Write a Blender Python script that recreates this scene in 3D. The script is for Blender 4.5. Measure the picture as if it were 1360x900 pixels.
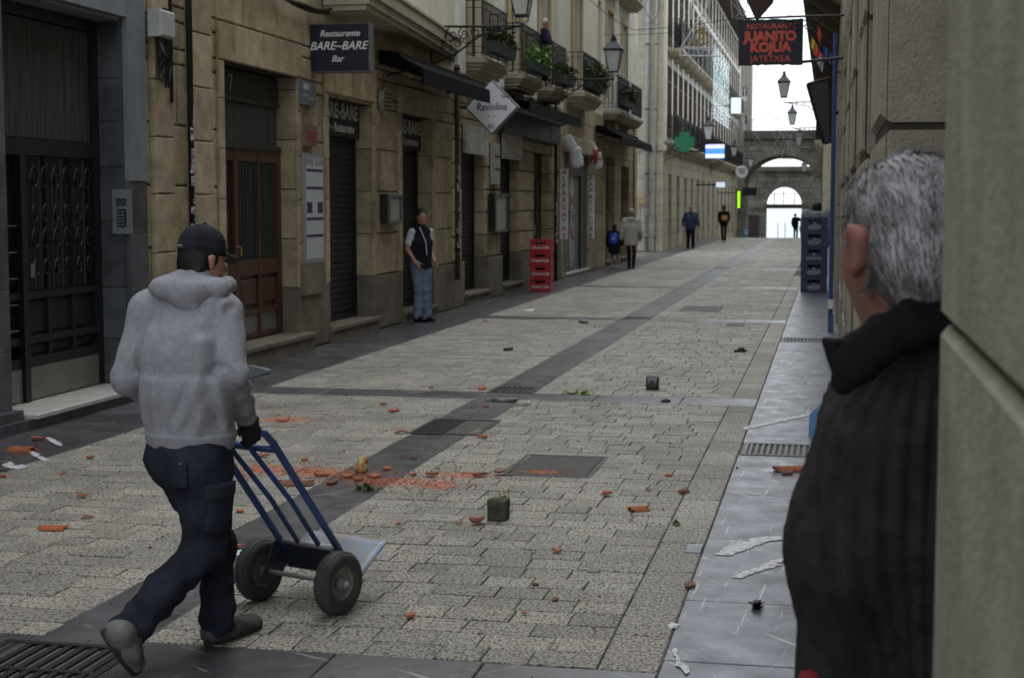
import bpy, bmesh, math, random
import numpy as np
from mathutils import Vector, Matrix
random.seed(7)
SC = bpy.context.scene
for o in list(bpy.data.objects): bpy.data.objects.remove(o)
PI = math.pi; R_ = math.radians
# ---------------------------------------------------------------- camera
cam = bpy.data.objects.new('camera', bpy.data.cameras.new('camera'))
SC.collection.objects.link(cam); SC.camera = cam
cam.data.sensor_width = 36; cam.data.lens = 54.27
cam.data.clip_start = .05; cam.data.clip_end = 9000
cam.location = (0, 0, 1.8)
PITCH = math.atan(178/2050); YAW = math.atan(422/2050*math.cos(PITCH))
cam.rotation_euler = (PI/2 - PITCH, 0, YAW)
cam.data.dof.use_dof = True; cam.data.dof.focus_distance = 6.6; cam.data.dof.aperture_fstop = 7.0
SC.render.resolution_x = 1024; SC.render.resolution_y = 677
# ---------------------------------------------------------------- sky, sun, exposure
w = bpy.data.worlds.new('World'); SC.world = w; w.use_nodes = True
nt = w.node_tree; nt.nodes.clear()
wo = nt.nodes.new('ShaderNodeOutputWorld'); bg = nt.nodes.new('ShaderNodeBackground')
sky = nt.nodes.new('ShaderNodeTexSky'); sky.sky_type = 'NISHITA'; sky.sun_disc = False
SUN_EL, SUN_AZ = R_(62), R_(-8)
sky.sun_elevation = SUN_EL; sky.sun_rotation = SUN_AZ; sky.dust_density = 3; sky.air_density = 1.0
mx = nt.nodes.new('ShaderNodeMix'); mx.data_type = 'RGBA'
mx.inputs[0].default_value = .93                     # overcast layer over the clear sky
ns = nt.nodes.new('ShaderNodeTexNoise'); ns.inputs['Scale'].default_value = 2.2; ns.inputs['Detail'].default_value = 4
rp = nt.nodes.new('ShaderNodeValToRGB')
rp.color_ramp.elements[0].position = .3; rp.color_ramp.elements[0].color = (11.2, 12.0, 12.8, 1)
rp.color_ramp.elements[1].position = .75; rp.color_ramp.elements[1].color = (13.0, 13.8, 14.4, 1)
nt.links.new(ns.outputs['Fac'], rp.inputs['Fac'])
nt.links.new(sky.outputs[0], mx.inputs[6]); nt.links.new(rp.outputs[0], mx.inputs[7])
nt.links.new(mx.outputs[2], bg.inputs[0]); bg.inputs[1].default_value = .085
nt.links.new(bg.outputs[0], wo.inputs[0])
sl = bpy.data.lights.new('sun', 'SUN'); sl.energy = .7; sl.angle = R_(50); sl.color = (1, .98, .95)
so = bpy.data.objects.new('sun', sl); SC.collection.objects.link(so)
sdir = Vector((math.sin(SUN_AZ)*math.cos(SUN_EL), math.cos(SUN_AZ)*math.cos(SUN_EL), math.sin(SUN_EL)))
so.rotation_euler = sdir.to_track_quat('Z', 'Y').to_euler(); so.location = (0, 0, 40)
SC.view_settings.view_transform = 'Standard'; SC.view_settings.look = 'None'
SC.view_settings.exposure = .72; SC.view_settings.gamma = 1
# ---------------------------------------------------------------- materials
MATS = {}
def mat(name, col=None, rough=.8, var=.12, scale=6, bump=.25, bscale=50, isl=.0, metal=0, col2=None, spec=.35,
        dirt=.0, dscale=.8, emit=None, estr=1, trans=0, stretch=(1, 1, 1), rvar=.0, coord='world', bdist=.006, thr=None, alpha=1):
    if name in MATS: return MATS[name]
    m = bpy.data.materials.new(name); m.use_nodes = True; MATS[name] = m
    N = m.node_tree.nodes; L = m.node_tree.links; b = N['Principled BSDF']
    b.inputs['Roughness'].default_value = rough; b.inputs['Metallic'].default_value = metal
    b.inputs['Specular IOR Level'].default_value = spec
    if trans: b.inputs['Transmission Weight'].default_value = trans
    if alpha < 1: b.inputs['Alpha'].default_value = alpha
    if coord == 'world': src = N.new('ShaderNodeNewGeometry').outputs['Position']
    else: src = N.new('ShaderNodeTexCoord').outputs['Object']
    mp = N.new('ShaderNodeMapping'); mp.inputs['Scale'].default_value = stretch; L.new(src, mp.inputs[0]); P = mp.outputs[0]
    def noise(s, d=4, r=.55):
        n = N.new('ShaderNodeTexNoise'); n.inputs['Scale'].default_value = s; n.inputs['Detail'].default_value = d
        n.inputs['Roughness'].default_value = r; L.new(P, n.inputs['Vector']); return n.outputs['Fac']
    def mul(a, k, add=0):
        n = N.new('ShaderNodeMath'); n.operation = 'MULTIPLY_ADD'; L.new(a, n.inputs[0]); n.inputs[1].default_value = k; n.inputs[2].default_value = add; return n.outputs[0]
    c1 = tuple(col) + (1,); c2 = (tuple(col2) if col2 else tuple(x*(1-var*1.6) for x in col)) + (1,)
    r = N.new('ShaderNodeValToRGB')
    lo, hi = thr if thr else (.3, .68)
    r.color_ramp.elements[0].position = lo; r.color_ramp.elements[0].color = c2
    r.color_ramp.elements[1].position = hi; r.color_ramp.elements[1].color = c1 if col2 else tuple(x*(1+var*.6) for x in col)+(1,)
    L.new(noise(scale, 6, .6), r.inputs['Fac']); out = r.outputs[0]
    if isl or dirt:
        h = N.new('ShaderNodeHueSaturation'); L.new(out, h.inputs['Color'])
        v = None
        if isl:
            g = N.new('ShaderNodeNewGeometry'); oi = N.new('ShaderNodeObjectInfo')
            s = N.new('ShaderNodeMath'); s.operation = 'ADD'; L.new(g.outputs['Random Per Island'], s.inputs[0]); L.new(oi.outputs['Random'], s.inputs[1])
            fr = N.new('ShaderNodeMath'); fr.operation = 'FRACT'; L.new(s.outputs[0], fr.inputs[0])
            v = mul(fr.outputs[0], 2*isl, 1-isl)
            hu = N.new('ShaderNodeMath'); hu.operation = 'MULTIPLY'; L.new(s.outputs[0], hu.inputs[0]); hu.inputs[1].default_value = 7.31
            fr2 = N.new('ShaderNodeMath'); fr2.operation = 'FRACT'; L.new(hu.outputs[0], fr2.inputs[0])
            L.new(mul(fr2.outputs[0], .6*isl, 1-.3*isl), h.inputs['Saturation'])
        if dirt:
            dn = mul(noise(dscale, 5, .65), -2.6*dirt, 1+1.25*dirt)
            cl = N.new('ShaderNodeClamp'); cl.inputs[1].default_value = 1-dirt; cl.inputs[2].default_value = 1.06; L.new(dn, cl.inputs[0])
            if v is None: v = cl.outputs[0]
            else:
                q = N.new('ShaderNodeMath'); q.operation = 'MULTIPLY'; L.new(v, q.inputs[0]); L.new(cl.outputs[0], q.inputs[1]); v = q.outputs[0]
        L.new(v, h.inputs['Value']); out = h.outputs[0]
    L.new(out, b.inputs['Base Color'])
    if rvar: L.new(mul(noise(dscale*2.3+.7, 4), rvar*2.4, rough-rvar*1.2), b.inputs['Roughness'])
    if bump:
        bp = N.new('ShaderNodeBump'); bp.inputs['Strength'].default_value = min(1, bump); bp.inputs['Distance'].default_value = bdist
        L.new(noise(bscale, 5, .6), bp.inputs['Height']); L.new(bp.outputs[0], b.inputs['Normal'])
    if emit:
        b.inputs['Emission Color'].default_value = tuple(emit)+(1,); b.inputs['Emission Strength'].default_value = estr
    return m
def mixin(m, fac_builder, colour):
    """lay a second colour over a material where fac_builder says"""
    N = m.node_tree.nodes; L = m.node_tree.links; b = N['Principled BSDF']
    src = b.inputs['Base Color'].links[0].from_socket
    fac = fac_builder(N, L); x = N.new('ShaderNodeMix'); x.data_type = 'RGBA'
    L.new(fac, x.inputs[0]); L.new(src, x.inputs[6]); x.inputs[7].default_value = tuple(colour)+(1,)
    L.new(x.outputs[2], b.inputs['Base Color'])
def M_(N, L, op, a, b=None, c=None):
    n = N.new('ShaderNodeMath'); n.operation = op
    for i, v in enumerate((a, b, c)):
        if v is None: continue
        if isinstance(v, (int, float)): n.inputs[i].default_value = v
        else: L.new(v, n.inputs[i])
    return n.outputs[0]
# paving setts: bush-hammered pale stone with dark pits
sett = mat('sett_stone', (.38, .356, .31), .56, col2=(.07, .063, .05), scale=75, thr=(.39, .56), bump=1, bscale=95, isl=.2, dirt=.46, dscale=.9, stretch=(1, .55, 1), bdist=.01, spec=.4, rvar=.1)
DUST = [(-3.35, 9.85, .62, .30, -.5), (-2.8, 9.6, .42, .26, .2), (-2.36, 9.95, .3, .2, 0), (-2.45, 9.55, .22, .22, 0), (-4.45, 12.25, .36, .26, .1), (-1.88, 10.16, .2, .1, 0), (-3.75, 9.9, .4, .3, 0)]
def dustfac(N, L):
    g = N.new('ShaderNodeNewGeometry').outputs['Position']; s = N.new('ShaderNodeSeparateXYZ'); L.new(g, s.inputs[0])
    tot = None
    for cx, cy, rx, ry, sk in DUST:
        dx = M_(N, L, 'SUBTRACT', s.outputs[0], cx); dy = M_(N, L, 'SUBTRACT', s.outputs[1], cy)
        dx2 = M_(N, L, 'MULTIPLY_ADD', dy, -sk, dx)
        a = M_(N, L, 'POWER', M_(N, L, 'ABSOLUTE', M_(N, L, 'DIVIDE', dx2, rx)), 2); b = M_(N, L, 'POWER', M_(N, L, 'ABSOLUTE', M_(N, L, 'DIVIDE', dy, ry)), 2)
        e = M_(N, L, 'MAXIMUM', M_(N, L, 'SUBTRACT', 1, M_(N, L, 'ADD', a, b)), 0)
        tot = e if tot is None else M_(N, L, 'MAXIMUM', tot, e)
    n = N.new('ShaderNodeTexNoise'); n.inputs['Scale'].default_value = 17; n.inputs['Detail'].default_value = 9; n.inputs['Roughness'].default_value = .75; L.new(g, n.inputs['Vector'])
    q = M_(N, L, 'MULTIPLY_ADD', tot, .25, M_(N, L, 'SUBTRACT', n.outputs['Fac'], .62))
    r = M_(N, L, 'MULTIPLY', q, 7); c = N.new('ShaderNodeClamp'); c.inputs[2].default_value = .85; L.new(r, c.inputs[0])
    t2 = M_(N, L, 'GREATER_THAN', tot, .001)
    return M_(N, L, 'MULTIPLY', c.outputs[0], t2)
mixin(sett, dustfac, (.46, .13, .05))
def scuffs(dens, s1=1.6, rot=.5):
    def f(N, L):
        g = N.new('ShaderNodeNewGeometry').outputs['Position']; tot = None
        for ang, st in ((rot, (1.3, 22, 1)), (-rot*1.7, (1.1, 26, 1))):
            mp = N.new('ShaderNodeMapping'); mp.inputs['Rotation'].default_value = (0, 0, ang); L.new(g, mp.inputs[0])
            m2 = N.new('ShaderNodeMapping'); m2.inputs['Scale'].default_value = st; L.new(mp.outputs[0], m2.inputs[0])
            n = N.new('ShaderNodeTexNoise'); n.inputs['Scale'].default_value = s1; n.inputs['Detail'].default_value = 3; n.inputs['Distortion'].default_value = .25; L.new(m2.outputs[0], n.inputs['Vector'])
            e = M_(N, L, 'MULTIPLY', M_(N, L, 'SUBTRACT', n.outputs['Fac'], dens), 14)
            tot = e if tot is None else M_(N, L, 'MAXIMUM', tot, e)
        c = N.new('ShaderNodeClamp'); c.inputs[2].default_value = .8; L.new(tot, c.inputs[0]); return c.outputs[0]
    return f
slab = mat('dark_slab', (.10, .097, .108), .34, col2=(.045, .044, .05), scale=2.8, bump=.5, bscale=30, isl=.22, dirt=.38, dscale=1.2, spec=.5, rvar=.16, bdist=.004)
mixin(slab, scuffs(.655), (.32, .32, .32)); mixin(slab, dustfac, (.35, .10, .05))
slabr = mat('wet_slab', (.14, .142, .178), .34, col2=(.045, .045, .062), scale=2.6, bump=.5, bscale=22, isl=.16, dirt=.42, dscale=1.9, spec=.5, rvar=.2, bdist=.004)
mixin(slabr, scuffs(.645, 1.3, .9), (.42, .42, .45))
grout = mat('joint_grout', (.11, .10, .085), .95, bump=.5)
earth = mat('ground_base', (.16, .15, .13), .9, scale=3, bump=.4)
sand = mat('sandstone', (.45, .37, .24), .88, col2=(.25, .20, .13), scale=4.2, bump=.8, bscale=34, isl=.2, dirt=.42, dscale=.9, bdist=.008)
sanddk = mat('plinth_stone', (.20, .18, .135), .85, col2=(.11, .095, .07), scale=3, bump=.6, bscale=30, isl=.12, dirt=.35, dscale=1.1, bdist=.01)
mortar = mat('mortar', (.05, .042, .03), .95, bump=.5)
paleash = mat('pale_ashlar', (.46, .41, .31), .88, col2=(.30, .27, .21), scale=2.5, bump=.4, bscale=25, isl=.12, dirt=.3, dscale=.6, bdist=.008)
greyash = mat('grey_ashlar', (.27, .26, .23), .9, col2=(.16, .155, .14), scale=1.5, bump=.5, bscale=14, isl=.2, dirt=.35, dscale=.5, bdist=.02)
darkclad = mat('dark_cladding', (.095, .10, .115), .38, col2=(.035, .038, .045), scale=4, bump=.2, bscale=24, isl=.16, dirt=.25, dscale=1.5, spec=.45, rvar=.1)
mixin(darkclad, scuffs(.735, 2.2, .15), (.2, .21, .22))
lightclad = mat('light_cladding', (.20, .215, .24), .5, col2=(.14, .15, .17), scale=5, bump=.15, bscale=40, isl=.05, dirt=.15)
pierst = mat('near_pier_stone', (.31, .30, .235), .9, col2=(.18, .175, .14), scale=5, bump=1, bscale=70, isl=.06, dirt=.22, dscale=2.2, bdist=.01)
pierst2 = mat('pier_stone', (.36, .33, .26), .9, col2=(.24, .22, .175), scale=5, bump=1, bscale=70, isl=.1, dirt=.25, dscale=2, bdist=.012)
marble = mat('step_marble', (.50, .50, .46), .45, col2=(.36, .36, .34), scale=6, bump=.1, dirt=.25, spec=.5)
plaster = mat('cream_plaster', (.72, .67, .54), .9, col2=(.62, .575, .46), scale=1.2, bump=.2, bscale=60, dirt=.14, dscale=.5)
plaster2 = mat('white_plaster', (.80, .78, .71), .9, col2=(.56, .55, .50), scale=1.2, bump=.2, bscale=60, dirt=.16, dscale=.5)
ochre = mat('ochre_plaster', (.52, .40, .23), .9, scale=1.5, bump=.2, dirt=.15)
trimst = mat('trim_stone', (.44, .40, .30), .85, col2=(.33, .30, .23), scale=3, bump=.35, bscale=40, isl=.08, dirt=.3, dscale=.8)
brownsh = mat('brown_shutter', (.10, .065, .045), .6, scale=8, bump=.2)
iron = mat('black_iron', (.012, .012, .014), .45, bump=.2, bscale=90, metal=.3, spec=.5)
iron2 = mat('dark_green_metal', (.03, .05, .045), .5, bump=.1)
shut = mat('roller_shutter_dark', (.018, .018, .024), .5, bump=.15, metal=.2, dirt=.2)
shutg = mat('roller_shutter_grey', (.14, .14, .135), .5, bump=.15, metal=.3, dirt=.3, dscale=2)
dwood = mat('red_brown_wood', (.085, .028, .018), .42, col2=(.042, .016, .012), scale=4, stretch=(6, 6, .5), bump=.2, bscale=20, spec=.5)
dgrn = mat('door_iron_green', (.010, .012, .012), .5, bump=.1)
glassd = mat('dark_glass', (.02, .022, .025), .12, bump=0, spec=.6)
curtain = mat('net_curtain', (.055, .057, .055), .9, col2=(.02, .021, .02), scale=3, stretch=(14, 14, .4), thr=(.4, .6), bump=.1)
steel = mat('brushed_steel', (.45, .46, .48), .35, metal=.8, bump=.1, dirt=.2, dscale=4)
kick = mat('kick_plate', (.25, .24, .22), .42, metal=.6, bump=.15, dirt=.3, dscale=3)
white = mat('white_paint', (.72, .73, .73), .6, bump=.1, dirt=.12, dscale=3)
offw = mat('weathered_white', (.44, .44, .42), .8, col2=(.25, .25, .24), scale=5, bump=.2, dirt=.3, dscale=3)
blackp = mat('black_paint', (.012, .013, .022), .5, bump=.05)
canvas = mat('black_canvas', (.006, .006, .009), .95, spec=.1, bump=.3)
grayp = mat('grey_paint', (.30, .31, .33), .5, bump=.1, dirt=.15)
redp = mat('sign_red', (.62, .10, .07), .6, bump=.05)
redcr = mat('red_plastic', (.42, .012, .016), .4, bump=.08, spec=.5, dirt=.2, dscale=6, isl=.1)
bluecr = mat('navy_plastic', (.022, .03, .10), .42, bump=.08, spec=.5, dirt=.15, dscale=6, isl=.15)
bluep = mat('blue_paint', (.035, .08, .24), .4, bump=.1, spec=.5, dirt=.2, dscale=5)
bluetr = mat('trolley_blue', (.035, .085, .25), .36, bump=.15, bscale=80, spec=.5, dirt=.35, dscale=12)
platem = mat('toe_plate', (.24, .30, .40), .48, col2=(.30, .28, .26), scale=7, metal=.3, bump=.15, dirt=.3, dscale=8, thr=(.45, .62))
rubber = mat('tyre_rubber', (.035, .035, .037), .75, col2=(.065, .064, .064), scale=9, thr=(.45, .7), bump=.4, bscale=120, coord='object')
hubm = mat('wheel_rim', (.20, .20, .19), .5, metal=.1, bump=.2, dirt=.4, dscale=14)
terra = mat('terracotta', (.42, .135, .065), .85, col2=(.27, .085, .045), scale=18, bump=.5, bscale=80, isl=.22)
terradk = mat('terracotta_weathered', (.26, .10, .06), .85, col2=(.12, .06, .045), scale=14, bump=.6, bscale=70, isl=.25)
pink = mat('pink_pottery', (.52, .22, .17), .7, bump=.3)
goldtile = mat('bread_crust', (.52, .33, .13), .8, col2=(.28, .15, .05), scale=30, bump=.6)
mossblk = mat('mossy_concrete', (.12, .125, .09), .95, col2=(.05, .055, .04), scale=22, bump=1, bscale=60, bdist=.02)
leaf = mat('leaf_green', (.07, .13, .03), .6, col2=(.04, .075, .02), scale=10, bump=.1, isl=.25)
leafb = mat('lettuce_green', (.42, .50, .22), .6, bump=.1, isl=.2)
leafd = mat('dark_foliage', (.05, .065, .03), .7, bump=.1, isl=.3)
leafdry = mat('dry_plant', (.42, .34, .12), .8, bump=.2, isl=.3)
darkbit = mat('dark_debris', (.03, .028, .025), .8, bump=.2)
lampg = mat('lantern_glass', (.62, .64, .63), .4, bump=0, alpha=.85, spec=.5)
skin = mat('skin', (.50, .27, .19), .5, col2=(.42, .20, .14), scale=25, bump=.15, bscale=160, coord='object', bdist=.002)
skin2 = mat('skin_tan', (.34, .18, .12), .55, bump=.1, coord='object')
skindk = mat('skin_dark', (.10, .055, .038), .55, bump=.1, coord='object')
def cloth(n, c, c2=None, s=8, bs=170, b=.7, **k):
    return mat(n, c, .95, col2=c2 or tuple(x*.8 for x in c), scale=s, bump=b, bscale=bs, spec=.12, coord='object', bdist=.003, **k)
hoodm = cloth('grey_marl_fleece', (.34, .34, .385), (.265, .265, .305), 45)
navy = cloth('navy_work_cloth', (.034, .037, .060), (.016, .017, .028), 9)
glove = cloth('black_glove', (.045, .045, .05), (.02, .02, .022), 20)
bootm = mat('dusty_suede', (.10, .10, .10), .9, col2=(.055, .055, .055), scale=16, bump=.4, bscale=120, coord='object')
solem = mat('boot_sole', (.035, .033, .03), .8, bump=.2)
capm = cloth('black_cap_cloth', (.018, .018, .022), (.03, .03, .045), 6)
hairdk = mat('dark_hair', (.012, .010, .009), .6, bump=.6, bscale=90, stretch=(1, 1, .2), coord='object')
print('materials', len(MATS))
# ---------------------------------------------------------------- mesh helpers
LINKED = []
class MB:
    def __init__(s): s.v = []; s.f = []
    def add(s, vs, fs):
        n = len(s.v); s.v += [tuple(p) for p in vs]; s.f += [tuple(i+n for i in f) for f in fs]; return s
    def box(s, x0, x1, y0, y1, z0, z1):
        return s.add([(x0,y0,z0),(x1,y0,z0),(x1,y1,z0),(x0,y1,z0),(x0,y0,z1),(x1,y0,z1),(x1,y1,z1),(x0,y1,z1)],
                     [(0,3,2,1),(4,5,6,7),(0,1,5,4),(1,2,6,5),(2,3,7,6),(3,0,4,7)])
    def prism(s, poly, axis, a, b):
        """poly: 2D outline extruded along axis (0,1,2) from a to b"""
        n = len(poly)
        def P(q, t):
            return {0: (t, q[0], q[1]), 1: (q[0], t, q[1]), 2: (q[0], q[1], t)}[axis]
        return s.add([P(q, a) for q in poly]+[P(q, b) for q in poly],
                     [tuple(range(n-1, -1, -1)), tuple(range(n, 2*n))]+[(i, (i+1) % n, n+(i+1) % n, n+i) for i in range(n)])
    def tube(s, pts, r, seg=8, r2=None, caps=True):
        pts = [Vector(p) for p in pts]; n = len(pts); rings = []
        up = None
        for i, p in enumerate(pts):
            d = (pts[min(i+1, n-1)]-pts[max(i-1, 0)]).normalized()
            if up is None: up = d.orthogonal().normalized()
            a = (up-d*up.dot(d)).normalized(); up = a; b = d.cross(a)
            rr = r if r2 is None else r+(r2-r)*i/(n-1)
            rings.append([p+(a*math.cos(2*PI*k/seg)+b*math.sin(2*PI*k/seg))*rr for k in range(seg)])
        V = [q for rg in rings for q in rg]; Fs = []
        for i in range(n-1):
            for k in range(seg):
                Fs.append((i*seg+k, i*seg+(k+1) % seg, (i+1)*seg+(k+1) % seg, (i+1)*seg+k))
        if caps: Fs += [tuple(range(seg-1, -1, -1)), tuple((n-1)*seg+k for k in range(seg))]
        return s.add(V, Fs)
    def lathe(s, prof, c, seg=16, M=None, caps=True):
        """prof: (r,z) list; around z through c (or matrix M)"""
        V = []
        for r, z in prof:
            for k in range(seg):
                p = Vector((r*math.cos(2*PI*k/seg), r*math.sin(2*PI*k/seg), z))
                V.append((M @ p if M else p)+Vector(c))
        Fs = []
        for i in range(len(prof)-1):
            for k in range(seg): Fs.append((i*seg+k, i*seg+(k+1) % seg, (i+1)*seg+(k+1) % seg, (i+1)*seg+k))
        if caps: Fs += [tuple(range(seg-1, -1, -1)), tuple((len(prof)-1)*seg+k for k in range(seg))]
        return s.add(V, Fs)
    def quad(s, a, b, c, d): return s.add([a, b, c, d], [(0, 1, 2, 3)])
def mesh_of(name, mb):
    me = bpy.data.meshes.new(name); me.from_pydata([tuple(v) for v in mb.v], [], mb.f)
    if len(mb.f) < 4000:
        b_ = bmesh.new(); b_.from_mesh(me); bmesh.ops.recalc_face_normals(b_, faces=b_.faces); b_.to_mesh(me); b_.free()
    me.update(); return me
def put(name, me, m=None, parent=None, loc=None, smooth=False):
    o = bpy.data.objects.new(name, me); SC.collection.objects.link(o)
    if m is not None and not me.materials: me.materials.append(m)
    if parent is not None: o.parent = parent
    if loc is not None: o.location = loc
    if smooth: me.polygons.foreach_set('use_smooth', [True]*len(me.polygons))
    return o
ORG = {}
def obj(name, mb, m, parent=None, smooth=False):
    """mesh given in world coordinates; the local origin of a parented mesh is its thing's base"""
    if parent is not None and parent.name in ORG:
        o0 = ORG[parent.name]; mb.v = [(v[0]-o0[0], v[1]-o0[1], v[2]-o0[2]) for v in mb.v]
        o = put(name, mesh_of(name, mb), m, parent, smooth=smooth); ORG[o.name] = o0; return o
    return put(name, mesh_of(name, mb), m, parent, smooth=smooth)
def tag(o, label=None, cat=None, group=None, kind=None):
    if label: o['label'] = label
    if cat: o['category'] = cat
    if group: o['group'] = group
    if kind: o['kind'] = kind
    return o
def thing(name, label, cat, loc=(0, 0, 0), group=None):
    o = bpy.data.objects.new(name, None); SC.collection.objects.link(o); o.location = loc; o.empty_display_size = .2
    ORG[o.name] = tuple(loc); return tag(o, label, cat, group)
def single(name, mb, m, label, cat, group=None, smooth=False):
    """a thing that is one mesh: origin moved to its base"""
    xs = [v[0] for v in mb.v]; ys = [v[1] for v in mb.v]; zs = [v[2] for v in mb.v]
    c = ((min(xs)+max(xs))/2, (min(ys)+max(ys))/2, min(zs))
    mb.v = [(v[0]-c[0], v[1]-c[1], v[2]-c[2]) for v in mb.v]
    return tag(put(name, mesh_of(name, mb), m, None, c, smooth), label, cat, group)
def copy_tree(o, parent=None):
    c = o.copy(); SC.collection.objects.link(c)
    if parent is not None: c.parent = parent
    for ch in list(o.children): copy_tree(ch, c)
    return c
def cbox(x0, x1, y0, y1, z0, z1, face, c=.008, mb=None):
    """stone with a chamfered face: face '+x','-x','-y','+z'"""
    mb = mb or MB(); n = len(mb.v)
    P = [[x0, x1], [y0, y1], [z0, z1]]; ax = 'xyz'.index(face[1]); sg = 1 if face[0] == '+' else 0
    fr = P[ax][sg]; bk = P[ax][1-sg]; cc = c if sg else -c
    u, v = [i for i in range(3) if i != ax]
    def pt(a, b, t):
        q = [0, 0, 0]; q[ax] = t; q[u] = a; q[v] = b; return tuple(q)
    U, V = P[u], P[v]
    ring = lambda i, t: [pt(U[0]+i, V[0]+i, t), pt(U[1]-i, V[0]+i, t), pt(U[1]-i, V[1]-i, t), pt(U[0]+i, V[1]-i, t)]
    vs = ring(0, bk)+ring(0, fr-cc)+ring(c, fr)
    fs = []
    for k in range(2):
        for i in range(4): fs.append((k*4+i, k*4+(i+1) % 4, k*4+4+(i+1) % 4, k*4+4+i))
    fs.append((8, 9, 10, 11)); fs.append((3, 2, 1, 0))
    flip = (ax == 1) == bool(sg)
    if flip: fs = [f[::-1] for f in fs]
    return mb.add(vs, fs)
def text(s, size, loc, rot, m, parent, bold=0, shear=0, align='CENTER', ext=.002, space=1, name='lettering', sx=1):
    cu = bpy.data.curves.new('txt', 'FONT'); cu.body = s; cu.size = size; cu.align_x = align; cu.align_y = 'CENTER'
    cu.offset = bold; cu.shear = shear; cu.extrude = ext; cu.space_character = space; cu.resolution_u = 3
    t = bpy.data.objects.new('t', cu); SC.collection.objects.link(t)
    bpy.context.view_layer.update(); dg = bpy.context.evaluated_depsgraph_get()
    me = bpy.data.meshes.new_from_object(t.evaluated_get(dg)); me.name = name
    bpy.data.objects.remove(t)
    me.transform(Matrix.Diagonal((sx, 1, 1, 1)))
    me.transform(Matrix.Translation(loc) @ Matrix.Rotation(rot[2], 4, 'Z') @ Matrix.Rotation(rot[1], 4, 'Y') @ Matrix.Rotation(rot[0], 4, 'X'))
    if parent is not None and parent.name in ORG: me.transform(Matrix.Translation([-q for q in ORG[parent.name]]))
    me.materials.clear(); me.materials.append(m)
    o = bpy.data.objects.new(name, me); SC.collection.objects.link(o); o.parent = parent; return o
FACEY = (PI/2, 0, 0)          # text facing the camera's side of the street (-Y)
FACEX = (PI/2, 0, PI/2)       # text on the left facades, facing +X
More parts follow.
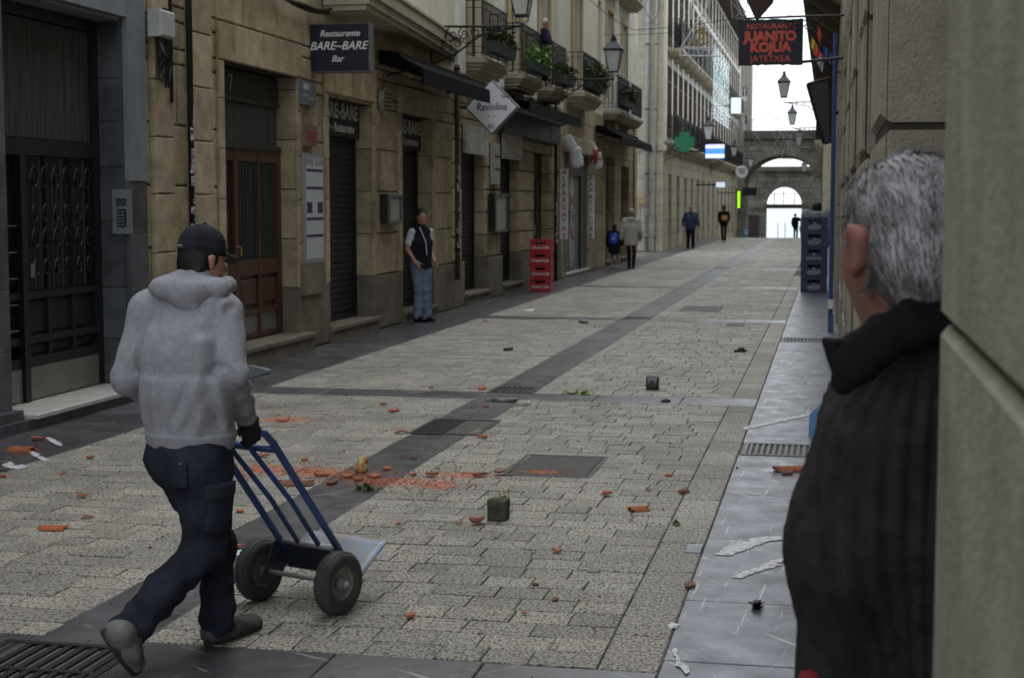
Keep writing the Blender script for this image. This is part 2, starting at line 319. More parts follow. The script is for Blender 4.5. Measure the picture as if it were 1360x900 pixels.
# ---------------------------------------------------------------- smooth solids (figures, cloth, cushions of hair)
def smin(a, b, k):
    h = np.clip(.5+.5*(b-a)/k, 0, 1); return b+(a-b)*h-k*h*(1-h)
def cap(a, b, ra, rb=None, k=.03, side=None, wr=None, end=None, sub=False):
    return dict(a=np.array(a, float), b=np.array(b, float), ra=ra, rb=ra if rb is None else rb, k=k, side=side, wr=wr, end=end, sub=sub)
def surf(prims, res, post=None):
    def r2(r): return (r, r) if not hasattr(r, '__len__') else tuple(r)
    lo = np.min([np.minimum(p['a'], p['b'])-max(r2(p['ra'])+r2(p['rb'])) for p in prims if not p['sub']], axis=0)-res*3-.02
    hi = np.max([np.maximum(p['a'], p['b'])+max(r2(p['ra'])+r2(p['rb'])) for p in prims if not p['sub']], axis=0)+res*3+.02
    n = np.ceil((hi-lo)/res).astype(int)+1; ax = [lo[i]+res*np.arange(n[i]) for i in range(3)]
    D = np.full(n, .3, np.float32)
    for p in prims:
        ra, rb = r2(p['ra']), r2(p['rb']); a, b = p['a'], p['b']; mr = max(ra+rb)+p['k']+res*3+(p['wr'][0] if p['wr'] else 0)
        i0 = np.maximum(np.floor((np.minimum(a, b)-mr-lo)/res).astype(int), 0); i1 = np.minimum(np.ceil((np.maximum(a, b)+mr-lo)/res).astype(int)+1, n)
        if (i1 <= i0).any(): continue
        sl = tuple(slice(i0[i], i1[i]) for i in range(3))
        X, Y, Z = np.meshgrid(*[ax[i][sl[i]] for i in range(3)], indexing='ij')
        d = b-a; ln = float(np.linalg.norm(d))
        dn = d/ln if ln > 1e-6 else np.array((0, 0, 1.))
        sd = np.array(p['side'] if p['side'] is not None else (1, 0, 0), float)
        sd = sd-dn*sd.dot(dn)
        if np.linalg.norm(sd) < .05: sd = np.array((0, 1., 0))-dn*dn[1]
        sd /= np.linalg.norm(sd); fd = np.cross(dn, sd)
        px, py, pz = X-a[0], Y-a[1], Z-a[2]
        s = px*dn[0]+py*dn[1]+pz*dn[2]; t = np.clip(s/max(ln, 1e-6), 0, 1)
        lx = px*sd[0]+py*sd[1]+pz*sd[2]; ly = px*fd[0]+py*fd[1]+pz*fd[2]; e = s-t*ln
        rx = ra[0]+(rb[0]-ra[0])*t; ry = ra[1]+(rb[1]-ra[1])*t
        re = p['end'] if p['end'] else np.minimum(rx, ry)
        q = np.sqrt((lx/rx)**2+(ly/ry)**2+(e/re)**2); g = (q-1)*np.minimum(rx, ry)
        if p['wr']:
            am, fq, ph = p['wr'][:3]; th = np.arctan2(ly, lx)
            g = g-am*np.sin(fq*s+1.6*np.sin(th+ph)+.8*np.sin(2*th+ph*2)+ph)*(.55+.45*np.sin(3*th+ph+fq*.3*s))
        if p['sub']: D[sl] = -smin(-D[sl], g, p['k'])
        else: D[sl] = smin(D[sl], g, p['k'])
    if post is not None:
        X, Y, Z = np.meshgrid(*ax, indexing='ij'); D = post(D, X, Y, Z)
    ins = D < 0
    c = [ins[i:n[0]-1+i, j:n[1]-1+j, k:n[2]-1+k] for i in (0, 1) for j in (0, 1) for k in (0, 1)]
    tot = sum(q.astype(np.int8) for q in c); act = (tot > 0) & (tot < 8)
    idx = -np.ones(act.shape, np.int64); cells = np.argwhere(act); idx[act] = np.arange(len(cells))
    acc = np.zeros((len(cells), 3)); cnt = np.zeros(len(cells))
    cor = [(i, j, k) for i in (0, 1) for j in (0, 1) for k in (0, 1)]
    for u in range(8):
        for v in range(u+1, 8):
            dlt = np.array(cor[v])-np.array(cor[u])
            if abs(dlt).sum() != 1: continue
            A = D[tuple((cells+cor[u]).T)]; B = D[tuple((cells+cor[v]).T)]; m = (A < 0) != (B < 0)
            tt = np.where(m, A/np.where(A-B == 0, 1, A-B), 0)
            acc += np.where(m[:, None], np.array(cor[u])+tt[:, None]*dlt, 0); cnt += m
    V = lo+(cells+acc/cnt[:, None])*res; Fc = []
    for axn in range(3):
        o1, o2 = [(1, 2), (2, 0), (0, 1)][axn]
        sA = [slice(None)]*3; sB = [slice(None)]*3; sA[axn] = slice(0, -1); sB[axn] = slice(1, None)
        ed = ins[tuple(sA)] != ins[tuple(sB)]; E = np.argwhere(ed)
        E = E[(E[:, o1] > 0) & (E[:, o2] > 0) & (E[:, o1] < n[o1]-1) & (E[:, o2] < n[o2]-1)]
        u1 = np.zeros(3, int); u1[o1] = 1; u2 = np.zeros(3, int); u2[o2] = 1
        q = np.stack([idx[tuple((E-u1-u2).T)], idx[tuple((E-u2).T)], idx[tuple(E.T)], idx[tuple((E-u1).T)]], 1)
        fl = ins[tuple(E.T)]; q[~fl] = q[~fl][:, ::-1]; Fc.append(q)
    Fc = np.concatenate(Fc); Fc = Fc[(Fc >= 0).all(1)]
    return V, Fc
def solid(name, prims, res, m, parent=None, post=None, origin=None):
    V, Fc = surf(prims, res, post)
    if parent is not None and parent.name in ORG: origin = ORG[parent.name]
    if origin is not None: V = V-np.array(origin)
    me = bpy.data.meshes.new(name); me.vertices.add(len(V)); me.vertices.foreach_set('co', V.ravel())
    me.loops.add(len(Fc)*4); me.loops.foreach_set('vertex_index', Fc.ravel().astype(np.int32))
    me.polygons.add(len(Fc)); me.polygons.foreach_set('loop_start', np.arange(0, len(Fc)*4, 4, dtype=np.int32))
    me.polygons.foreach_set('use_smooth', np.ones(len(Fc), bool)); me.update(calc_edges=True)
    me.materials.append(m); o = bpy.data.objects.new(name, me); SC.collection.objects.link(o)
    if parent is not None: o.parent = parent; ORG[o.name] = origin
    elif origin is not None: o.location = origin; ORG[o.name] = tuple(origin)
    return o
# ---------------------------------------------------------------- survey helpers: sight lines met with real planes of the place
CR = (math.cos(YAW), math.sin(YAW), 0.)
CF = (-math.sin(YAW)*math.cos(PITCH), math.cos(YAW)*math.cos(PITCH), -math.sin(PITCH))
CU = (-math.sin(YAW)*math.sin(PITCH), math.cos(YAW)*math.sin(PITCH), math.cos(PITCH))
def ray(x, y):
    u = (x-680)/2050; v = -(y-450)/2050; return [CR[i]*u+CU[i]*v+CF[i] for i in range(3)]
def gp(x, y, z=0):
    d = ray(x, y); t = (z-1.8)/d[2]; return Vector((d[0]*t, d[1]*t, z))
def wp(x, y, X=-6.4):
    d = ray(x, y); t = X/d[0]; return Vector((X, d[1]*t, 1.8+d[2]*t))
def fp(x, y, Y):
    d = ray(x, y); t = Y/d[1]; return Vector((d[0]*t, Y, 1.8+d[2]*t))
# ---------------------------------------------------------------- ground, sea
g = MB()
ys = [-30, 0, 86, 150]; zs = [-.03, -.03, -.03, -1.44]
for i in range(3): g.quad((-60, ys[i], zs[i]), (60, ys[i], zs[i]), (60, ys[i+1], zs[i+1]), (-60, ys[i+1], zs[i+1]))
ground = tag(obj('ground', g, earth), kind='structure')
sea_m = mat('sea_water', (.30, .36, .38), .35, bump=.4, bscale=.8, stretch=(1, 3, 1), bdist=.05, spec=.8)
tag(obj('sea', MB().quad((-6000, 150, -9), (6000, 150, -9), (6000, 8500, -9), (-6000, 8500, -9)), sea_m), kind='structure')
tag(obj('quay_wall', MB().box(-60, 60, 149.6, 150.2, -10, -1.42), greyash), kind='structure')
street = tag(obj('street', MB().quad((-5.44, -4, -.010), (-.62, -4, -.010), (-.62, 86, -.010), (-5.44, 86, -.010)), grout), kind='structure')
CROSS = [(5.22, 5.83), (13.92, 14.47), (23.9, 24.5), (33.6, 34.2), (43.4, 44.), (53, 53.6), (62.8, 63.4), (72.5, 73.1)]
CS0, CS1 = -3.21, -2.76
def topblock(w, d, h=.05, c=.006, j=0):
    mb = MB(); r = lambda: random.uniform(-j, j)
    A = [(-w/2, -d/2), (w/2, -d/2), (w/2, d/2), (-w/2, d/2)]
    vs = [(x, y, -h) for x, y in A]+[(x, y, -c) for x, y in A]+[(x*(1-2*c/w)+r(), y*(1-2*c/d)+r(), r()*.5) for x, y in A]
    fs = [(8, 9, 10, 11)]
    for k in range(2):
        for i in range(4): fs.append((k*4+i, k*4+(i+1) % 4, k*4+4+(i+1) % 4, k*4+4+i))
    return mb.add(vs, fs)
LW = [.19, .23, .26, .30]
BL = [[mesh_of('paving_block', topblock(l-.005, .195, c=.004, j=.0025)) for _ in range(2)] for l in LW]
for row in BL:
    for me in row: me.materials.append(sett)
rest = MB(); nb = 0; rng = random.Random(3)
HOLES = []
def blocks(xa, xb, y0, y1):
    global nb
    y = y0
    while y < y1-.05:
        d = min(.2, y1-y)
        x = xa; first = True
        while x < xb-.02:
            i = rng.randrange(4); l = LW[i]
            if first: l *= rng.uniform(.45, 1); first = False
            if xb-x-l < .12: l = xb-x
            z = rng.uniform(-.003, .003); cx, cy = x+l/2, y+d/2
            if not any(a < cx < b and c < cy < e for a, b, c, e in HOLES):
                if abs(l-LW[i]) < 1e-6 and d > .19 and 5.8 < y < 9.9 and nb < 297:
                    o = put('paving_block', BL[i][rng.randrange(2)], None, street, (cx, cy, z)); nb += 1
                else:
                    t = topblock(l-.005, d-.005, c=.004, j=.0025); rest.add([(p[0]+cx, p[1]+cy, p[2]+z) for p in t.v], t.f)
            x += l
        y += d
edges = [-3]+[q for c in CROSS for q in c]+[86]
mp0, mp1, mp2, mp3 = gp(657, 629), gp(683, 604), gp(793, 606), gp(772, 632)
PLX0, PLX1, PLY0, PLY1 = -2.12, -1.52, 9.98, 10.87
HOLES.append((PLX0, PLX1, PLY0, PLY1)); HOLES.append((-2.76, -2.66, 11.7, 12.55))
for i in range(0, len(edges), 2):
    blocks(-5.44, CS0, edges[i], edges[i+1]); blocks(CS1, -.86, edges[i], edges[i+1])
tag(obj('paving_block', rest, sett, street), kind='stuff')
for h_ in HOLES: put('patch', mesh_of('patch', MB().box(h_[0]-.2, h_[1]+.2, h_[2]-.14, h_[3]+.14, -.009, -.0045)), sett, street)
def slabrow(parent, xa, xb, ya, yb, m, along='y', ln=1.0, nm='paving_slab', c=.004):
    a = ya if along == 'y' else xa; end = yb if along == 'y' else xb
    while a < end-.05:
        l = min(ln*rng.uniform(.75, 1.25), end-a)
        if end-a-l < .25: l = end-a
        q = (xa, xb, a, a+l) if along == 'y' else (a, a+l, ya, yb)
        t = topblock(q[1]-q[0]-.006, q[3]-q[2]-.006, c=c, j=.0012); z = rng.uniform(-.002, .002)
        put(nm, mesh_of(nm, t), m, parent, ((q[0]+q[1])/2, (q[2]+q[3])/2, z)); a += l
strip = tag(obj('drain_strip', MB().quad((CS0, -4, -.0095), (CS1, -4, -.0095), (CS1, 86, -.0095), (CS0, 86, -.0095)), grout, street), kind='stuff')
GR = [(5.02, 5.74), (14.42, 14.95), (11.65, 12.6), (24.2, 24.75), (44.2, 44.8)]
yy = -1
for a, b in sorted(GR)+[(86, 86)]:
    if a > yy: slabrow(street, CS0, CS1, yy, a, slab, 'y', .9)
    yy = b
for a, b in CROSS:
    slabrow(street, -5.44, CS0, a, b, slab, 'x', .8); slabrow(street, CS1, -.62, a, b, slab, 'x', .8)
for i in range(0, len(edges), 2):
    slabrow(street, -.86, -.62, max(edges[i], 3.5), min(edges[i+1], 40), sett, 'y', .62, 'border_stone', .006)
pl = tag(obj('pavement_left', MB().box(-6.6, -5.44, -4, 86, -.06, -.011), grout), kind='structure')
slabrow(pl, -6.33, -5.44, 9.5, 86, slab, 'y', .95)
prt = tag(obj('pavement_right', MB().box(-.62, .9, -4, 86, -.06, -.011), grout), kind='structure')
for a, b in [(3.3, 11.15), (11.75, 20.6), (21.25, 86)]: slabrow(prt, -.62, .16, a, b, slabr, 'y', 1.25)
slabrow(prt, .166, .9, 1.0, 6, slabr, 'y', 1.2)
lower = MB().quad((-7, 86, .0), (1, 86, .0), (1, 150, -1.408), (-7, 150, -1.408))
tag(obj('sloping_pavement', lower, sett), kind='structure')
# paint smears on the wet slabs and chalk marks by the portal
def smear(pts, m, z=.0048):
    P0 = [gp(*p, z) for p in pts]; P = []; rs = random.Random(int(pts[0][0]))
    for a, b in zip(P0, P0[1:]+P0[:1]):
        for k in range(6): q = a.lerp(b, k/6); j = min(.006, .04*(b-a).length); P.append(q+Vector((rs.gauss(0, j), rs.gauss(0, j), 0)))
    mb = MB(); mb.add(P, [tuple(range(len(P)))])
    return tag(obj('paint_smear', mb, m, None), kind='structure')
smm = mat('pale_smear', (.58, .58, .60), .6, col2=(.26, .26, .29), scale=26, bump=0, thr=(.38, .52))
smear([(949, 736), (958, 729), (975, 722), (1000, 714), (1025, 711), (1045, 713), (1040, 716), (1020, 718), (1005, 724), (985, 731), (968, 737)], smm)
smear([(971, 766), (985, 759), (1006, 753), (1022, 744), (1040, 740), (1044, 744), (1030, 748), (1040, 749), (1020, 755), (1000, 760), (985, 767)], smm)
smear([(886, 829), (893, 826), (903, 828), (899, 833), (890, 834)], smm)
smear([(893, 861), (898, 859), (907, 878), (917, 890), (912, 894), (901, 882)], smm)
smear([(986, 567), (1030, 558), (1085, 546), (1086, 549), (1032, 561), (990, 570)], smm)
for q in ([(2, 616), (16, 612), (20, 618), (32, 616), (38, 620), (24, 623), (8, 620)], [(58, 581), (66, 580), (84, 590), (80, 592)], [(38, 600), (44, 597), (56, 606), (66, 610), (60, 612), (48, 607)],
          [(310, 735), (325, 726), (368, 718), (350, 727), (322, 740)], [(340, 745), (395, 733), (470, 716), (478, 717), (400, 738), (350, 748)]): smear(q, smm)
# ---------------------------------------------------------------- grates and plates
mat('grate_grey', (.14, .14, .15), .5, metal=.4, dirt=.3, dscale=4)
def grate(x0, x1, y0, y1, n, along, label, m=iron, mid=False, group=None):
    t = thing('drain_grate', label, 'grate', ((x0+x1)/2, (y0+y1)/2, 0), group)
    obj('pit', MB().box(x0+.01, x1-.01, y0+.01, y1-.01, -.22, -.10), darkbit, t)
    f = MB(); f.box(x0, x1, y0, y0+.035, -.06, .004).box(x0, x1, y1-.035, y1, -.06, .004)
    f.box(x0, x0+.035, y0+.035, y1-.035, -.06, .004).box(x1-.035, x1, y0+.035, y1-.035, -.06, .004)
    if mid:
        if along == 'y': f.box(x0+.035, x1-.035, (y0+y1)/2-.015, (y0+y1)/2+.015, -.05, .003)
        else: f.box((x0+x1)/2-.015, (x0+x1)/2+.015, y0+.035, y1-.035, -.05, .003)
    obj('frame', f, m, t)
    b = MB(); a0, a1 = (x0, x1) if along == 'y' else (y0, y1)
    for k in range(n):
        c = a0+.035+(a1-a0-.07)*(k+.5)/n; h = (a1-a0-.07)/n*.24
        if along == 'y': b.box(c-h, c+h, y0+.03, y1-.03, -.045, .001)
        else: b.box(x0+.03, x1-.03, c-h, c+h, -.045, .001)
    obj('bar', b, m, t); return t
grate(-3.32, -2.72, 5.02, 5.74, 9, 'y', 'black iron gully grate in the near corner behind the trolley man', mid=True)
grate(-3.24, -2.66, 11.7, 12.55, 15, 'y', 'worn slotted drain grate just short of the first cross strip of dark slabs')
grate(-3.21, -2.76, 14.44, 14.93, 7, 'y', 'small drain grate with a grey rag lying over it')
grate(-3.2, -2.78, 24.22, 24.73, 7, 'y', 'distant small drain grate where the second dark cross strip meets the central strip')
grate(-.60, .12, 11.17, 11.73, 15, 'y', 'pale slotted grate in the wet right pavement beside the man in the sweater', MATS['grate_grey'], group=None)
grate(-.60, .12, 20.62, 21.23, 14, 'y', 'slotted grate in the right pavement short of the navy crates', MATS['grate_grey'])
def plate(x0, x1, y0, y1, label, m=slab):
    t = thing('manhole_cover', label, 'manhole cover', ((x0+x1)/2, (y0+y1)/2, 0))
    f = MB(); e = .03
    f.box(x0, x1, y0, y0+e, -.05, .003).box(x0, x1, y1-e, y1, -.05, .003).box(x0, x0+e, y0+e, y1-e, -.05, .003).box(x1-e, x1, y0+e, y1-e, -.05, .003)
    obj('frame', f, iron, t)
    obj('lid', MB().box(x0+e+.008, x1-e-.008, y0+e+.008, y1-e-.008, -.04, .002), m, t)
platem2 = mat('cover_iron', (.06, .058, .055), .55, col2=(.035, .034, .032), scale=20, bump=1, bscale=90, dirt=.3, dscale=3, metal=.3, bdist=.01)
mixin(platem2, dustfac, (.40, .11, .05))
plate(PLX0, PLX1, PLY0, PLY1, 'large dark square manhole cover dusted with red tile grit', platem2)
def flatplate(px, label, m):
    a = [gp(*q) for q in px]; x0 = min(v.x for v in a); x1 = max(v.x for v in a); y0 = min(v.y for v in a); y1 = max(v.y for v in a)
    single('cover_plate', cbox(x0, x1, y0, y1, -.01, .006, '+z'), m, label, 'manhole cover')
flatplate([(900, 413), (962, 407)], 'dark flat cover plate far up the street, left of the slotted grate', platem2)
flatplate([(963, 433), (990, 430)], 'narrow grey cover plate far up the street', platem2)
flatplate([(907, 734), (936, 723)], 'small grey cover plate on the edge of the wet right pavement', slabr)
flatplate([(778, 760), (800, 755)], 'small dark smooth plate set in the paving at lower centre', slab)
# ---------------------------------------------------------------- masonry
def mapL(X0): return lambda s, z, n: (X0+n, s, z)
def mapR(X0): return lambda s, z, n: (X0-n, s, z)
def mapF(Y0): return lambda s, z, n: (s, Y0-n, z)
def sbox(mp, s0, s1, z0, z1, n0, n1, mb=None, c=0):
    mb = mb or MB()
    A = [(s0, z0), (s1, z0), (s1, z1), (s0, z1)]
    if not c:
        vs = [mp(s, z, n0) for s, z in A]+[mp(s, z, n1) for s, z in A]
        return mb.add(vs, [(0, 1, 2, 3), (4, 5, 6, 7), (0, 1, 5, 4), (1, 2, 6, 5), (2, 3, 7, 6), (3, 0, 4, 7)])
    B = [(s0+c, z0+c), (s1-c, z0+c), (s1-c, z1-c), (s0+c, z1-c)]
    vs = [mp(s, z, n0) for s, z in A]+[mp(s, z, n1-c) for s, z in A]+[mp(s, z, n1) for s, z in B]
    fs = [(8, 9, 10, 11), (3, 2, 1, 0)]
    for k in range(2):
        for i in range(4): fs.append((k*4+i, k*4+(i+1) % 4, k*4+4+(i+1) % 4, k*4+4+i))
    return mb.add(vs, fs)
def ashlar(parent, mp, s0, s1, z0, z1, ops, m, depth=.3, course=.5, ln=(.5, .95), nm='stone_block', lint=.4, seed=1, joined=False, back=True, c=.01, gap=.005, blocked=None, rough=.004, vl=.3):
    rg = random.Random(seed); bps = {z0, z1}
    for a, b, zl, zh in ops:
        for q in (zl, zh, zh+lint):
            if z0+.12 < q < z1-.12: bps.add(q)
    bps = sorted(bps); q2 = [bps[0]]
    for q in bps[1:]:
        if q-q2[-1] > .08 or q == z1: q2.append(q)
    lv = []
    for a, b in zip(q2, q2[1:]):
        n = max(1, round((b-a)/course)); lv += [a+(b-a)*i/n for i in range(n)]
    lv.append(z1); bk = MB(); J = MB()
    for za, zb in zip(lv, lv[1:]):
        zm = (za+zb)/2; cuts = sorted((a, b) for a, b, zl, zh in ops if zl-.01 < zm < zh+.01)
        if blocked: cuts = sorted(cuts+blocked(zm))
        segs = []; p = s0
        for a, b in cuts:
            if a > p+.02: segs.append((p, a))
            p = max(p, b)
        if p < s1-.02: segs.append((p, s1))
        heads = [(a, b) for a, b, zl, zh in ops if zh <= zm <= zh+lint]
        for a, b in segs:
            if back: sbox(mp, a+gap+.009, b-gap-.009, za, zb, -depth+.01, -.016, bk)
            pcs = [(a, b, None)]
            for ha, hb in heads:
                nw = []
                for x0, x1, l in pcs:
                    if l is None and x0 < hb and x1 > ha:
                        if ha-.15 > x0: nw.append((x0, ha-.12, None))
                        nw.append((max(x0, ha-.12), min(x1, hb+.12), vl))
                        if hb+.15 < x1: nw.append((hb+.12, x1, None))
                    else: nw.append((x0, x1, l))
                pcs = nw
            for x0, x1, l in pcs:
                x = x0
                while x < x1-.03:
                    w_ = l*rg.uniform(.85, 1.15) if l else rg.uniform(*ln)
                    if x1-x-w_ < (.2 if not l else .12): w_ = x1-x
                    t = sbox(mp, x+gap, x+w_-gap, za+gap, zb-gap, -depth, rg.uniform(-rough, rough), None, c)
                    if joined: J.add(t.v, t.f)
                    else: obj(nm, t, m, parent)
                    x += w_
    if joined: tag(obj(nm, J, m, parent), kind='stuff')
    if back and bk.v: obj('mortar', bk, mortar, parent)
def cells(mp, s0, s1, z0, z1, ops, n0, n1, mb):
    S = sorted({s0, s1}|{q for o in ops for q in o[:2] if s0 < q < s1}); Z = sorted({z0, z1}|{q for o in ops for q in o[2:] if z0 < q < z1})
    for a, b in zip(S, S[1:]):
        run = None
        for c, d in zip(Z, Z[1:]):
            sm, zm = (a+b)/2, (c+d)/2
            if any(o[0] < sm < o[1] and o[2] < zm < o[3] for o in ops):
                if run is not None: sbox(mp, a, b, run, c, n0, n1, mb); run = None
            elif run is None: run = c
        if run is not None: sbox(mp, a, b, run, Z[-1], n0, n1, mb)
def railing(parent, mp, s0, s1, z, n, h=1.0, sp=.115, r=.008, m=iron, back=0, scroll=False):
    b = MB()
    def line(p, q, k):
        for i in range(k+1):
            t = i/k; s, nn = p[0]+(q[0]-p[0])*t, p[1]+(q[1]-p[1])*t
            sbox(mp, s-r, s+r, z+.08, z+h, nn-r, nn+r, b)
    line((s0, n), (s1, n), max(2, int((s1-s0)/sp)))
    kk = max(2, int((n-back)/sp)); line((s0, back), (s0, n), kk); line((s1, back), (s1, n), kk)
    for zz, t in ((z+.08, .012), (z+.19, .009), (z+h, .022), (z+h-.13, .009)):
        sbox(mp, s0-.02, s1+.02, zz-t/2, zz+t/2, n-.018, n+.018, b)
        for s in (s0, s1): sbox(mp, s-.016, s+.016, zz-t/2, zz+t/2, back, n, b)
    return obj('railing', b, m, parent)
def balcony(parent, mp, s0, s1, z, n, th=.28, m=trimst, h=1.0, **k):
    """moulded stone slab with an iron railing"""
    b = MB(); st = [(0, .09, 0), (.09, .15, .05), (.15, .22, .10), (.22, th, .17)]
    for a, c, ins in st: sbox(mp, s0+ins, s1-ins, z-c, z-a-.0006, -.05, n-ins, b)
    o = obj('balcony', b, m, parent)
    railing(o, mp, s0+.05, s1-.05, z, n-.06, h, **k); return o
def frenchwin(parent, mp, s0, s1, z0, z1, dep=.22, fm=brownsh, shutter=0, cur=.0, surround=None):
    f = MB(); t = .06
    sbox(mp, s0, s0+t, z0, z1, -dep, -dep+.06, f); sbox(mp, s1-t, s1, z0, z1, -dep, -dep+.06, f)
    sbox(mp, s0+t, s1-t, z1-t, z1, -dep, -dep+.06, f); sbox(mp, s0+t, s1-t, z0, z0+.35, -dep, -dep+.055, f)
    c = (s0+s1)/2; sbox(mp, c-.04, c+.04, z0+.35, z1-t, -dep, -dep+.065, f)
    zt = z0+(z1-z0)*.76; sbox(mp, s0+t, c-.04, zt, zt+.05, -dep, -dep+.055, f); sbox(mp, c+.04, s1-t, zt, zt+.05, -dep, -dep+.055, f)
    w_ = obj('window', f, fm, parent)
    obj('pane', sbox(mp, s0+t, s1-t, z0+.35, z1-t, -dep-.01, -dep+.01), glassd, w_)
    if shutter:
        sh = MB()
        for a, b in ((s0-(s1-s0)*.42, s0-.02), (s1+.02, s1+(s1-s0)*.42)):
            sbox(mp, a, b, z0, z1, .015, .05, sh)
            z = z0+.06
            while z < z1-.08: sbox(mp, a+.04, b-.04, z, z+.035, .05, .062, sh); z += .07
        obj('shutter', sh, fm, parent)
    if surround:
        f = MB(); q = .16
        sbox(mp, s0-q, s0-.001, z0, z1+q, -.01, .04, f); sbox(mp, s1+.001, s1+q, z0, z1+q, -.01, .04, f); sbox(mp, s0, s1, z1+.001, z1+q, -.01, .045, f)
        obj('window_surround', f, surround, parent)
    return w_
def roller(parent, mp, s0, s1, z0, z1, dep, m, slat=.085):
    b = MB(); z = z0+.1
    sbox(mp, s0, s1, z0, z0+.09, -dep-.03, -dep+.02, b)
    while z < z1-.01:
        h = min(slat, z1-z); A = [(z, 0), (z+h*.25, .014), (z+h*.75, .014), (z+h*.97, 0)]
        n = len(b.v)
        b.add([mp(s, q, -dep+e) for q, e in A for s in (s0, s1)], [(0, 1, 3, 2), (2, 3, 5, 4), (4, 5, 7, 6)]); z += h
    sbox(mp, s0, s1, z0, z1, -dep-.05, -dep-.006, b)
    o = obj('roller_shutter', b, m, parent)
    for a_, b_ in ((s0-.001, s0+.05), (s1-.05, s1+.001)): obj('guide_rail', sbox(mp, a_, b_, z0, z1, -dep-.02, -dep+.045), iron, o)
    return o
def step(parent, mp, s0, s1, h, n=.09, m=sanddk, dep=.3, nose=.03, top=None):
    a = MB(); sbox(mp, s0, s1, -.02, h-.06, -dep, n-nose, a); obj('step_riser', a, m, parent)
    b = sbox(mp, s0-.02, s1+.02, h-.058, h, -dep, n, None, .008); return obj('step', b, top or m, parent)
XL = -6.4; ML = mapL(XL)
# ---------------------------------------------------------------- building with the grey marble portal (nearest, left)
A = thing('apartment_building', 'building clad in dark grey marble round a tall black iron street door', 'building', (XL, 8, 0))
opA = (11.25, 13.45, 0, 3.52)
bk = MB(); cells(ML, -6, 13.84, 0, 4.6, [opA], -.55, -.045, bk); obj('wall', bk, mortar, A)
def clad(s0, s1, z0, z1, hs, m, n0=-.045, n1=0, names='marble_panel'):
    z = z0; i = 0
    while z < z1-.01:
        h = min(hs[i % len(hs)], z1-z)
        obj(names, sbox(ML, s0+.002, s1-.002, z+.002, z+h-.002, n0, n1, None, .003), m, A); z += h; i += 1
clad(9.9, 10.55, 0, 4.0, [.55, .5, .62], darkclad); clad(10.55, 11.25, 0, 3.52, [.62, .5, .7, .55], darkclad)
clad(13.45, 13.84, 0, 2.02, [.42, .5, .6], darkclad); clad(13.45, 13.84, 2.02, 3.66, [1.64], lightclad, n1=.012)
clad(10.55, 13.84, 3.52, 4.6, [.0 or .14, .5, .5], lightclad) if False else None
for a, b in ((10.55, 11.9), (11.9, 13.45), (13.45, 13.84)):
    obj('marble_panel', sbox(ML, a+.002, b-.002, 3.66 if a > 13.4 else 3.522, 4.6, -.045, .008, None, .003), lightclad, A)
# reveals: far jamb faces the camera
z = 0
for h in (.55, .48, .62, .5, .42, .4, .55):
    zt = min(z+h, 3.5); mbx = MB().box(XL-.50, XL-.047, 13.41, 13.449, z+.004, zt-.004); obj('jamb_panel', mbx, darkclad, A); z = zt
obj('soffit_panel', MB().box(XL-.50, XL-.047, 11.26, 13.405, 3.49, 3.518), lightclad, A)
obj('step_riser', MB().box(XL-.5, XL+.16, 10.6, 13.6, -.02, .085), darkclad, A)
obj('step', cbox(XL-.5, XL+.2, 11.27, 13.4, .087, .125, '+z'), marble, A)
obj('kerb_moulding', MB().box(XL+.001, XL+.1, 9.0, 11.24, .0, .16), darkclad, A)
dr = obj('street_door', MB().box(XL-.36, XL-.33, 11.26, 13.405, .13, 3.48), dgrn, A)
fr = MB(); X0, X1 = XL-.33, XL-.27
for a, b, c, d in ((11.26, 11.36, .13, 3.48), (13.3, 13.405, .13, 3.48), (11.36, 13.3, 3.38, 3.48), (11.36, 13.3, 2.22, 2.36), (11.36, 13.3, 1.0, 1.06), (11.36, 13.3, .62, .68), (11.36, 13.3, .42, .5)):
    fr.box(X0, X1, a, b, c, d)
for a in (11.72, 11.86, 12.0): pass
fr.box(X0, X1+.03, 11.90, 11.99, .13, 2.22)
for a in (12.42, 12.86): fr.box(X0, X1-.01, a-.03, a+.03, .5, 1.0)
for a in (12.1, 12.42, 12.86, 13.2): fr.box(X0, X1-.02, a-.008, a+.008, 1.06, 2.22)
obj('door_frame', fr, dgrn, dr)
obj('transom_glass', MB().box(X0+.004, X0+.02, 11.37, 13.29, 2.37, 3.37), curtain, dr)
obj('door_glass', MB().box(X0+.002, X0+.008, 12.0, 13.29, 1.07, 2.21), mat('door_glass_dim', (.035, .037, .037), .25, bump=.1), dr)
obj('kick_plate', MB().box(X0+.002, X0+.062, 11.37, 11.89, .14, .415), kick, dr); obj('kick_plate', MB().box(X0+.002, X0+.062, 12.0, 13.29, .14, .415), kick, dr)
for k in range(3):
    a = 12.03+k*.42; p = MB()
    for zz in (.53, .71): p.box(X0+.002, X0+.02, a+.03, a+.38, zz, zz+(.06 if zz < .6 else .26)); 
    obj('door_panel', p, dgrn, dr)
sc = MB()
for cy in (12.26, 12.64, 13.05):
    for sx in (-1, 1):
        for zc, rr in ((2.02, .13), (1.72, .1), (1.5, .12), (1.25, .1)):
            pts = [(X1+.005, cy+sx*(.035+rr*(1-t/14)*math.cos(t*.62)*.6+.05), zc+rr*(1-t/16)*math.sin(t*.62)) for t in range(13)]
            sc.tube(pts, .009, 5)
    sc.tube([(X1+.005, cy, 1.07), (X1+.005, cy, 2.2)], .011, 5)
for k in range(16): sc.tube([(X1-.01, 12.06+k*.08, 1.07), (X1-.01, 12.06+k*.08, 2.2)], .005, 4)
obj('iron_scrollwork', sc, iron, dr)
for k in range(5): obj('letter_slot', MB().box(X0+.04, X0+.075, 11.42, 11.84, .74+k*.22, .748+k*.22), kick, dr)
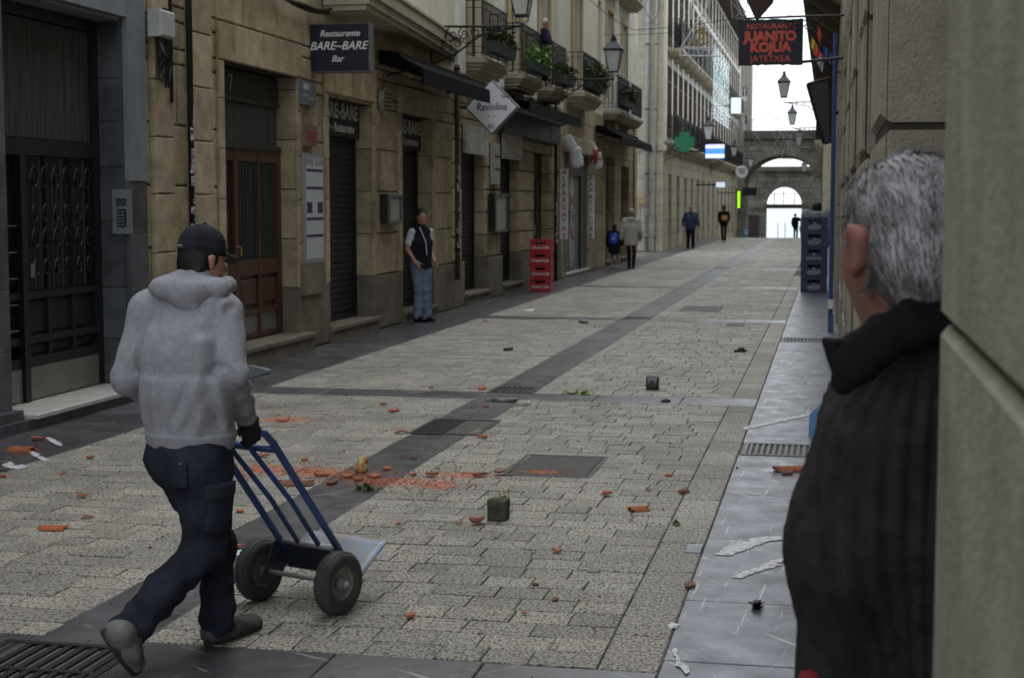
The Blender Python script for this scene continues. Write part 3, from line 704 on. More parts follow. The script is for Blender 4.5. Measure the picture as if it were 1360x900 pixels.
obj('lock_plate', MB().box(X1+.002, X1+.014, 12.06, 12.13, 1.18, 1.3), kick, dr)
# roller/pelmet wall above, storeys
up = MB(); cells(mapL(XL+.0), -6, 13.84, 4.6, 12.5, [(10.2, 11.4, 5.2, 7.8), (12, 13, 5.2, 7.8)], -.5, 0, up); obj('upper_wall', up, trimst, A)
# intercom
ic = thing('intercom_panel', 'brushed steel intercom panel with rows of buttons on the grey marble jamb', 'intercom', (-6.6, 13.4, 1.3))
p0, p1 = fp(149, 252, 13.4), fp(176, 311, 13.4)
ic_x0, ic_x1, ic_z0, ic_z1 = p0.x, p1.x, p1.z, p0.z
obj('plate', cbox(ic_x0, ic_x1, 13.385, 13.408, ic_z0, ic_z1, '-y', .004), mat('anodised_panel', (.27, .29, .32), .4, metal=.5, bump=.05), ic)
wd = (ic_x1-ic_x0); hh = ic_z1-ic_z0; cx = ic_x0+wd*.5
obj('speaker', MB().box(cx-wd*.26, cx+wd*.26, 13.380, 13.384, ic_z1-hh*.36, ic_z1-hh*.2), glassd, ic)
gr_ = MB(); [gr_.box(cx-wd*.22, cx+wd*.22, 13.377, 13.3795, ic_z1-hh*.34+k*hh*.03, ic_z1-hh*.33+k*hh*.03) for k in range(4)]; obj('speaker_grille', gr_, steel, ic)
obj('button_field', MB().box(cx-wd*.24, cx+wd*.24, 13.380, 13.384, ic_z0+hh*.16, ic_z0+hh*.56), glassd, ic)
for r in range(5):
    for c_ in range(2):
        obj('button', MB().box(cx-wd*.2+c_*wd*.2, cx-wd*.2+c_*wd*.2+wd*.15, 13.372, 13.3795, ic_z0+hh*(.2+.07*r), ic_z0+hh*(.235+.07*r)), steel, ic)
# ---------------------------------------------------------------- sandstone building, number 7 and the Bare-Bare bar
B = thing('restaurant_building', 'tan sandstone building with a red wooden door and the black bar shutters', 'building', (XL, 20, 0))
D7 = (15.82, 18.15, .0, 3.35); S1 = (19.36, 21.35, .0, 3.25); S2 = (22.9, 24.75, .0, 3.2)
ashlar(B, ML, 13.85, 26.18, 0, .78, [D7, S1, S2], sanddk, depth=.38, course=.78, ln=(.6, 1.1), seed=5, nm='plinth_stone', rough=.003, c=.012)
ashlar(B, mapL(XL-.035), 13.85, 26.18, .78, 5.1, [D7, S1, S2], sand, depth=.345, course=.54, seed=4, lint=.42, c=.016, gap=.007)
for i, (a, b, c, d) in enumerate([D7, S1, S2]):   # projecting lintel band and jamb rolls as on the photograph
    zt = d
    for s in (a-.16, b):
        z_ = .78
        while z_ < zt-.05: h_ = min(.54, zt-z_); obj('jamb_stone', sbox(ML, s, s+.16, z_+.003, z_+h_-.003, -.034, .0, None, .008), sand, B); z_ += h_
    n = 6; q = (b-a+.32)/n
    for k in range(n): obj('lintel_stone', sbox(ML, a-.16+k*q+.004, a-.16+(k+1)*q-.004, zt+.001, zt+.40, -.033, .012, None, .01), sand, B)
# pilaster between portal and door 7
for z0_, z1_ in ((.8, 1.33), (1.34, 1.9), (1.91, 2.45), (2.46, 3.0), (3.01, 3.55), (3.56, 4.2)):
    obj('pilaster_stone', sbox(ML, 13.98, 14.42, z0_, z1_, -.033, .035, None, .012), sand, B)
    obj('pilaster_stone', sbox(ML, 14.86, 15.42, z0_, z1_, -.033, .03, None, .012), sand, B)
# door 7
dep = .27; d7 = obj('street_door', sbox(ML, 15.84, 18.12, .24, 3.33, -dep-.06, -dep), dwood, B)
f = MB()
for a, b, c, d in ((15.84, 15.95, .24, 2.45), (18.0, 18.12, .24, 2.45), (16.6, 16.72, .24, 2.45), (17.35, 17.42, .24, 2.45)): sbox(ML, a, b, c, d, -dep+.001, -dep+.05, f)
for c, d in ((.24, .3), (.98, 1.16), (2.3, 2.45), (.52, .58)): sbox(ML, 16.72, 18.0, c, d, -dep+.001, -dep+.045, f); sbox(ML, 15.95, 16.6, c, d, -dep+.001, -dep+.045, f)
obj('door_frame', f, dwood, d7)
for a, b in ((16.0, 16.55), (16.8, 17.3), (17.48, 17.95)):
    obj('door_panel', sbox(ML, a, b, .63, .93, -dep+.001, -dep+.03, None, .015), dwood, d7)
obj('kick_plate', sbox(ML, 16.74, 17.98, .30, .51, -dep+.002, -dep+.02), kick, d7)
gl = MB(); sbox(ML, 15.97, 16.58, 1.17, 2.29, -dep+.002, -dep+.01, gl); sbox(ML, 16.74, 17.98, 1.17, 2.29, -dep+.002, -dep+.01, gl); obj('door_glass', gl, glassd, d7)
br = MB()
for k in range(12): sbox(ML, 16.8+k*.1, 16.82+k*.1, 1.17, 2.29, -dep+.02, -dep+.04, br)
obj('door_bar', br, mat('bar_green', (.03, .04, .035), .5), d7)
obj('door_handle', MB().tube([ML(16.66, 1.32, -dep+.05), ML(16.66, 1.32, -dep+.1), ML(16.66, 1.22, -dep+.1)], .012, 6), mat('brass', (.5, .38, .15), .35, metal=.8), d7)
tr = obj('transom', sbox(ML, 15.95, 18.0, 2.46, 2.98, -dep+.001, -dep+.03), curtain, d7)
obj('transom_board', sbox(ML, 15.86, 18.1, 2.985, 3.32, -dep+.001, -dep+.035), mat('dark_board', (.03, .028, .025), .6), d7)
f = MB(); sbox(ML, 15.86, 18.1, 2.97, 3.02, -dep+.036, -dep+.06, f); sbox(ML, 15.86, 18.1, 2.44, 2.50, -dep+.046, -dep+.07, f); obj('transom_rail', f, mat('dark_board', (.03, .028, .025)), d7)
text('7', .27, ML(16.55, 3.16, -dep+.045), FACEX, mat('number_paint', (.3, .29, .25), .7), d7, name='house_number')
step(B, ML, 15.84, 18.3, .22, .16)
# bar shutters with signs
for (a, b, c, d), h in ((S1, .2), (S2, .16)):
    roller(B, ML, a+.02, b-.02, h, d-.42, .3, shut)
    sg = obj('shop_sign', sbox(ML, a+.02, b-.02, d-.52, d-.02, -.29, -.20), blackp, B)
    text('BARE-BARE', .29, ML((a+b)/2+.05, d-.18, -.195), FACEX, offw, sg, bold=.008, sx=1.15)
    text('Bar - Restaurante', .17, ML((a+b)/2+.05, d-.4, -.195), FACEX, offw, sg, bold=.004, sx=1.1)
    step(B, ML, a-.02, b+.1, h, .07)
tag(B.children[-1], None)
obj('vent_plate', sbox(ML, 19.5, 19.75, .32, .42, -.27, -.262), steel, B)
# first-floor bay with moulded soffit
bay = [(XL-.02, 19.2), (-5.74, 19.15), (-6.1, 23.8), (-6.36, 26.6), (XL-.02, 26.6)]
def inset(P, t): return [(x-(t if x > XL else 0), y+(t*.6 if i in (0, 1) else -t*.3)) for i, (x, y) in enumerate(P)]
bm_ = MB()
for t, za, zb in ((.10, 4.28, 4.35), (.05, 4.351, 4.45), (0, 4.451, 4.62), (-.0, 4.621, 4.66)): bm_.prism(inset(bay, t if zb < 4.64 else -.03), 2, za, zb)
byo = obj('bay_window', bm_, trimst, B)
bw = MB().prism(inset(bay, .08), 2, 4.661, 7.6); obj('bay_wall', bw, plaster, byo)
up = MB(); cells(ML, 13.85, 26.18, 5.1, 13.5, [(15, 16.2, 5.3, 7.9), (20, 21.2, 8.6, 11.2), (23.5, 24.7, 8.6, 11.2)], -.5, -.02, up); obj('upper_wall', up, plaster, B)
# ---------------------------------------------------------------- Raviolina building
Cb = thing('corner_shop_building', 'stone fronted building behind the diamond sign, with cream walls and small balconies above', 'building', (XL, 31, 0))
R1 = (26.98, 28.9, 0, 3.2); R2 = (30.3, 32.2, 0, 3.2); R3 = (33.9, 35.8, 0, 2.95)
ashlar(Cb, ML, 26.2, 37.1, 0, .8, [R1, R2, R3], sanddk, depth=.4, course=.8, seed=8, nm='plinth_stone', ln=(.6, 1.2))
ashlar(Cb, mapL(XL-.05), 26.2, 37.1, .8, 4.1, [R1, R2, R3], sand, depth=.35, course=.47, seed=9, gap=.009, c=.02)
roller(Cb, ML, R1[0]+.02, R1[1]-.02, .22, 2.75, .3, shut); roller(Cb, ML, R2[0]+.02, R2[1]-.02, .22, 2.75, .3, shut)
step(Cb, ML, R1[0], R1[1]+.1, .2, .07); step(Cb, ML, R2[0], R2[1]+.1, .2, .07); step(Cb, ML, R3[0], R3[1], .18, .05)
for r in (R1, R2):
    p = MB(); sbox(ML, r[0]-.05, r[1]-.1, 2.72, 3.22, -.02, .04, p); obj('shop_sign', p, offw, Cb)
for r in (R3,):
    dd = obj('street_door', sbox(ML, r[0]+.02, r[1]-.02, .18, r[3]-.02, -.3, -.24), dgrn, Cb)
    for k in range(2): obj('door_panel', sbox(ML, r[0]+.15+k*.85, r[0]+.8+k*.85, .4, 2.4, -.239, -.215, None, .02), dgrn, dd)
    obj('door_handle', sbox(ML, r[0]+.86, r[0]+.89, 1.1, 1.35, -.239, -.19), steel, dd)
winsC = [(27.45, 28.55, 4.5, 7.2), (31.0, 32.1, 4.5, 7.2), (34.35, 35.45, 4.5, 7.2)]
wins2 = [(a, b, c+3.7, d+3.6) for a, b, c, d in winsC]
up = MB(); cells(ML, 26.2, 37.1, 4.1, 14, winsC+wins2, -.5, -.04, up); obj('upper_wall', up, plaster, Cb)
for wv in winsC: frenchwin(Cb, ML, *wv, surround=ochre)
for wv in wins2: frenchwin(Cb, ML, *wv, surround=ochre)
pil = MB()
for s in (26.3, 29.6, 33.1, 36.5): sbox(ML, s, s+.55, 4.1, 14, -.039, .06, pil)
obj('pilaster', pil, plaster2, Cb)
for a, b in ((26.95, 29.15), (30.5, 32.75), (34.0, 35.95)): balcony(Cb, ML, a, b, 4.4, .38)
for a, b in ((26.95, 29.15), (30.5, 32.75), (34.0, 35.95)): balcony(Cb, ML, a, b, 8.1, .4)
# ---------------------------------------------------------------- shoe shop + far corner building (left row ends here)
Db = thing('shoe_shop_building', 'narrow building with the grey shuttered espadrille shop', 'building', (XL, 40, 0))
op = (37.75, 41.6, 0, 3.1)
ashlar(Db, mapL(XL-.02), 37.2, 44.2, 0, 4.35, [op], sand, depth=.3, course=.5, seed=11)
roller(Db, ML, 38.2, 40.6, .12, 2.55, .12, shutg)
fr = MB(); sbox(ML, 37.77, 38.2, .1, 3.08, -.2, -.06, fr); sbox(ML, 40.6, 41.58, .1, 3.08, -.2, -.06, fr); sbox(ML, 38.2, 40.6, 2.55, 3.08, -.2, -.04, fr); obj('shopfront', fr, mat('grey_wood', (.09, .09, .085), .7, bump=.2), Db)
obj('cornice', sbox(ML, 37.5, 41.9, 3.1, 3.5, -.019, .12, None, .03), trimst, Db)
step(Db, ML, 37.8, 41.5, .1, .05, marble)
winsD = [(38.9, 40.1, 5.0, 7.5), (43.3, 44.0, 5.0, 7.5)]
up = MB(); cells(ML, 37.2, 44.2, 4.35, 14, winsD+[(38.9, 40.1, 8.6, 11.2)], -.5, -.03, up); obj('upper_wall', up, plaster, Db)
frenchwin(Db, ML, *winsD[0], surround=ochre); frenchwin(Db, ML, 38.9, 40.1, 8.6, 11.2, surround=ochre)
balcony(Db, ML, 38.0, 41.0, 4.55, .45); balcony(Db, ML, 38.0, 41.0, 8.2, .45)
Eb = thing('awning_shop_building', 'tan building at the far end of the left row, with a dark awning', 'building', (XL, 48, 0))
o1, o2 = (44.9, 46.8, 0, 3.2), (48.3, 50.2, 0, 3.0)
ashlar(Eb, mapL(XL-.01), 44.2, 52.4, 0, 4.3, [o1, o2], sand, depth=.3, course=.52, seed=12, joined=False)
for o_ in (o1, o2):
    dd = obj('street_door', sbox(ML, o_[0]+.02, o_[1]-.02, .15, o_[3]-.02, -.3, -.24), dgrn, Eb)
    obj('door_glass', sbox(ML, o_[0]+.25, o_[1]-.25, .6, o_[3]-.3, -.239, -.23), glassd, dd)
    step(Eb, ML, o_[0], o_[1], .15, .05)
winsE = [(44.9, 46.0, 4.9, 7.4), (48.2, 49.3, 4.9, 7.4)]; w2E = [(a, b, c+3.6, d+3.6) for a, b, c, d in winsE]
up = MB(); cells(ML, 44.2, 52.4, 4.3, 14, winsE+w2E, -.5, -.02, up); obj('upper_wall', up, plaster2, Eb)
for wv in winsE+w2E: frenchwin(Eb, ML, *wv, surround=ochre)
for zz in (4.5, 8.2):
    for a, b in ((44.3, 47.0), (47.5, 50.2)): balcony(Eb, ML, a, b, zz, .45)
for t_, y0_, y1_ in ((B, 13.9, 26.15), (Cb, 26.25, 37.05), (Db, 37.25, 44.15), (Eb, 44.25, 52.4)):
    obj('inner_wall', MB().box(-7.4, -7.2, y0_, y1_, 0, 14), mat('dim_interior', (.02, .02, .02), .9), t_)
# ---------------------------------------------------------------- building beyond the side street
Fb = thing('balcony_building', 'long pale stone building beyond the side street with rows of dark balconies', 'building', (XL, 86, 0))
MF = mapL(-6.35); ME = mapF(60)
Fops = [(62.2+k*3.4, 63.5+k*3.4, 0, 3.0) for k in range(14)]
ashlar(Fb, MF, 60.0, 112, 0, 3.9, Fops, paleash, depth=.3, course=.55, ln=(.8, 1.5), seed=13, lint=.4, joined=True)
ashlar(Fb, mapF(59.99), -13, -6.66, 0, 3.9, [], paleash, depth=.3, course=.55, ln=(.7, 1.3), seed=14)
obj('string_course', MB().box(-13, -6.2, 59.88, 59.99, 3.9, 4.1), paleash, Fb)
for i, (a, b, c, d) in enumerate(Fops):
    dd = obj('street_door', sbox(MF, a+.02, b-.02, .05, d-.02, -.29, -.22), [dgrn, brownsh, iron2][i % 3], Fb)
    if i < 8: obj('door_glass', sbox(MF, a+.2, b-.2, 1.0, d-.3, -.219, -.21), glassd, dd)
rows = []
for zz in (4.5, 8.1, 11.2): rows += [(61.45+k*2.35, 62.95+k*2.35, zz, zz+(2.8 if zz < 11 else 1.7)) for k in range(21)]
up = MB(); cells(MF, 60.05, 112, 3.9, 13.3, rows, -.5, -.03, up); obj('upper_wall', up, plaster2, Fb)
obj('end_wall', MB().box(-13, -6.60, 60.0, 60.4, 4.1, 13.3), plaster2, Fb)
obj('corner_quoin', MB().box(-7.6, -6.34, 59.93, 60.04, 4.1, 13.3), paleash, Fb)
obj('end_pilaster', MB().box(-8.5, -8.15, 59.93, 59.999, 4.1, 13.3), trimst, Fb)
for wv in rows: frenchwin(Fb, MF, *wv, dep=.03)
for a, b in ((60.05, 86), (86.01, 112.4)): obj('foundation', MB().box(-13, -6.37, a, b, -1.6, -.0), paleash, Fb)
pil = MB()
for k in range(21): sbox(MF, 60.65+k*2.35, 61.2+k*2.35, 3.9, 13.2, -.029, .02, pil)
obj('pilaster', pil, plaster2, Fb)
for k in range(20): balcony(Fb, MF, 61.2+k*2.35, 63.25+k*2.35, 4.25, .5, h=1.05, sp=.1, r=.013)
for k in range(10): balcony(Fb, MF, 61.3+k*2.35, 63.1+k*2.35, 7.9, .6, h=1.15, sp=.08, r=.013)
for k in range(10, 20): balcony(Fb, MF, 61.3+k*2.35, 63.1+k*2.35, 7.9, .5, sp=.12, r=.014)
ev = MB(); sbox(MF, 60, 112.4, 13.3, 13.5, -.5, .9, ev)
for k in range(60): sbox(MF, 60.2+k*.87, 60.34+k*.87, 13.12, 13.298, -.02, .8, ev)
obj('eaves', ev, mat('eave_timber', (.11, .085, .065), .85), Fb)
obj('roof', MB().prism([(-6.35-.5, 13.502), (-5.3, 13.502), (-10.5, 15.6)], 1, 60, 112.4) if False else MB().add([(-5.3, 60, 13.51), (-5.3, 112.4, 13.51), (-11, 112.4, 15.8), (-11, 60, 15.8)], [(0, 1, 2, 3)]), terradk, Fb)
Gb = thing('end_house', 'tall grey house at the far end of the street beside the gate', 'building', (-6.6, 116, 0))
gnd = MB(); b = MB(); gw = [(-6.35, -5.9, 9.2, 10.2), (-6.35, -5.9, 7.2, 8.2)]
cells(mapF(113), -10, -5.65, 5.5, 11.8, gw, -2, 0, b); obj('wall', b, mat('grey_render', (.30, .28, .25), .9, dirt=.2), Gb)
for a, b_, c, d in gw: frenchwin(Gb, mapF(113), a, b_, c, d, fm=white)
# ---------------------------------------------------------------- harbour gate at the end
def archwall(t, Y, dep, x0, x1, z0, z1, cx, rx, rz, zs, ring, m, seed, course=.45):
    def blk(z):
        if z < zs: return [(cx-rx, cx+rx)]
        q = 1-((z-zs)/(rz+ring*.5))**2
        return [(cx-(rx+ring*.5)*math.sqrt(q), cx+(rx+ring*.5)*math.sqrt(q))] if q > 0 else []
    ashlar(t, mapF(Y), x0, x1, z0, z1, [(cx-rx, cx+rx, z0-1, zs)], m, depth=dep, course=course, ln=(.6, 1.1), seed=seed, lint=.01, blocked=blk, c=.02, gap=.012)
    n = 21
    for k in range(n):
        a0, a1 = PI*k/n+.004, PI*(k+1)/n-.004; P = []
        for a, e in ((a0, 0), (a1, 0), (a1, ring), (a0, ring)): P.append((cx+(rx+e)*math.cos(a), zs+(rz+e)*math.sin(a)))
        obj('arch_stone', MB().prism(P, 1, Y-.05, Y+dep), m, t)
gatest = mat('gate_stone', (.25, .235, .19), .9, col2=(.14, .13, .105), scale=1.5, bump=.5, bscale=14, isl=.2, dirt=.35, dscale=.5, bdist=.02)
G1 = thing('stone_gate', 'weathered stone gate with a wide flat arch spanning the end of the street', 'gate', (-3.2, 112, -.57))
archwall(G1, 110, 7.5, -7.2, .9, -.9, 6.35, -3.3, 2.67, 2.3, 2.95, .42, gatest, 21)
ov = MB().box(-7.4, 1.1, 109.7, 117.6, 6.36, 6.5).box(-7.4, 1.1, 109.85, 117.5, 6.501, 6.95); obj('cornice', ov, mat('cornice_painted_shade', (.10, .095, .085), .9, dirt=.3), G1)  # cornice shading is put into the dark band's colour
pp = MB()
for k in range(28): pp.box(-7.2+k*.3, -7.2+k*.3+.02, 110, 110.02, 6.95, 7.7)
pp.box(-7.3, 1.1, 109.98, 110.03, 7.7, 7.74); obj('railing', pp, grayp, G1)
bt = MB().prism([(-7.4, 2.5), (-5.9, 2.5), (-6.0, 7.3), (-6.4, 9.0), (-7.4, 9.4)], 1, 109.2, 112.4); obj('buttress', bt, greyash, G1)
G2 = thing('stone_gateway', 'further grey stone wall with a round arched doorway open to the sea', 'gate', (-3.6, 120, -.75))
archwall(G2, 120, 1.2, -7.4, .5, -.9, 4.35, -3.42, 1.32, 1.36, 1.78, .42, greyash, 22)
obj('cornice', MB().box(-7.4, .5, 119.8, 121.4, 4.35, 4.7), greyash, G2)
obj('string_course', MB().box(-7.4, -4.75, 119.86, 120, 1.6, 1.85), greyash, G2); obj('string_course', MB().box(-2.08, .5, 119.86, 120, 1.6, 1.85), greyash, G2)
obj('walkway_beam', MB().box(-4.74, -2.1, 119.9, 120.6, 1.52, 1.84), mat('dark_steel_beam', (.06, .065, .06), .7), G2)
rl = MB(); rl.box(-4.72, -2.12, 120.2, 120.24, 2.62, 2.67)
for k in range(14): rl.box(-4.7+k*.197, -4.685+k*.197, 120.2, 120.23, 1.84, 2.62)
for x in (-4.15, -3.45, -2.65): rl.box(x-.03, x+.03, 120.18, 120.25, 1.84, 2.7 if x != -3.45 else 3.1)
obj('railing', rl, iron, G2)
obj('side_door', MB().box(-6.6, -5.35, 119.9, 119.98, -.72, 1.0), mat('brown_gate', (.05, .04, .035), .7), G2)
# ---------------------------------------------------------------- right side of the street
XR = .15
P1 = thing('near_pier', 'broad out-of-focus stone pier filling the right edge, the man half behind it', 'pier', (.5, 1.2, 0))
MR = mapR(XR)
for z0_, z1_ in ((0, .55), (.55, 1.09), (1.09, 1.642), (1.642, 2.9), (2.9, 3.9), (3.9, 5)):
    for a, b in ((-.9, 2.165),): obj('stone_block', sbox(MR, a, b, z0_+.004, z1_-.004, -.45, 0, None, .012), pierst, P1)
obj('mortar', sbox(MR, -.88, 2.15, 0, 5, -.44, -.016), mortar, P1)
RB = thing('arcade_building', 'stone building along the right edge with rusticated piers behind the grey-haired man', 'building', (.4, 12, 0))
opsR = [(2.17, 4.9, 0, 3.6), (6.1, 7.9, 0, 3.4), (9.2, 11.2, 0, 3.4), (13, 15, 0, 3.4), (17, 19.5, 0, 3.4)]
ashlar(RB, MR, 4.9, 23.9, 0, 4.4, opsR, pierst2, depth=.55, course=.62, ln=(.6, 1.3), seed=31, c=.03, gap=.012, vl=.4)
bk = MB(); cells(mapR(XR+.62), -1, 24, 0, 5, [], -.2, 0, bk); obj('recess_wall', bk, pierst2, RB)
up = MB(); cells(MR, -4, 24, 4.4, 11.5, [(13, 14, 5.4, 8)], -.5, .0, up); obj('upper_wall', up, trimst, RB)
R2b = thing('right_row_building', 'shaded building on the right with an overhanging first-floor gallery against the sky', 'building', (.2, 40, 0))
rops = [(25.5+k*3.6, 27.3+k*3.6, 0, 3.0) for k in range(9)]
ashlar(R2b, mapR(.12), 24, 60, 0, 4.2, rops, pierst2, depth=.4, course=.55, ln=(.8, 1.4), seed=33, joined=True)
obj('shopfront', sbox(mapR(.12), 24.2, 59.9, 0, 4.1, -.6, -.42), glassd, R2b)
gal = MB(); gal.box(-.52, .12, 24.6, 57, 5.45, 5.62); gal.box(-.56, .12, 24.5, 57.1, 5.621, 5.72)
for k in range(15): gal.prism([(.12, 4.9), (-.1, 5.05), (-.42, 5.3), (-.46, 5.449), (.12, 5.449)], 1, 25+k*2.2, 25.28+k*2.2)
obj('gallery', gal, mat('gallery_timber', (.15, .125, .095), .85, dirt=.3, col2=(.10, .085, .07), scale=5), R2b)
up = MB(); up.box(.12, .8, 24, 60, 4.2, 13.5); obj('upper_wall', up, pierst2, R2b)
uw = MB(); uw.box(-.40, .119, 25, 56.8, 5.721, 9.5); obj('gallery_wall', uw, mat('gallery_wall', (.22, .19, .14), .9, dirt=.2), R2b)
R3b = thing('far_right_building', 'far building on the right with small plant-hung balconies near the gate', 'building', (-.2, 85, 0))
Mf = mapR(-.28)
r3o = [(62+k*3.2, 63.2+k*3.2, 4.4, 6.6) for k in range(14)]
b = MB(); cells(Mf, 60, 112, -1.5, 7.2, r3o, -1.5, 0, b); obj('wall', b, trimst, R3b)
for i, wv in enumerate(r3o[:10]): frenchwin(R3b, Mf, *wv); balcony(R3b, Mf, wv[0]-.5, wv[1]+.5, 4.3, .35, sp=.2, r=.014)
# ---------------------------------------------------------------- signs
def signbox(name, label, x0, x1, Y, th, z0, z1, m, frame=None, ft=.03, cat='sign'):
    t = thing(name, label, cat, ((x0+x1)/2, Y, z0))
    obj('board', MB().box(x0, x1, Y, Y+th, z0, z1), m, t)
    if frame:
        f = MB(); f.box(x0-ft, x0, Y-.01, Y+th+.01, z0-ft, z1+ft).box(x1, x1+ft, Y-.01, Y+th+.01, z0-ft, z1+ft).box(x0, x1, Y-.01, Y+th+.01, z1, z1+ft).box(x0, x1, Y-.01, Y+th+.01, z0-ft, z0)
        obj('frame', f, frame, t)
    return t
Yb = 18.75; a, b = fp(394, 34, Yb), fp(490, 94, Yb)
t = signbox('hanging_sign', 'black box sign lettered Restaurante Bare-Bare Bar jutting from the wall', a.x, b.x, Yb, .16, b.z, a.z, blackp, mat('sign_edge', (.10, .10, .11), .5), .012)
for s, x, y, sz, bd in (('Restaurante', 451, 45, .125, .001), ('BARE~BARE', 449, 61.5, .165, .002), ('Bar', 448, 78.5, .13, .001)):
    p = fp(x, y, Yb-.004); text(s, sz*.86, p, FACEY, white, t, bold=bd, shear=.3)
obj('bracket', MB().box(XL-.1, a.x, Yb+.05, Yb+.1, a.z-.12, a.z-.06).box(XL-.1, a.x, Yb+.05, Yb+.1, b.z+.06, b.z+.12), iron, t)
# diamond sign
Yr = 26.4; c = fp(653, 142.5, Yr); hd = 34/2050*26.8
t = thing('diamond_sign', 'white diamond shaped sign lettered Raviolina on a wall bracket', 'sign', (c.x, Yr, c.z-hd))
ln_ = [(c.x-hd, c.z), (c.x, c.z-hd), (c.x+hd, c.z), (c.x, c.z+hd)]; e = .03
out_ = [(c.x-hd-e, c.z), (c.x, c.z-hd-e), (c.x+hd+e, c.z), (c.x, c.z+hd+e)]
obj('casing', MB().prism(out_, 1, Yr, Yr+.14), mat('sign_casing', (.05, .05, .055), .4), t)
obj('face', MB().prism(ln_, 1, Yr-.012, Yr-.001), mat('sign_face_white', (.74, .74, .80), .5, bump=0, var=.02), t)
inkm = mat('ink', (.03, .03, .06), .7, bump=0)
text('Raviolina', .19, (c.x-.0, Yr-.016, c.z+.0), FACEY, inkm, t, shear=.15, sx=.8, bold=.001)
obj('print', MB().box(c.x-.075, c.x-.03, Yr-.015, Yr-.0125, c.z-.172, c.z-.155), mat('flag_green', (.05, .25, .12), .6), t)
obj('print', MB().box(c.x+.03, c.x+.075, Yr-.015, Yr-.0125, c.z-.172, c.z-.155), redp, t)
tw = MB(); rt = random.Random(5)
for bx, bz, dx, dz, n in ((c.x-.16, c.z+.24, .10, .02, 6), (c.x+.2, c.z+.17, .08, -.05, 6), (c.x-.05, c.z-.33, .09, .02, 7)):
    for k in range(n):
        a_ = rt.uniform(-.5, .6); L_ = rt.uniform(.06, .14); q = (bx+rt.uniform(-.04, .04), bz+rt.uniform(-.03, .03))
        tw.tube([(q[0], Yr-.0135, q[1]), (q[0]+L_*math.cos(a_)*(1 if dx > 0 else -1), Yr-.0135, q[1]+L_*math.sin(a_)*.6)], .0035, 4)
tag(obj('twig_print', tw, inkm, t), kind='stuff')
obj('bracket', MB().box(XL, c.x-.3, Yr+.04, Yr+.09, c.z-.02, c.z+.03).box(XL, XL+.04, Yr, Yr+.14, c.z-.25, c.z+.25), iron, t)
# red lettered wrought sign on the right
Yk = 20.; a, b = fp(981, 27, Yk), fp(1066, 86, Yk)
t = thing('wrought_sign', 'dark hanging sign lettered Restaurante Juanito Kojua Jatetxea in red', 'sign', ((a.x+b.x)/2, Yk, b.z))
rg = random.Random(2); n = 26; top_ = [(a.x+(b.x-a.x)*k/n, a.z+rg.uniform(-.006, .006)) for k in range(n+1)]; bot = [(b.x-(b.x-a.x)*k/n, b.z+rg.uniform(-.008, .008)) for k in range(n+1)]
obj('board', MB().prism(top_+bot, 1, Yk, Yk+.05), mat('sign_slate', (.022, .024, .035), .6, bump=.3), t)
for s, x, y, sz, bd, sp in (('RESTAURANTE', 1024, 35.5, .092, .001, 1.0), ('JUANITO', 1023, 49, .162, .009, .97), ('KOJUA', 1023, 63.5, .162, .009, 1.0), ('JATETXEA', 1023, 78.5, .105, .001, 1.08)):
    p = fp(x, y, Yk-.004); text(s, sz, p, FACEY, redp, t, bold=bd, space=sp)
br = MB(); br.tube([(a.x+.1, Yk+.02, a.z+.02), (b.x, Yk+.02, a.z+.03), (.14, Yk+.02, a.z+.03)], .014, 6).tube([(.13, Yk+.02, b.z+.08), (b.x-.05, Yk+.02, b.z+.03)], .02, 6)
for k in range(7):
    cx_, cz_ = b.x-.16+k*.055, a.z-.06-(k % 3)*.045
    br.tube([(cx_+.04*math.cos(q*.7), Yk-.02, cz_+.035*math.sin(q*.7)) for q in range(9)], .008, 5)
obj('bracket', br, iron, t)
# pennant above it
Yp = 17; P = [fp(1004, 27, Yp), fp(990, -2, Yp), fp(985, -40, Yp), fp(1036, -40, Yp), fp(1026, 2, Yp)]
mbp = MB().prism([(p.x, p.z) for p in P], 1, Yp, Yp+.16)
single('pointed_hanging_sign', mbp, mat('dark_maroon', (.05, .02, .02), .7), 'dark pointed sign hanging above the red lettered sign, mostly out of frame', 'sign')
# vertical shop boards
for s, x0_, x1_, y0_, y1_, Y, mm, lab in (('ALPARGATAS', 743.5, 755, 224, 318, 36.55, mat('letter_red', (.42, .05, .10), .6), 'tall narrow white board reading ALPARGATAS in red'), ('ZAPATILLAS', 779.5, 790, 232, 317, 41.75, mat('letter_green', (.04, .13, .12), .6), 'tall narrow white board reading ZAPATILLAS in dark green')):
    a, b = fp(x0_, y0_, Y), fp(x1_, y1_, Y); t = signbox('shop_board', lab, a.x, b.x, Y, .05, b.z, a.z, white, iron, .01)
    for k, ch in enumerate(s): text(ch, (a.z-b.z)/len(s)*.98, ((a.x+b.x)/2, Y-.004, a.z-(a.z-b.z)*(k+.5)/len(s)), FACEY, mm, t, bold=.004)
    obj('bracket', MB().box(XL, a.x-.011, Y, Y+.04, a.z-.1, a.z-.06).box(XL, a.x-.011, Y, Y+.04, b.z+.06, b.z+.1), iron, t)
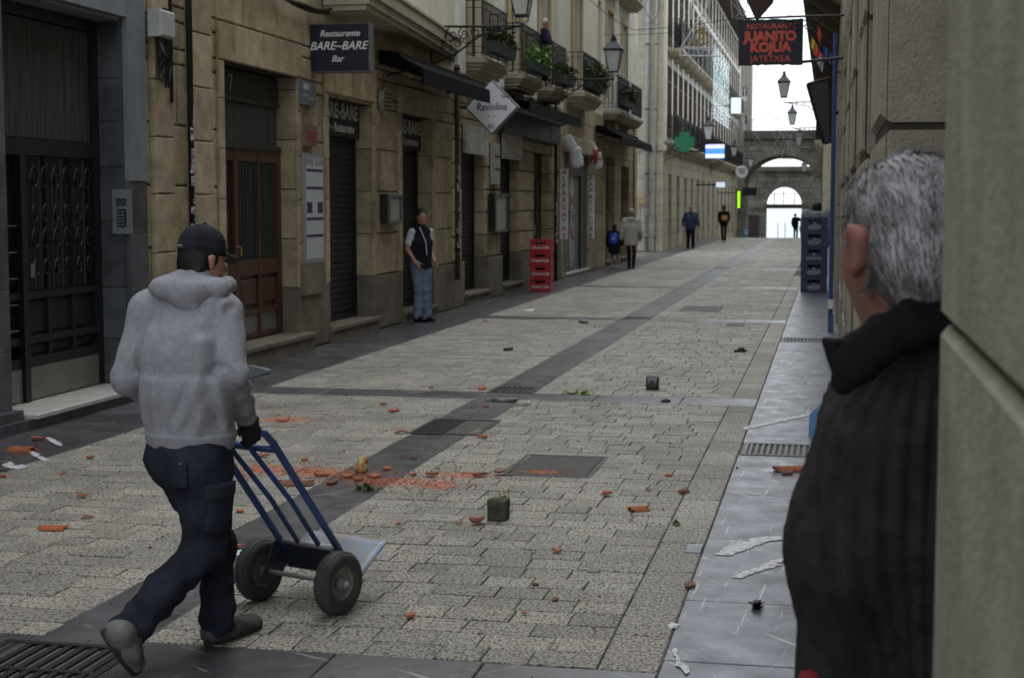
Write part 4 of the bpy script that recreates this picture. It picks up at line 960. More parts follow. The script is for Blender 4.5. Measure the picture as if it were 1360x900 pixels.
# giant white espadrilles hung over the shop
clothw = mat('white_canvas', (.62, .62, .64), .9, bump=.3, bscale=60)
ribr = mat('red_ribbon', (.38, .02, .03), .7)
Y = 37.3; c1 = fp(756, 190, Y); c2 = fp(767, 210, Y)
t = thing('giant_espadrille', 'oversized white canvas shoe hung over the shop with its sole showing', 'shoe sign', tuple(fp(765, 222, Y)))
solid('sole', [cap(fp(753, 183, Y), fp(760, 196, Y), (.13, .05), (.14, .05), side=(1, 0, .6))], .015, clothw, t)
solid('upper', [cap(fp(764, 200, Y+.05), fp(767, 218, Y+.05), (.15, .1), (.16, .09), wr=(.008, 30, .5))], .015, clothw, t)
Y = 41.6
t = thing('giant_ribboned_espadrille', 'oversized white canvas shoe tied with a red ribbon', 'shoe sign', tuple(fp(792, 228, Y)))
solid('upper', [cap(fp(788, 193, Y), fp(790, 206, Y), (.06, .05), (.17, .1)), cap(fp(790, 206, Y), fp(793, 221, Y), (.18, .1), (.16, .09), wr=(.006, 30, .2))], .015, clothw, t)
rb = MB()
for q in ((783, 205, 797, 198), (783, 216, 796, 200), (787, 196, 793, 217), (785, 208, 799, 212), (794, 205, 789, 219)):
    p, r = fp(q[0], q[1], Y-.12), fp(q[2], q[3], Y-.12); rb.tube([p, (p+r)/2+Vector((0, -.03, 0)), r], .022, 5)
obj('ribbon', rb, ribr, t)
# painted shoe on the shutter
for ci, (y0_, y1_) in enumerate(((3.0, 1.75), (1.72, .42))):
    pts = [ML(39.3+.42*math.sin(k/20*2*PI)*(1 if ci else .9), (y0_+y1_)/2+(y0_-y1_)/2*math.cos(k/20*2*PI)-.25, -.096) for k in range(20)]
    mb = MB().add(pts, [tuple(range(20))]); o = obj('shoe_print', mb, offw, Db)
rb = MB()
for a_, b_, c_, d_ in ((39.0, 2.0, 39.6, 1.8), (39.0, 1.8, 39.6, 2.0), (39.1, .95, 39.5, 1.15), (39.15, 1.2, 39.5, .9)): rb.tube([ML(a_, b_, -.09), ML(c_, d_, -.09)], .016, 4)
tag(obj('ribbon_print', rb, ribr, Db), kind='stuff')
# small wall fixtures on the bar front
mc = thing('menu_board', 'tall white printed menu board with black bands beside the red door', 'menu', (XL, 18.9, .9))
a, b = wp(402, 203, XL+.012), wp(430, 348, XL+.012)
obj('board', sbox(ML, a.y, b.y, b.z, a.z, .002, .03), mat('board_edge', (.25, .26, .28), .6), mc)
inner = obj('sheet', sbox(ML, a.y+.06, b.y-.06, b.z+.06, a.z-.05, .0301, .033), mat('printed_paper', (.50, .52, .56), .7, col2=(.38, .40, .43), scale=30, stretch=(1, 1, 2.5), thr=(.5, .56), bump=0), mc)
H_ = a.z-b.z
for q in (.14, .30, .58, .735): obj('print', sbox(ML, a.y+.07, b.y-.07, a.z-H_*q-.035, a.z-H_*q, .0331, .0345), inkm, mc)
obj('print', sbox(ML, a.y+.08, a.y+.28, a.z-H_*.54, a.z-H_*.44, .0331, .0345), inkm, mc); obj('print', sbox(ML, b.y-.28, b.y-.08, a.z-H_*.54, a.z-H_*.44, .0331, .0345), inkm, mc)
text('BARE BARE', .15, ML((a.y+b.y)/2, a.z-H_*.075, .034), FACEX, mat('print_grey', (.2, .2, .2), .7), mc)
def wallplate(name, px, m, label, cat, prints=(), X=XL+.03, edge=None, th=.02):
    a, b = wp(px[0], px[1], X), wp(px[2], px[3], X); t = thing(name, label, cat, (XL, (a.y+b.y)/2, b.z))
    obj('plate', MB().box(X-.06, X-.061+th+.061, a.y, b.y, b.z, a.z), m, t)
    if edge:
        f = MB(); w_ = .04
        f.box(X+th+.0005, X+th+.03, a.y, a.y+w_, b.z, a.z).box(X+th+.0005, X+th+.03, b.y-w_, b.y, b.z, a.z).box(X+th+.0005, X+th+.03, a.y+w_, b.y-w_, a.z-w_, a.z).box(X+th+.0005, X+th+.03, a.y+w_, b.y-w_, b.z, b.z+w_); obj('frame', f, edge, t)
    for (u0, v0, u1, v1, pm) in prints: obj('print', MB().box(X+th+.001, X+th+.003, a.y+(b.y-a.y)*u0, a.y+(b.y-a.y)*u1, a.z-(a.z-b.z)*v1, a.z-(a.z-b.z)*v0), pm, t)
    return t
wallplate('wall_plaque', (399, 107, 418, 142), mat('plaque_grey', (.13, .13, .16), .5), 'grey-violet metal plaque above the menu board', 'plaque', [(.1, .1, .5, .35, offw), (.1, .55, .55, .62, offw), (.35, .68, .9, .74, offw)])
wallplate('notice_plate', (404, 165, 420, 195), mat('plate_brown', (.15, .12, .09), .6), 'small plate with red stripes between plaque and menu board', 'plaque', [(.1, .1+.2*k, .9, .22+.2*k, mat('stripe_red', (.25, .03, .03), .6)) for k in range(1, 4)])
wallplate('wall_niche', (402, 350, 430, 388), sanddk, 'niche of darker stone just below the menu board', 'niche', th=.005)  # flat plate in the darker plinth stone, no hollow behind it
def case(px, label):
    t = wallplate('menu_case', px, iron, label, 'menu case', [(.12, .06, .9, .94, mat('menu_paper', (.36, .37, .34), .6, col2=(.25, .25, .23), scale=20, bump=0))], th=.06, edge=mat('case_frame', (.12, .12, .11), .4))
case((510, 258, 527, 297), 'framed glass menu case on the pier left of the man in the doorway')
case((653, 257, 669, 307), 'framed glass menu case between the two grey shuttered openings')
wallplate('paper_notice', (655, 190, 663, 245), offw, 'narrow pale notice fixed to the pier under the diamond sign', 'notice', [(.1, .3, .9, .35, inkm), (.1, .6, .9, .66, inkm)])
t = thing('oval_crest', 'weathered oval crest hanging on the stone between the two bar openings', 'crest', tuple(wp(512, 152, XL+.03)))
c = wp(513, 136, XL+.03); pts = [(c.y+.25*math.sin(k/16*2*PI), c.z+.2*math.cos(k/16*2*PI)) for k in range(16)]
obj('shield', MB().prism(pts, 0, XL-.02, XL+.05), mat('crest_stone', (.30, .29, .24), .8), t)
for k in range(5): obj('ridge', MB().box(XL+.0505, XL+.062, c.y-.17, c.y+.17, c.z-.13+k*.06, c.z-.11+k*.06), mortar, t)
# meter box with cable bundle
t = thing('junction_box', 'pale grey junction box with a tangle of black cables beneath it', 'junction box', tuple(wp(205, 95, XL)))
a, b = wp(198, 12, XL+.02), wp(213, 52, XL+.02)
obj('box', cbox(XL+.0, XL+.14, a.y, a.y+.34, b.z, a.z, '+x', .02), mat('box_grey', (.36, .38, .37), .6), t)
cb = MB(); rt = random.Random(9)
for k in range(11):
    y_ = a.y+.05+rt.random()*.22; z_ = b.z; d = rt.uniform(.15, .5)
    cb.tube([(XL+.07, y_, z_+.01), (XL+.09+rt.random()*.06, y_+rt.uniform(-.05, .1), z_-d*.5), (XL+.07, y_+rt.uniform(-.05, .15), z_-d), (XL+.05, y_+.18, z_-d*.5), (XL+.04, y_+.22, z_+.3)], .011, 5)
cb.tube([(XL+.05, a.y+.42, 5.0), (XL+.05, a.y+.42, b.z-.6)], .02, 6)
tag(obj('cable', cb, iron, t), kind='stuff')
# drainpipes
def pipe(label, y, X, z0, z1, r, m, stick=None, cl=2):
    t = thing('drainpipe', label, 'drainpipe', (X, y, 0)); obj('pipe', MB().tube([(X, y, z0), (X, y, z1)], r, 10), m, t, smooth=True)
    for k in range(cl): obj('clamp', MB().lathe([(r+.001, 0), (r+.012, .0), (r+.012, .05), (r+.001, .05)], (X, y, z0+.5+k*(min(z1, 8)-z0-.6)/max(1, cl-1)), 10), iron, t)
    if stick:
        rt = random.Random(int(y*10)); s = MB(); z = stick[0]
        while z < stick[1]:
            h = rt.uniform(.02, .11); a0 = rt.uniform(-1.8, -.2); n = 4
            vs = []
            for i in range(n+1):
                a_ = a0+i*.28; vs += [(X+(r+.003)*math.cos(a_), y+(r+.003)*math.sin(a_), z), (X+(r+.003)*math.cos(a_+.05), y+(r+.003)*math.sin(a_+.05), z+h)]
            s.add(vs, [(2*i, 2*i+2, 2*i+3, 2*i+1) for i in range(n)]); z += h*rt.uniform(.7, 1.5)
        tag(obj('sticker', s, mat('torn_sticker', (.42, .42, .42), .7, col2=(.08, .08, .09), scale=40, thr=(.45, .52), bump=0), t), kind='stuff')
pipe('black drainpipe with torn white stickers beside the grey marble portal', 14.66, XL+.10, 1.0, 8, .034, iron, (1.2, 2.75))
pipe('stickered dark pipe at the joint right of the man in the doorway', 26.15, XL+.07, .5, 4.2, .045, mat('rusty_pipe', (.09, .06, .045), .7, dirt=.4), (.9, 2.4))
pipe('thin dark pipe beside the red ALPARGATAS board', 36.0, XL+.07, 0, 4.3, .04, iron, (.9, 2.2))
pipe('grey downpipe on the end wall of the building beyond the side street', 59.8, -6.95, 0, 13, .085, grayp, (.6, 2.2), 4)
pipe('thin grey downpipe running beside the thicker one on the end wall', 59.8, -6.62, 0, 13, .04, grayp, None, 4)
pipe('thin pale pipe at the far end of the left row', 50.9, XL+.06, 0, 4.3, .035, sanddk)
# cables
def cable(pts, r, label, m=iron):
    P = []
    for a, b in zip(pts, pts[1:]):
        a, b = Vector(a), Vector(b); L_ = (b-a).length
        for k in range(10): P.append(a.lerp(b, k/10)-Vector((0, 0, L_*.035*4*(k/10)*(1-k/10))))
    P.append(Vector(pts[-1])); single('cable', MB().tube(P, r, 5), m, label, 'cable')
cable([(XL+.06, 14.3, 4.55), (XL+.06, 17, 4.3), (XL+.06, 19.2, 4.25)], .03, 'thick black cable sagging under the cream bay')
cable([(XL+.1, 14.3, 4.6), (XL+.1, 18.2, 4.22), (XL+.1, 19.2, 4.3)], .02, 'thinner black cable drooping beside the thick one')
# awnings
def awning(y0, y1, z, x1, label, drop=.25, m=canvas):
    t = thing('awning', label, 'awning', (XL, (y0+y1)/2, z-.3))
    obj('cassette', MB().prism([(XL+.02, z), (XL+.32, z-.04), (XL+.34, z-.16), (XL+.02, z-.2)], 1, y0, y1), m, t)
    n = 10; vs = []; fs = []
    for k in range(n+1):
        y = y0+(y1-y0)*k/n; dz = .005*math.sin(k*2.1)
        vs += [(XL+.33, y, z-.1+dz), (x1, y, z-drop+dz), (x1+.01, y, z-drop-.22+dz*2), (x1-.02, y, z-drop-.22+dz*2), (x1-.02, y, z-drop-.03), (XL+.33, y, z-.13)]
    for k in range(n):
        for j in range(6): fs.append((k*6+j, (k+1)*6+j, (k+1)*6+(j+1) % 6, k*6+(j+1) % 6))
    fs += [tuple(range(5, -1, -1)), tuple(n*6+j for j in range(6))]
    obj('canvas', MB().add(vs, fs), m, t)
    a_ = MB(); [a_.tube([(XL+.05, q, z-.35), (XL+.3, q+.3, z-.25), (x1-.05, q, z-drop-.1)], .018, 6) for q in (y0+.3, y1-.5)]; obj('folding_arm', a_, iron, t); return t
awning(21.6, 26.0, 4.02, -5.72, 'black awning half rolled out over the bar between the two hanging signs', .28)
awning(30.0, 36.4, 3.95, XL+.6, 'dark awning with a grey rail behind the diamond sign', .12)
awning(42.6, 50, 4.0, -5.65, 'black awning at the far end of the left row with white tips', .3)
t = thing('fascia_sign', 'long black fascia board with a pale round emblem above the red crates', 'sign', (XL, 33, 3.2))
obj('board', MB().box(XL-.03, XL+.12, 29.9, 36.3, 3.22, 3.68), blackp, t)
obj('emblem', MB().prism([(35.4+.28*math.sin(k/14*2*PI), 3.44+.17*math.cos(k/14*2*PI)) for k in range(14)], 0, XL+.1201, XL+.13), offw, t)
obj('rail', MB().box(XL+.1, XL+.36, 30, 36.4, 3.69, 3.74), grayp, t)
t = thing('right_awning', 'tilted black awning panel hanging from the right row beside the street lamps', 'awning', (-.2, 27, 3.1)); t.name = 'hanging_awning'; ORG[t.name] = (-.2, 27, 3.1)
q = [fp(1072, 112, 26), fp(1101, 104, 26), fp(1104, 188, 26), fp(1094, 191, 26)]
obj('panel', MB().prism([(p.x, p.z) for p in q], 1, 26, 26.12), mat('awning_panel', (.03, .035, .035), .5), t)
f = MB(); [f.tube([q[i], q[(i+1) % 4]], .025, 6) for i in range(4)]; obj('frame', f, iron, t)
obj('arm', MB().tube([fp(1104, 150, 26), (.12, 26, fp(1104, 150, 26).z)], .03, 6), iron, t)
# ---------------------------------------------------------------- street lamps on brackets
def wall_lamp(label, x, Y, zb, wall, k=1., group='wrought iron street lamps'):
    t = thing('street_lamp', label, 'street lamp', (wall, Y, zb-.5*k), group)
    sx = 1 if x > wall else -1
    g_ = MB(); Mrot = Matrix.Rotation(PI/4, 3, 'Z')
    def fr4(r0, r1, z0, z1, mb): mb.lathe([(r0*1.414, z0), (r1*1.414, z1)], (x, Y, zb), 4, Mrot)
    fr4(.085*k, .165*k, .0, .42*k, g_); obj('glass', g_, lampg, t)
    f = MB()
    for a in range(4):
        c_, s_ = math.cos(PI/4+a*PI/2)*1.414, math.sin(PI/4+a*PI/2)*1.414
        f.tube([(x+.088*k*c_, Y+.088*k*s_, zb-.01), (x+.17*k*c_, Y+.17*k*s_, zb+.43*k)], .011*k, 5)
    fr4(.1*k, .1*k, -.03*k, .0, f); fr4(.19*k, .2*k, .42*k, .455*k, f); obj('lantern_frame', f, iron, t)
    r = MB(); fr4(.2*k, .05*k, .456*k, .64*k, r); fr4(.055*k, .075*k, .641*k, .66*k, r); r.lathe([(.045*k, .66*k), (.04*k, .7*k), (.055*k, .72*k), (.0*k+.01, .78*k)], (x, Y, zb), 8); obj('cap', r, mat('lamp_cap', (.06, .065, .075), .4, metal=.5), t)
    b = MB(); za = zb-.14*k
    for s_ in (-1, 1): b.tube([(x+s_*.09*k, Y, zb-.02), (x+s_*.1*k, Y, zb-.08*k), (x, Y, za)], .009*k, 5)
    b.tube([(x, Y, za-.03), (wall, Y, za)], .018*k, 6)
    b.tube([(wall, Y, za-.55*k), (wall+(x-wall)*.25, Y, za-.42*k), (wall+(x-wall)*.55, Y, za-.14*k), (x, Y, za-.02)], .014*k, 6)
    for j in range(6):
        cx_ = wall+(x-wall)*(.1+.13*j); rr = .13*k*(1-j*.13); cz_ = za-rr-.02
        b.tube([(cx_+sx*rr*(1-q/13)*math.cos(q*.75+2), Y, cz_+rr*(1-q/13)*math.sin(q*.75+2)) for q in range(11)], .010*k, 5)
    for j in range(4):
        cx_ = wall+(x-wall)*(.08+.1*j); rr = .1*k; cz_ = za-.34*k+j*.05
        b.tube([(cx_-sx*rr*(1-q/13)*math.cos(q*.75), Y, cz_+rr*(1-q/13)*math.sin(q*.75)) for q in range(11)], .009*k, 5)
    b.box(wall-.015, wall+.015, Y-.03, Y+.03, za-.65*k, za+.1*k); obj('bracket', b, iron, t); return t
def lampat(label, px, py, Y, wall, k=1.):
    p = fp(px, py, Y); wall_lamp(label, p.x, Y, p.z, wall, k)
lampat('ornate black lantern bracket cut off at the top edge above the diamond sign', 693, 20, 24.7, XL, 1.1)
lampat('black lantern with frosted panes above the end of the left row of balconies', 815, 95, 35, XL, 1.08)
lampat('lantern over the green pharmacy cross and the lit blue sign', 941, 185, 60.5, -6.3, 1.15)
lampat('small distant lantern on the left, between the lit blue sign and the round sign', 975, 207, 84, -6.3, 1.1)
lampat('tiny far lantern on the left just before the stone gate', 997, 221, 103, -6.3, 1.1)
lampat('largest lantern against the white sky, under the red lettered sign', 1041, 129, 50, .1, 1.05)
lampat('second lantern against the sky, on the right just below the largest', 1052, 165, 66, -.3, 1.05)
lampat('lantern on the right in front of the gate parapet', 1061, 193, 80, -.3, 1.0)
lampat('dim far lantern on the right in front of the big arch', 1068, 228, 100, -.3, 1.0)
# ---------------------------------------------------------------- lit and far signs
t = thing('pharmacy_cross', 'green pharmacy cross standing out from the far building', 'sign', tuple(fp(909, 203, 60.5)))
c = fp(909, 188.5, 60.3); r = .38; q = .19
cr = [(-r, -q), (-q, -q), (-q, -r), (q, -r), (q, -q), (r, -q), (r, q), (q, q), (q, r), (-q, r), (-q, q), (-r, q)]
obj('cross', MB().prism([(c.x+u, c.z+v) for u, v in cr], 1, 60.2, 60.4), mat('cross_green', (.015, .16, .075), .5), t)
obj('arm', MB().box(XL, c.x-r-.001, 60.26, 60.32, c.z-.04, c.z+.04), grayp, t)
def litsign(name, label, px, Y, bands, th=.12, wall=XL):
    a, b = fp(px[0], px[1], Y), fp(px[2], px[3], Y); t = thing(name, label, 'sign', ((a.x+b.x)/2, Y, b.z))
    obj('box', MB().box(a.x-.02, b.x+.02, Y, Y+th, b.z-.02, a.z+.02), mat('sign_blue_case', (.02, .04, .25), .4), t)
    for i, (v0, v1, col, e) in enumerate(bands):
        mm = mat('lit_%s_%d' % (name, i), col, .5, bump=0, emit=col, estr=e); obj('light_panel', MB().box(a.x, b.x, Y-.012, Y-.001, a.z-(a.z-b.z)*v1, a.z-(a.z-b.z)*v0), mm, t)
    obj('arm', MB().box(min(wall, a.x-.021), max(wall, a.x-.021), Y+.03, Y+.08, (a.z+b.z)/2-.03, (a.z+b.z)/2+.03), iron, t); return t
litsign('lit_screen_sign', 'glowing blue and white box sign on the far building', (937, 192, 962, 210), 66, [(0, .3, (.55, .6, 1.), .8), (.3, .7, (.10, .35, .85), .5), (.7, 1, (.6, .7, 1.), .8)])
litsign('white_lit_sign', 'small white lit sign under the far balconies', (951, 242, 963, 249), 75, [(0, 1, (.7, .8, .88), .4)])
t = thing('round_sign', 'round white sign with dark lettering near the gate', 'sign', tuple(fp(985, 237, 92)))
c = fp(985, 228, 92); obj('disc', MB().prism([(c.x+.36*math.sin(k/20*2*PI), c.z+.36*math.cos(k/20*2*PI)) for k in range(20)], 1, 92, 92.1), white, t)
for k in range(3): obj('print', MB().box(c.x-.24+k*.05, c.x+.22, 91.99, 91.999, c.z+.12-k*.12, c.z+.17-k*.12), inkm, t)
obj('arm', MB().box(XL, c.x-.361, 92.02, 92.07, c.z-.02, c.z+.02), iron, t)
t = thing('neon_sign', 'vertical yellow-green neon sign near the gate', 'sign', tuple(fp(981, 276, 90)))
a, b = fp(977.5, 252, 90), fp(985, 276, 90); obj('board', MB().box(a.x, b.x, 90, 90.08, b.z, a.z), blackp, t)
nm = mat('neon_lime', (.55, .9, .02), .5, bump=0, emit=(.45, .95, .03), estr=.8); nb_ = MB(); cx = (a.x+b.x)/2
for k in range(7):
    z_ = a.z-.1-k*.14; nb_.tube([(cx-.08, 89.97, z_), (cx+.08, 89.97, z_-.01), (cx+.07, 89.97, z_-.07), (cx-.08, 89.97, z_-.07), (cx-.06, 89.97, z_-.11)], .022, 5)
obj('tube', nb_, nm, t); obj('arm', MB().box(XL+.1, a.x-.001, 90.02, 90.06, a.z-.2, a.z-.16), iron, t)
a, b = fp(986, 249, 108), fp(1005, 260, 108); single('dark_fascia_sign', MB().box(a.x, b.x, 108, 108.15, b.z, a.z), blackp, 'flat black sign at the left foot of the big stone arch', 'sign')
a, b = fp(988, 303, 108), fp(994, 314, 108); t = thing('blue_notice', 'small bright blue board standing by the dark door near the gate', 'sign', ((a.x+b.x)/2, 108, b.z)); obj('board', MB().box(a.x, b.x, 108, 108.1, b.z-.0, a.z), mat('bright_blue', (.06, .25, .5), .6), t)
for k in range(2): obj('print', MB().box(a.x+.05, b.x-.05, 107.99, 107.999, a.z-.2-k*.18, a.z-.12-k*.18), white, t)
wl = fp(866, 258, 59.9); t = single('wall_plaque', MB().box(fp(847, 0, 59.88).x, fp(858, 0, 59.88).x, 59.86, 59.93, fp(0+850, 271, 59.88).z, fp(850, 262, 59.88).z), mat('brass_plaque', (.36, .24, .11), .5), 'brownish plaque low on the end wall by the grey downpipe', 'plaque')
# lit curtain of fairy lights on the far balconies
lc = thing('light_curtain', 'curtain of tiny cold white lights hanging down the far facade', 'christmas lights', (-5.4, 80, 6)); L1 = MB(); rt = random.Random(4)
for k in range(11):
    y = 76+k*1.1; wv = MB()
    L1.box(-5.62, -5.612, y-.004, y+.004, 6.0, 9.6)
    for j in range(18):
        z_ = 6.0+j*.2+rt.uniform(-.03, .03); dx = rt.uniform(-.06, .06)
        L1.add([(-5.6+dx, y, z_), (-5.56+dx, y, z_), (-5.58+dx, y+.02, z_+.035), (-5.58+dx, y-.02, z_+.035)], [(0, 1, 2), (0, 1, 3), (1, 2, 3), (0, 2, 3)])
tag(obj('bulb', L1, mat('cold_bulb', (.6, .85, .95), .5, bump=0, emit=(.75, .92, 1.), estr=1.6), lc), kind='stuff')
# christmas frames hung over the street
fram = mat('light_frame_white', (.36, .37, .40), .5, bump=0); lace = mat('tinsel_gold', (.42, .30, .12), .5, bump=.3)
def frame3(mb, pts, Y, r): mb.tube([fp(x, y, Y) for x, y in pts], r, 5)
t = thing('bell_decoration', 'golden bell ornament in a white triangular frame hung over the street', 'christmas ornament', tuple(fp(930, 76, 44)), 'christmas ornaments strung over the street')
ornm = mat('ornament_white', (.75, .75, .78), .5, bump=0); f = MB(); Y = 44; frame3(f, [(903, 72), (903, 66), (926, 29), (929, 27), (933, 27), (957, 66), (957, 75), (903, 74), (903, 70)], Y, .021); obj('frame', f, ornm, t)
f = MB(); frame3(f, [(907, 65), (917, 58), (921, 44), (926, 36), (936, 36), (941, 44), (944, 58), (953, 67), (907, 65)], Y, .012); frame3(f, [(928, 36), (927, 31), (931, 28), (935, 31), (934, 36)], Y, .011); frame3(f, [(925, 67), (930, 73), (936, 67)], Y, .012); frame3(f, [(910, 63), (951, 64)], Y, .018); obj('bell_outline', f, ornm, t)
tn = MB(); rt = random.Random(1)
for k in range(260):
    u = rt.random(); yy_ = 36+u*28; wv = 4+u*u*15+u*3; x_ = 930.5+rt.uniform(-1, 1)*wv; p = fp(x_, yy_, Y+rt.uniform(-.03, .03)); s = .035
    tn.add([p, p+Vector((s, 0, s*.5)), p+Vector((s*.3, .01, s*1.4))], [(0, 1, 2)])
tag(obj('tinsel', tn, lace, t), kind='stuff')
t = thing('loop_decoration', 'teardrop loop ornament in a square white frame above the bell', 'christmas ornament', tuple(fp(930, 27, 44)), 'christmas ornaments strung over the street')
f = MB(); frame3(f, [(918, -6), (918, 25), (942, 25), (942, -6)], Y, .02); frame3(f, [(930, 24), (921, 10), (921, 2), (926, -3), (935, -3), (940, 3), (939, 10), (930, 24)], Y, .021); obj('frame', f, ornm, t)
t = thing('corner_decoration', 'white square frame with a crossed ornament at the top, left of the red lettered sign', 'christmas ornament', tuple(fp(982, 25, 44)), 'christmas ornaments strung over the street')
f = MB(); frame3(f, [(970, -6), (973, 25), (986, 25), (991, 14), (994, -6)], Y, .014); frame3(f, [(973, 4), (986, 22)], Y, .012); frame3(f, [(990, 8), (977, 23)], Y, .012); frame3(f, [(975, -4), (990, 16)], Y, .01); obj('frame', f, fram, t)
t = thing('lamp_loop_decoration', 'thin wire teardrop loop hanging left of the bell', 'christmas ornament', tuple(fp(867, 32, 44)), 'christmas ornaments strung over the street')
f = MB(); frame3(f, [(867, 31), (857, 15), (858, 3), (864, -4), (872, -3), (877, 5), (876, 15), (867, 31)], Y, .012); frame3(f, [(858, 32), (876, 32)], Y, .01); obj('frame', f, mat('dull_wire', (.25, .24, .22), .6), t)
for i, (x0_, lab) in enumerate(((1006, 'left chain of hanging wire diamonds against the sky before the gate'), (1027, 'middle chain of hanging wire diamonds against the sky before the gate'))):
    t = thing('diamond_chain', lab, 'christmas ornament', tuple(fp(x0_, 192, 78)), 'christmas ornaments strung over the street'); f = MB(); Y = 78
    for k in range(6):
        y_ = 112+k*14+i*3; xx = x0_+(k*1.2 if i else 0)-(3 if i and k < 3 else 0)
        frame3(f, [(xx, y_), (xx-5.5, y_+7), (xx, y_+14), (xx+5.5, y_+7), (xx, y_)], Y, .014)
    obj('chain', f, fram, t)
t = thing('tree_decoration', 'white wire tree ornament hanging in front of the gate arch', 'christmas ornament', tuple(fp(1046, 212, 78)), 'christmas ornaments strung over the street'); f = MB()
frame3(f, [(1037, 211), (1044, 190), (1046, 188), (1056, 208), (1055, 211), (1037, 211)], 78, .02); frame3(f, [(1047, 192), (1044, 198), (1052, 198), (1049, 205), (1055, 207)], 78, .022); frame3(f, [(1040, 177), (1040, 188), (1051, 188), (1051, 177)], 78, .016); frame3(f, [(1045, 178), (1041, 183), (1045, 188), (1050, 183), (1045, 178)], 78, .014)
obj('frame', f, fram, t)
for i, (x_, y_, Yv) in enumerate(((993, 162, 90),)):
    t = thing('arc_decoration', 'pale curved ornament frame near the gate parapet on the left', 'christmas ornament', tuple(fp(x_, y_+8, Yv)), 'christmas ornaments strung over the street'); f = MB()
    frame3(f, [(974, 155), (974, 172), (978, 158), (981, 170), (990, 168), (996, 158), (990, 150)], Yv, .03); obj('frame', f, fram, t)
cable([(XL, 44, 6.6), (.1, 44, 7.3)], .008, 'thin wire carrying the bell ornament across the street')
cable([(XL, 35.2, 7.6), fp(842, 40, 43), (0, 44, 7.6)], .01, 'thin wire crossing in front of the far left balconies')
# ---------------------------------------------------------------- balcony things
plm = mat('planter_green', (.025, .04, .035), .6)
def planter(y0, y1, z, label, m=leafd, n=260, h=.3, trail=0., X=XL+.46):
    t = thing('flower_box', label, 'planter', (X, (y0+y1)/2, z)); rt = random.Random(int(y0*7))
    obj('box', MB().prism([(X-.08, z), (X+.08, z), (X+.11, z+.2), (X-.11, z+.2)], 1, y0, y1), plm, t)
    lv = MB()
    for k in range(n):
        y = rt.uniform(y0, y1); u = rt.random(); p = Vector((X+rt.gauss(0, .08)+trail*.1, y, z+.2+u*h*(.5+.5*math.sin(y*5)**2)-(trail*rt.random()*.5 if rt.random() < .4 else 0)))
        d = Vector((rt.gauss(0, 1), rt.gauss(0, 1), rt.gauss(0, .7))).normalized()*.07; e = d.cross(Vector((rt.random(), rt.random(), 1))).normalized()*.03
        lv.add([p-d, p+e, p+d, p-e], [(0, 1, 2, 3)])
    tag(obj('foliage', lv, m, t), kind='stuff')
planter(27.1, 28.9, 4.5, 'dark green box of low plants on the nearest small balcony')
planter(30.7, 32.6, 4.5, 'flower box of bright green leaves beside the woman on the balcony', mat('fresh_leaf', (.16, .30, .06), .6, isl=.25), 420, .42, .3)
planter(34.1, 35.8, 4.5, 'dark flower box with straggling plants, third balcony from the left')
planter(38.2, 40.8, 4.7, 'balcony box with a mass of shaggy shrubs over the shoe shop', leafd, 650, .5, .5, XL+.5)
planter(44.6, 46.8, 4.65, 'shaggy planted balcony over the far black awning', leafd, 380, .4, .4, XL+.5)
# ---------------------------------------------------------------- crates
def crate(name, x0, x1, y0, y1, z0, h, m, label, cat, group, kind):
    t = thing(name, label, cat, ((x0+x1)/2, (y0+y1)/2, z0), group); w = x1-x0
    hole = (x0+w*.26, x0+w*.74, z0+h*.62, z0+h*.84)
    b = MB(); mp = mapF(y0); cells(mp, x0, x1, z0+.004, z0+h-.002, [hole], -.02, 0, b)
    b.box(x0, x1, y1-.02, y1, z0+.004, z0+h-.002); b.box(x0+.02, x1, y0+.02, y1-.02, z0+.004, z0+.03)
    hy = (y0+(y1-y0)*.3, y0+(y1-y0)*.7, z0+h*.62, z0+h*.84)
    cells(lambda s, z, n: (x1+n, s, z), y0+.02, y1-.02, z0+.031, z0+h-.002, [hy], -.02, 0, b); b.box(x0, x0+.019, y0+.02, y1-.02, z0+.031, z0+h-.002)
    obj('body', b, m, t); r = MB()
    for za, zb in ((z0+.004, z0+.02), (z0+h-.02, z0+h-.003)): r.box(x0-.006, x1+.006, y0-.006, y0-.0005, za, zb); r.box(x1+.0005, x1+.006, y0, y1, za, zb)
    for xx in (x0, x1-.012): r.box(xx, xx+.012, y0-.006, y0-.0005, z0+.0205, z0+h-.0205)
    tag(obj('rim', r, m, t), kind='stuff')
    bt = MB()
    for i in range(5):
        for j in range(2): bt.lathe([(.03, 0), (.03, h*.6), (.012, h*.75), (.012, h*.86)], (x0+.06+i*(w-.12)/4, y0+.07+j*.12, z0+.03), 7)
    tag(obj('bottle', bt, glassd, t), kind='stuff')
    cx = (x0+x1)/2
    if kind == 'cola': text('Coca-Cola', .085, (cx-.01, y0-.008, z0+h*.36), FACEY, white, t, shear=.35, bold=.002)
    elif kind == 'oval':
        o = MB(); c_ = (cx, z0+h*.33)
        o.tube([(c_[0]+.13*math.cos(q/16*2*PI), y0-.009, c_[1]+.045*math.sin(q/16*2*PI)+.012*math.cos(q/16*2*PI)) for q in range(17)], .005, 4)
        for q in range(9): o.tube([(c_[0]-.10+q*.022, y0-.009, c_[1]-.018), (c_[0]-.088+q*.022, y0-.009, c_[1]+.02)], .005, 4)
        o.box(cx-.012, cx+.012, y0-.009, y0-.003, z0+h*.56, z0+h*.64); tag(obj('emblem', o, white, t), kind='stuff')
    else:
        text('BONAVAL', .07, (cx, y0-.008, z0+h*.25), FACEY, white, t); text('B', .07, (cx, y0-.008, z0+h*.5), FACEY, white, t, name='emblem')
    return t
nmz = ['bottom', 'second from the bottom', 'third from the bottom', 'top']
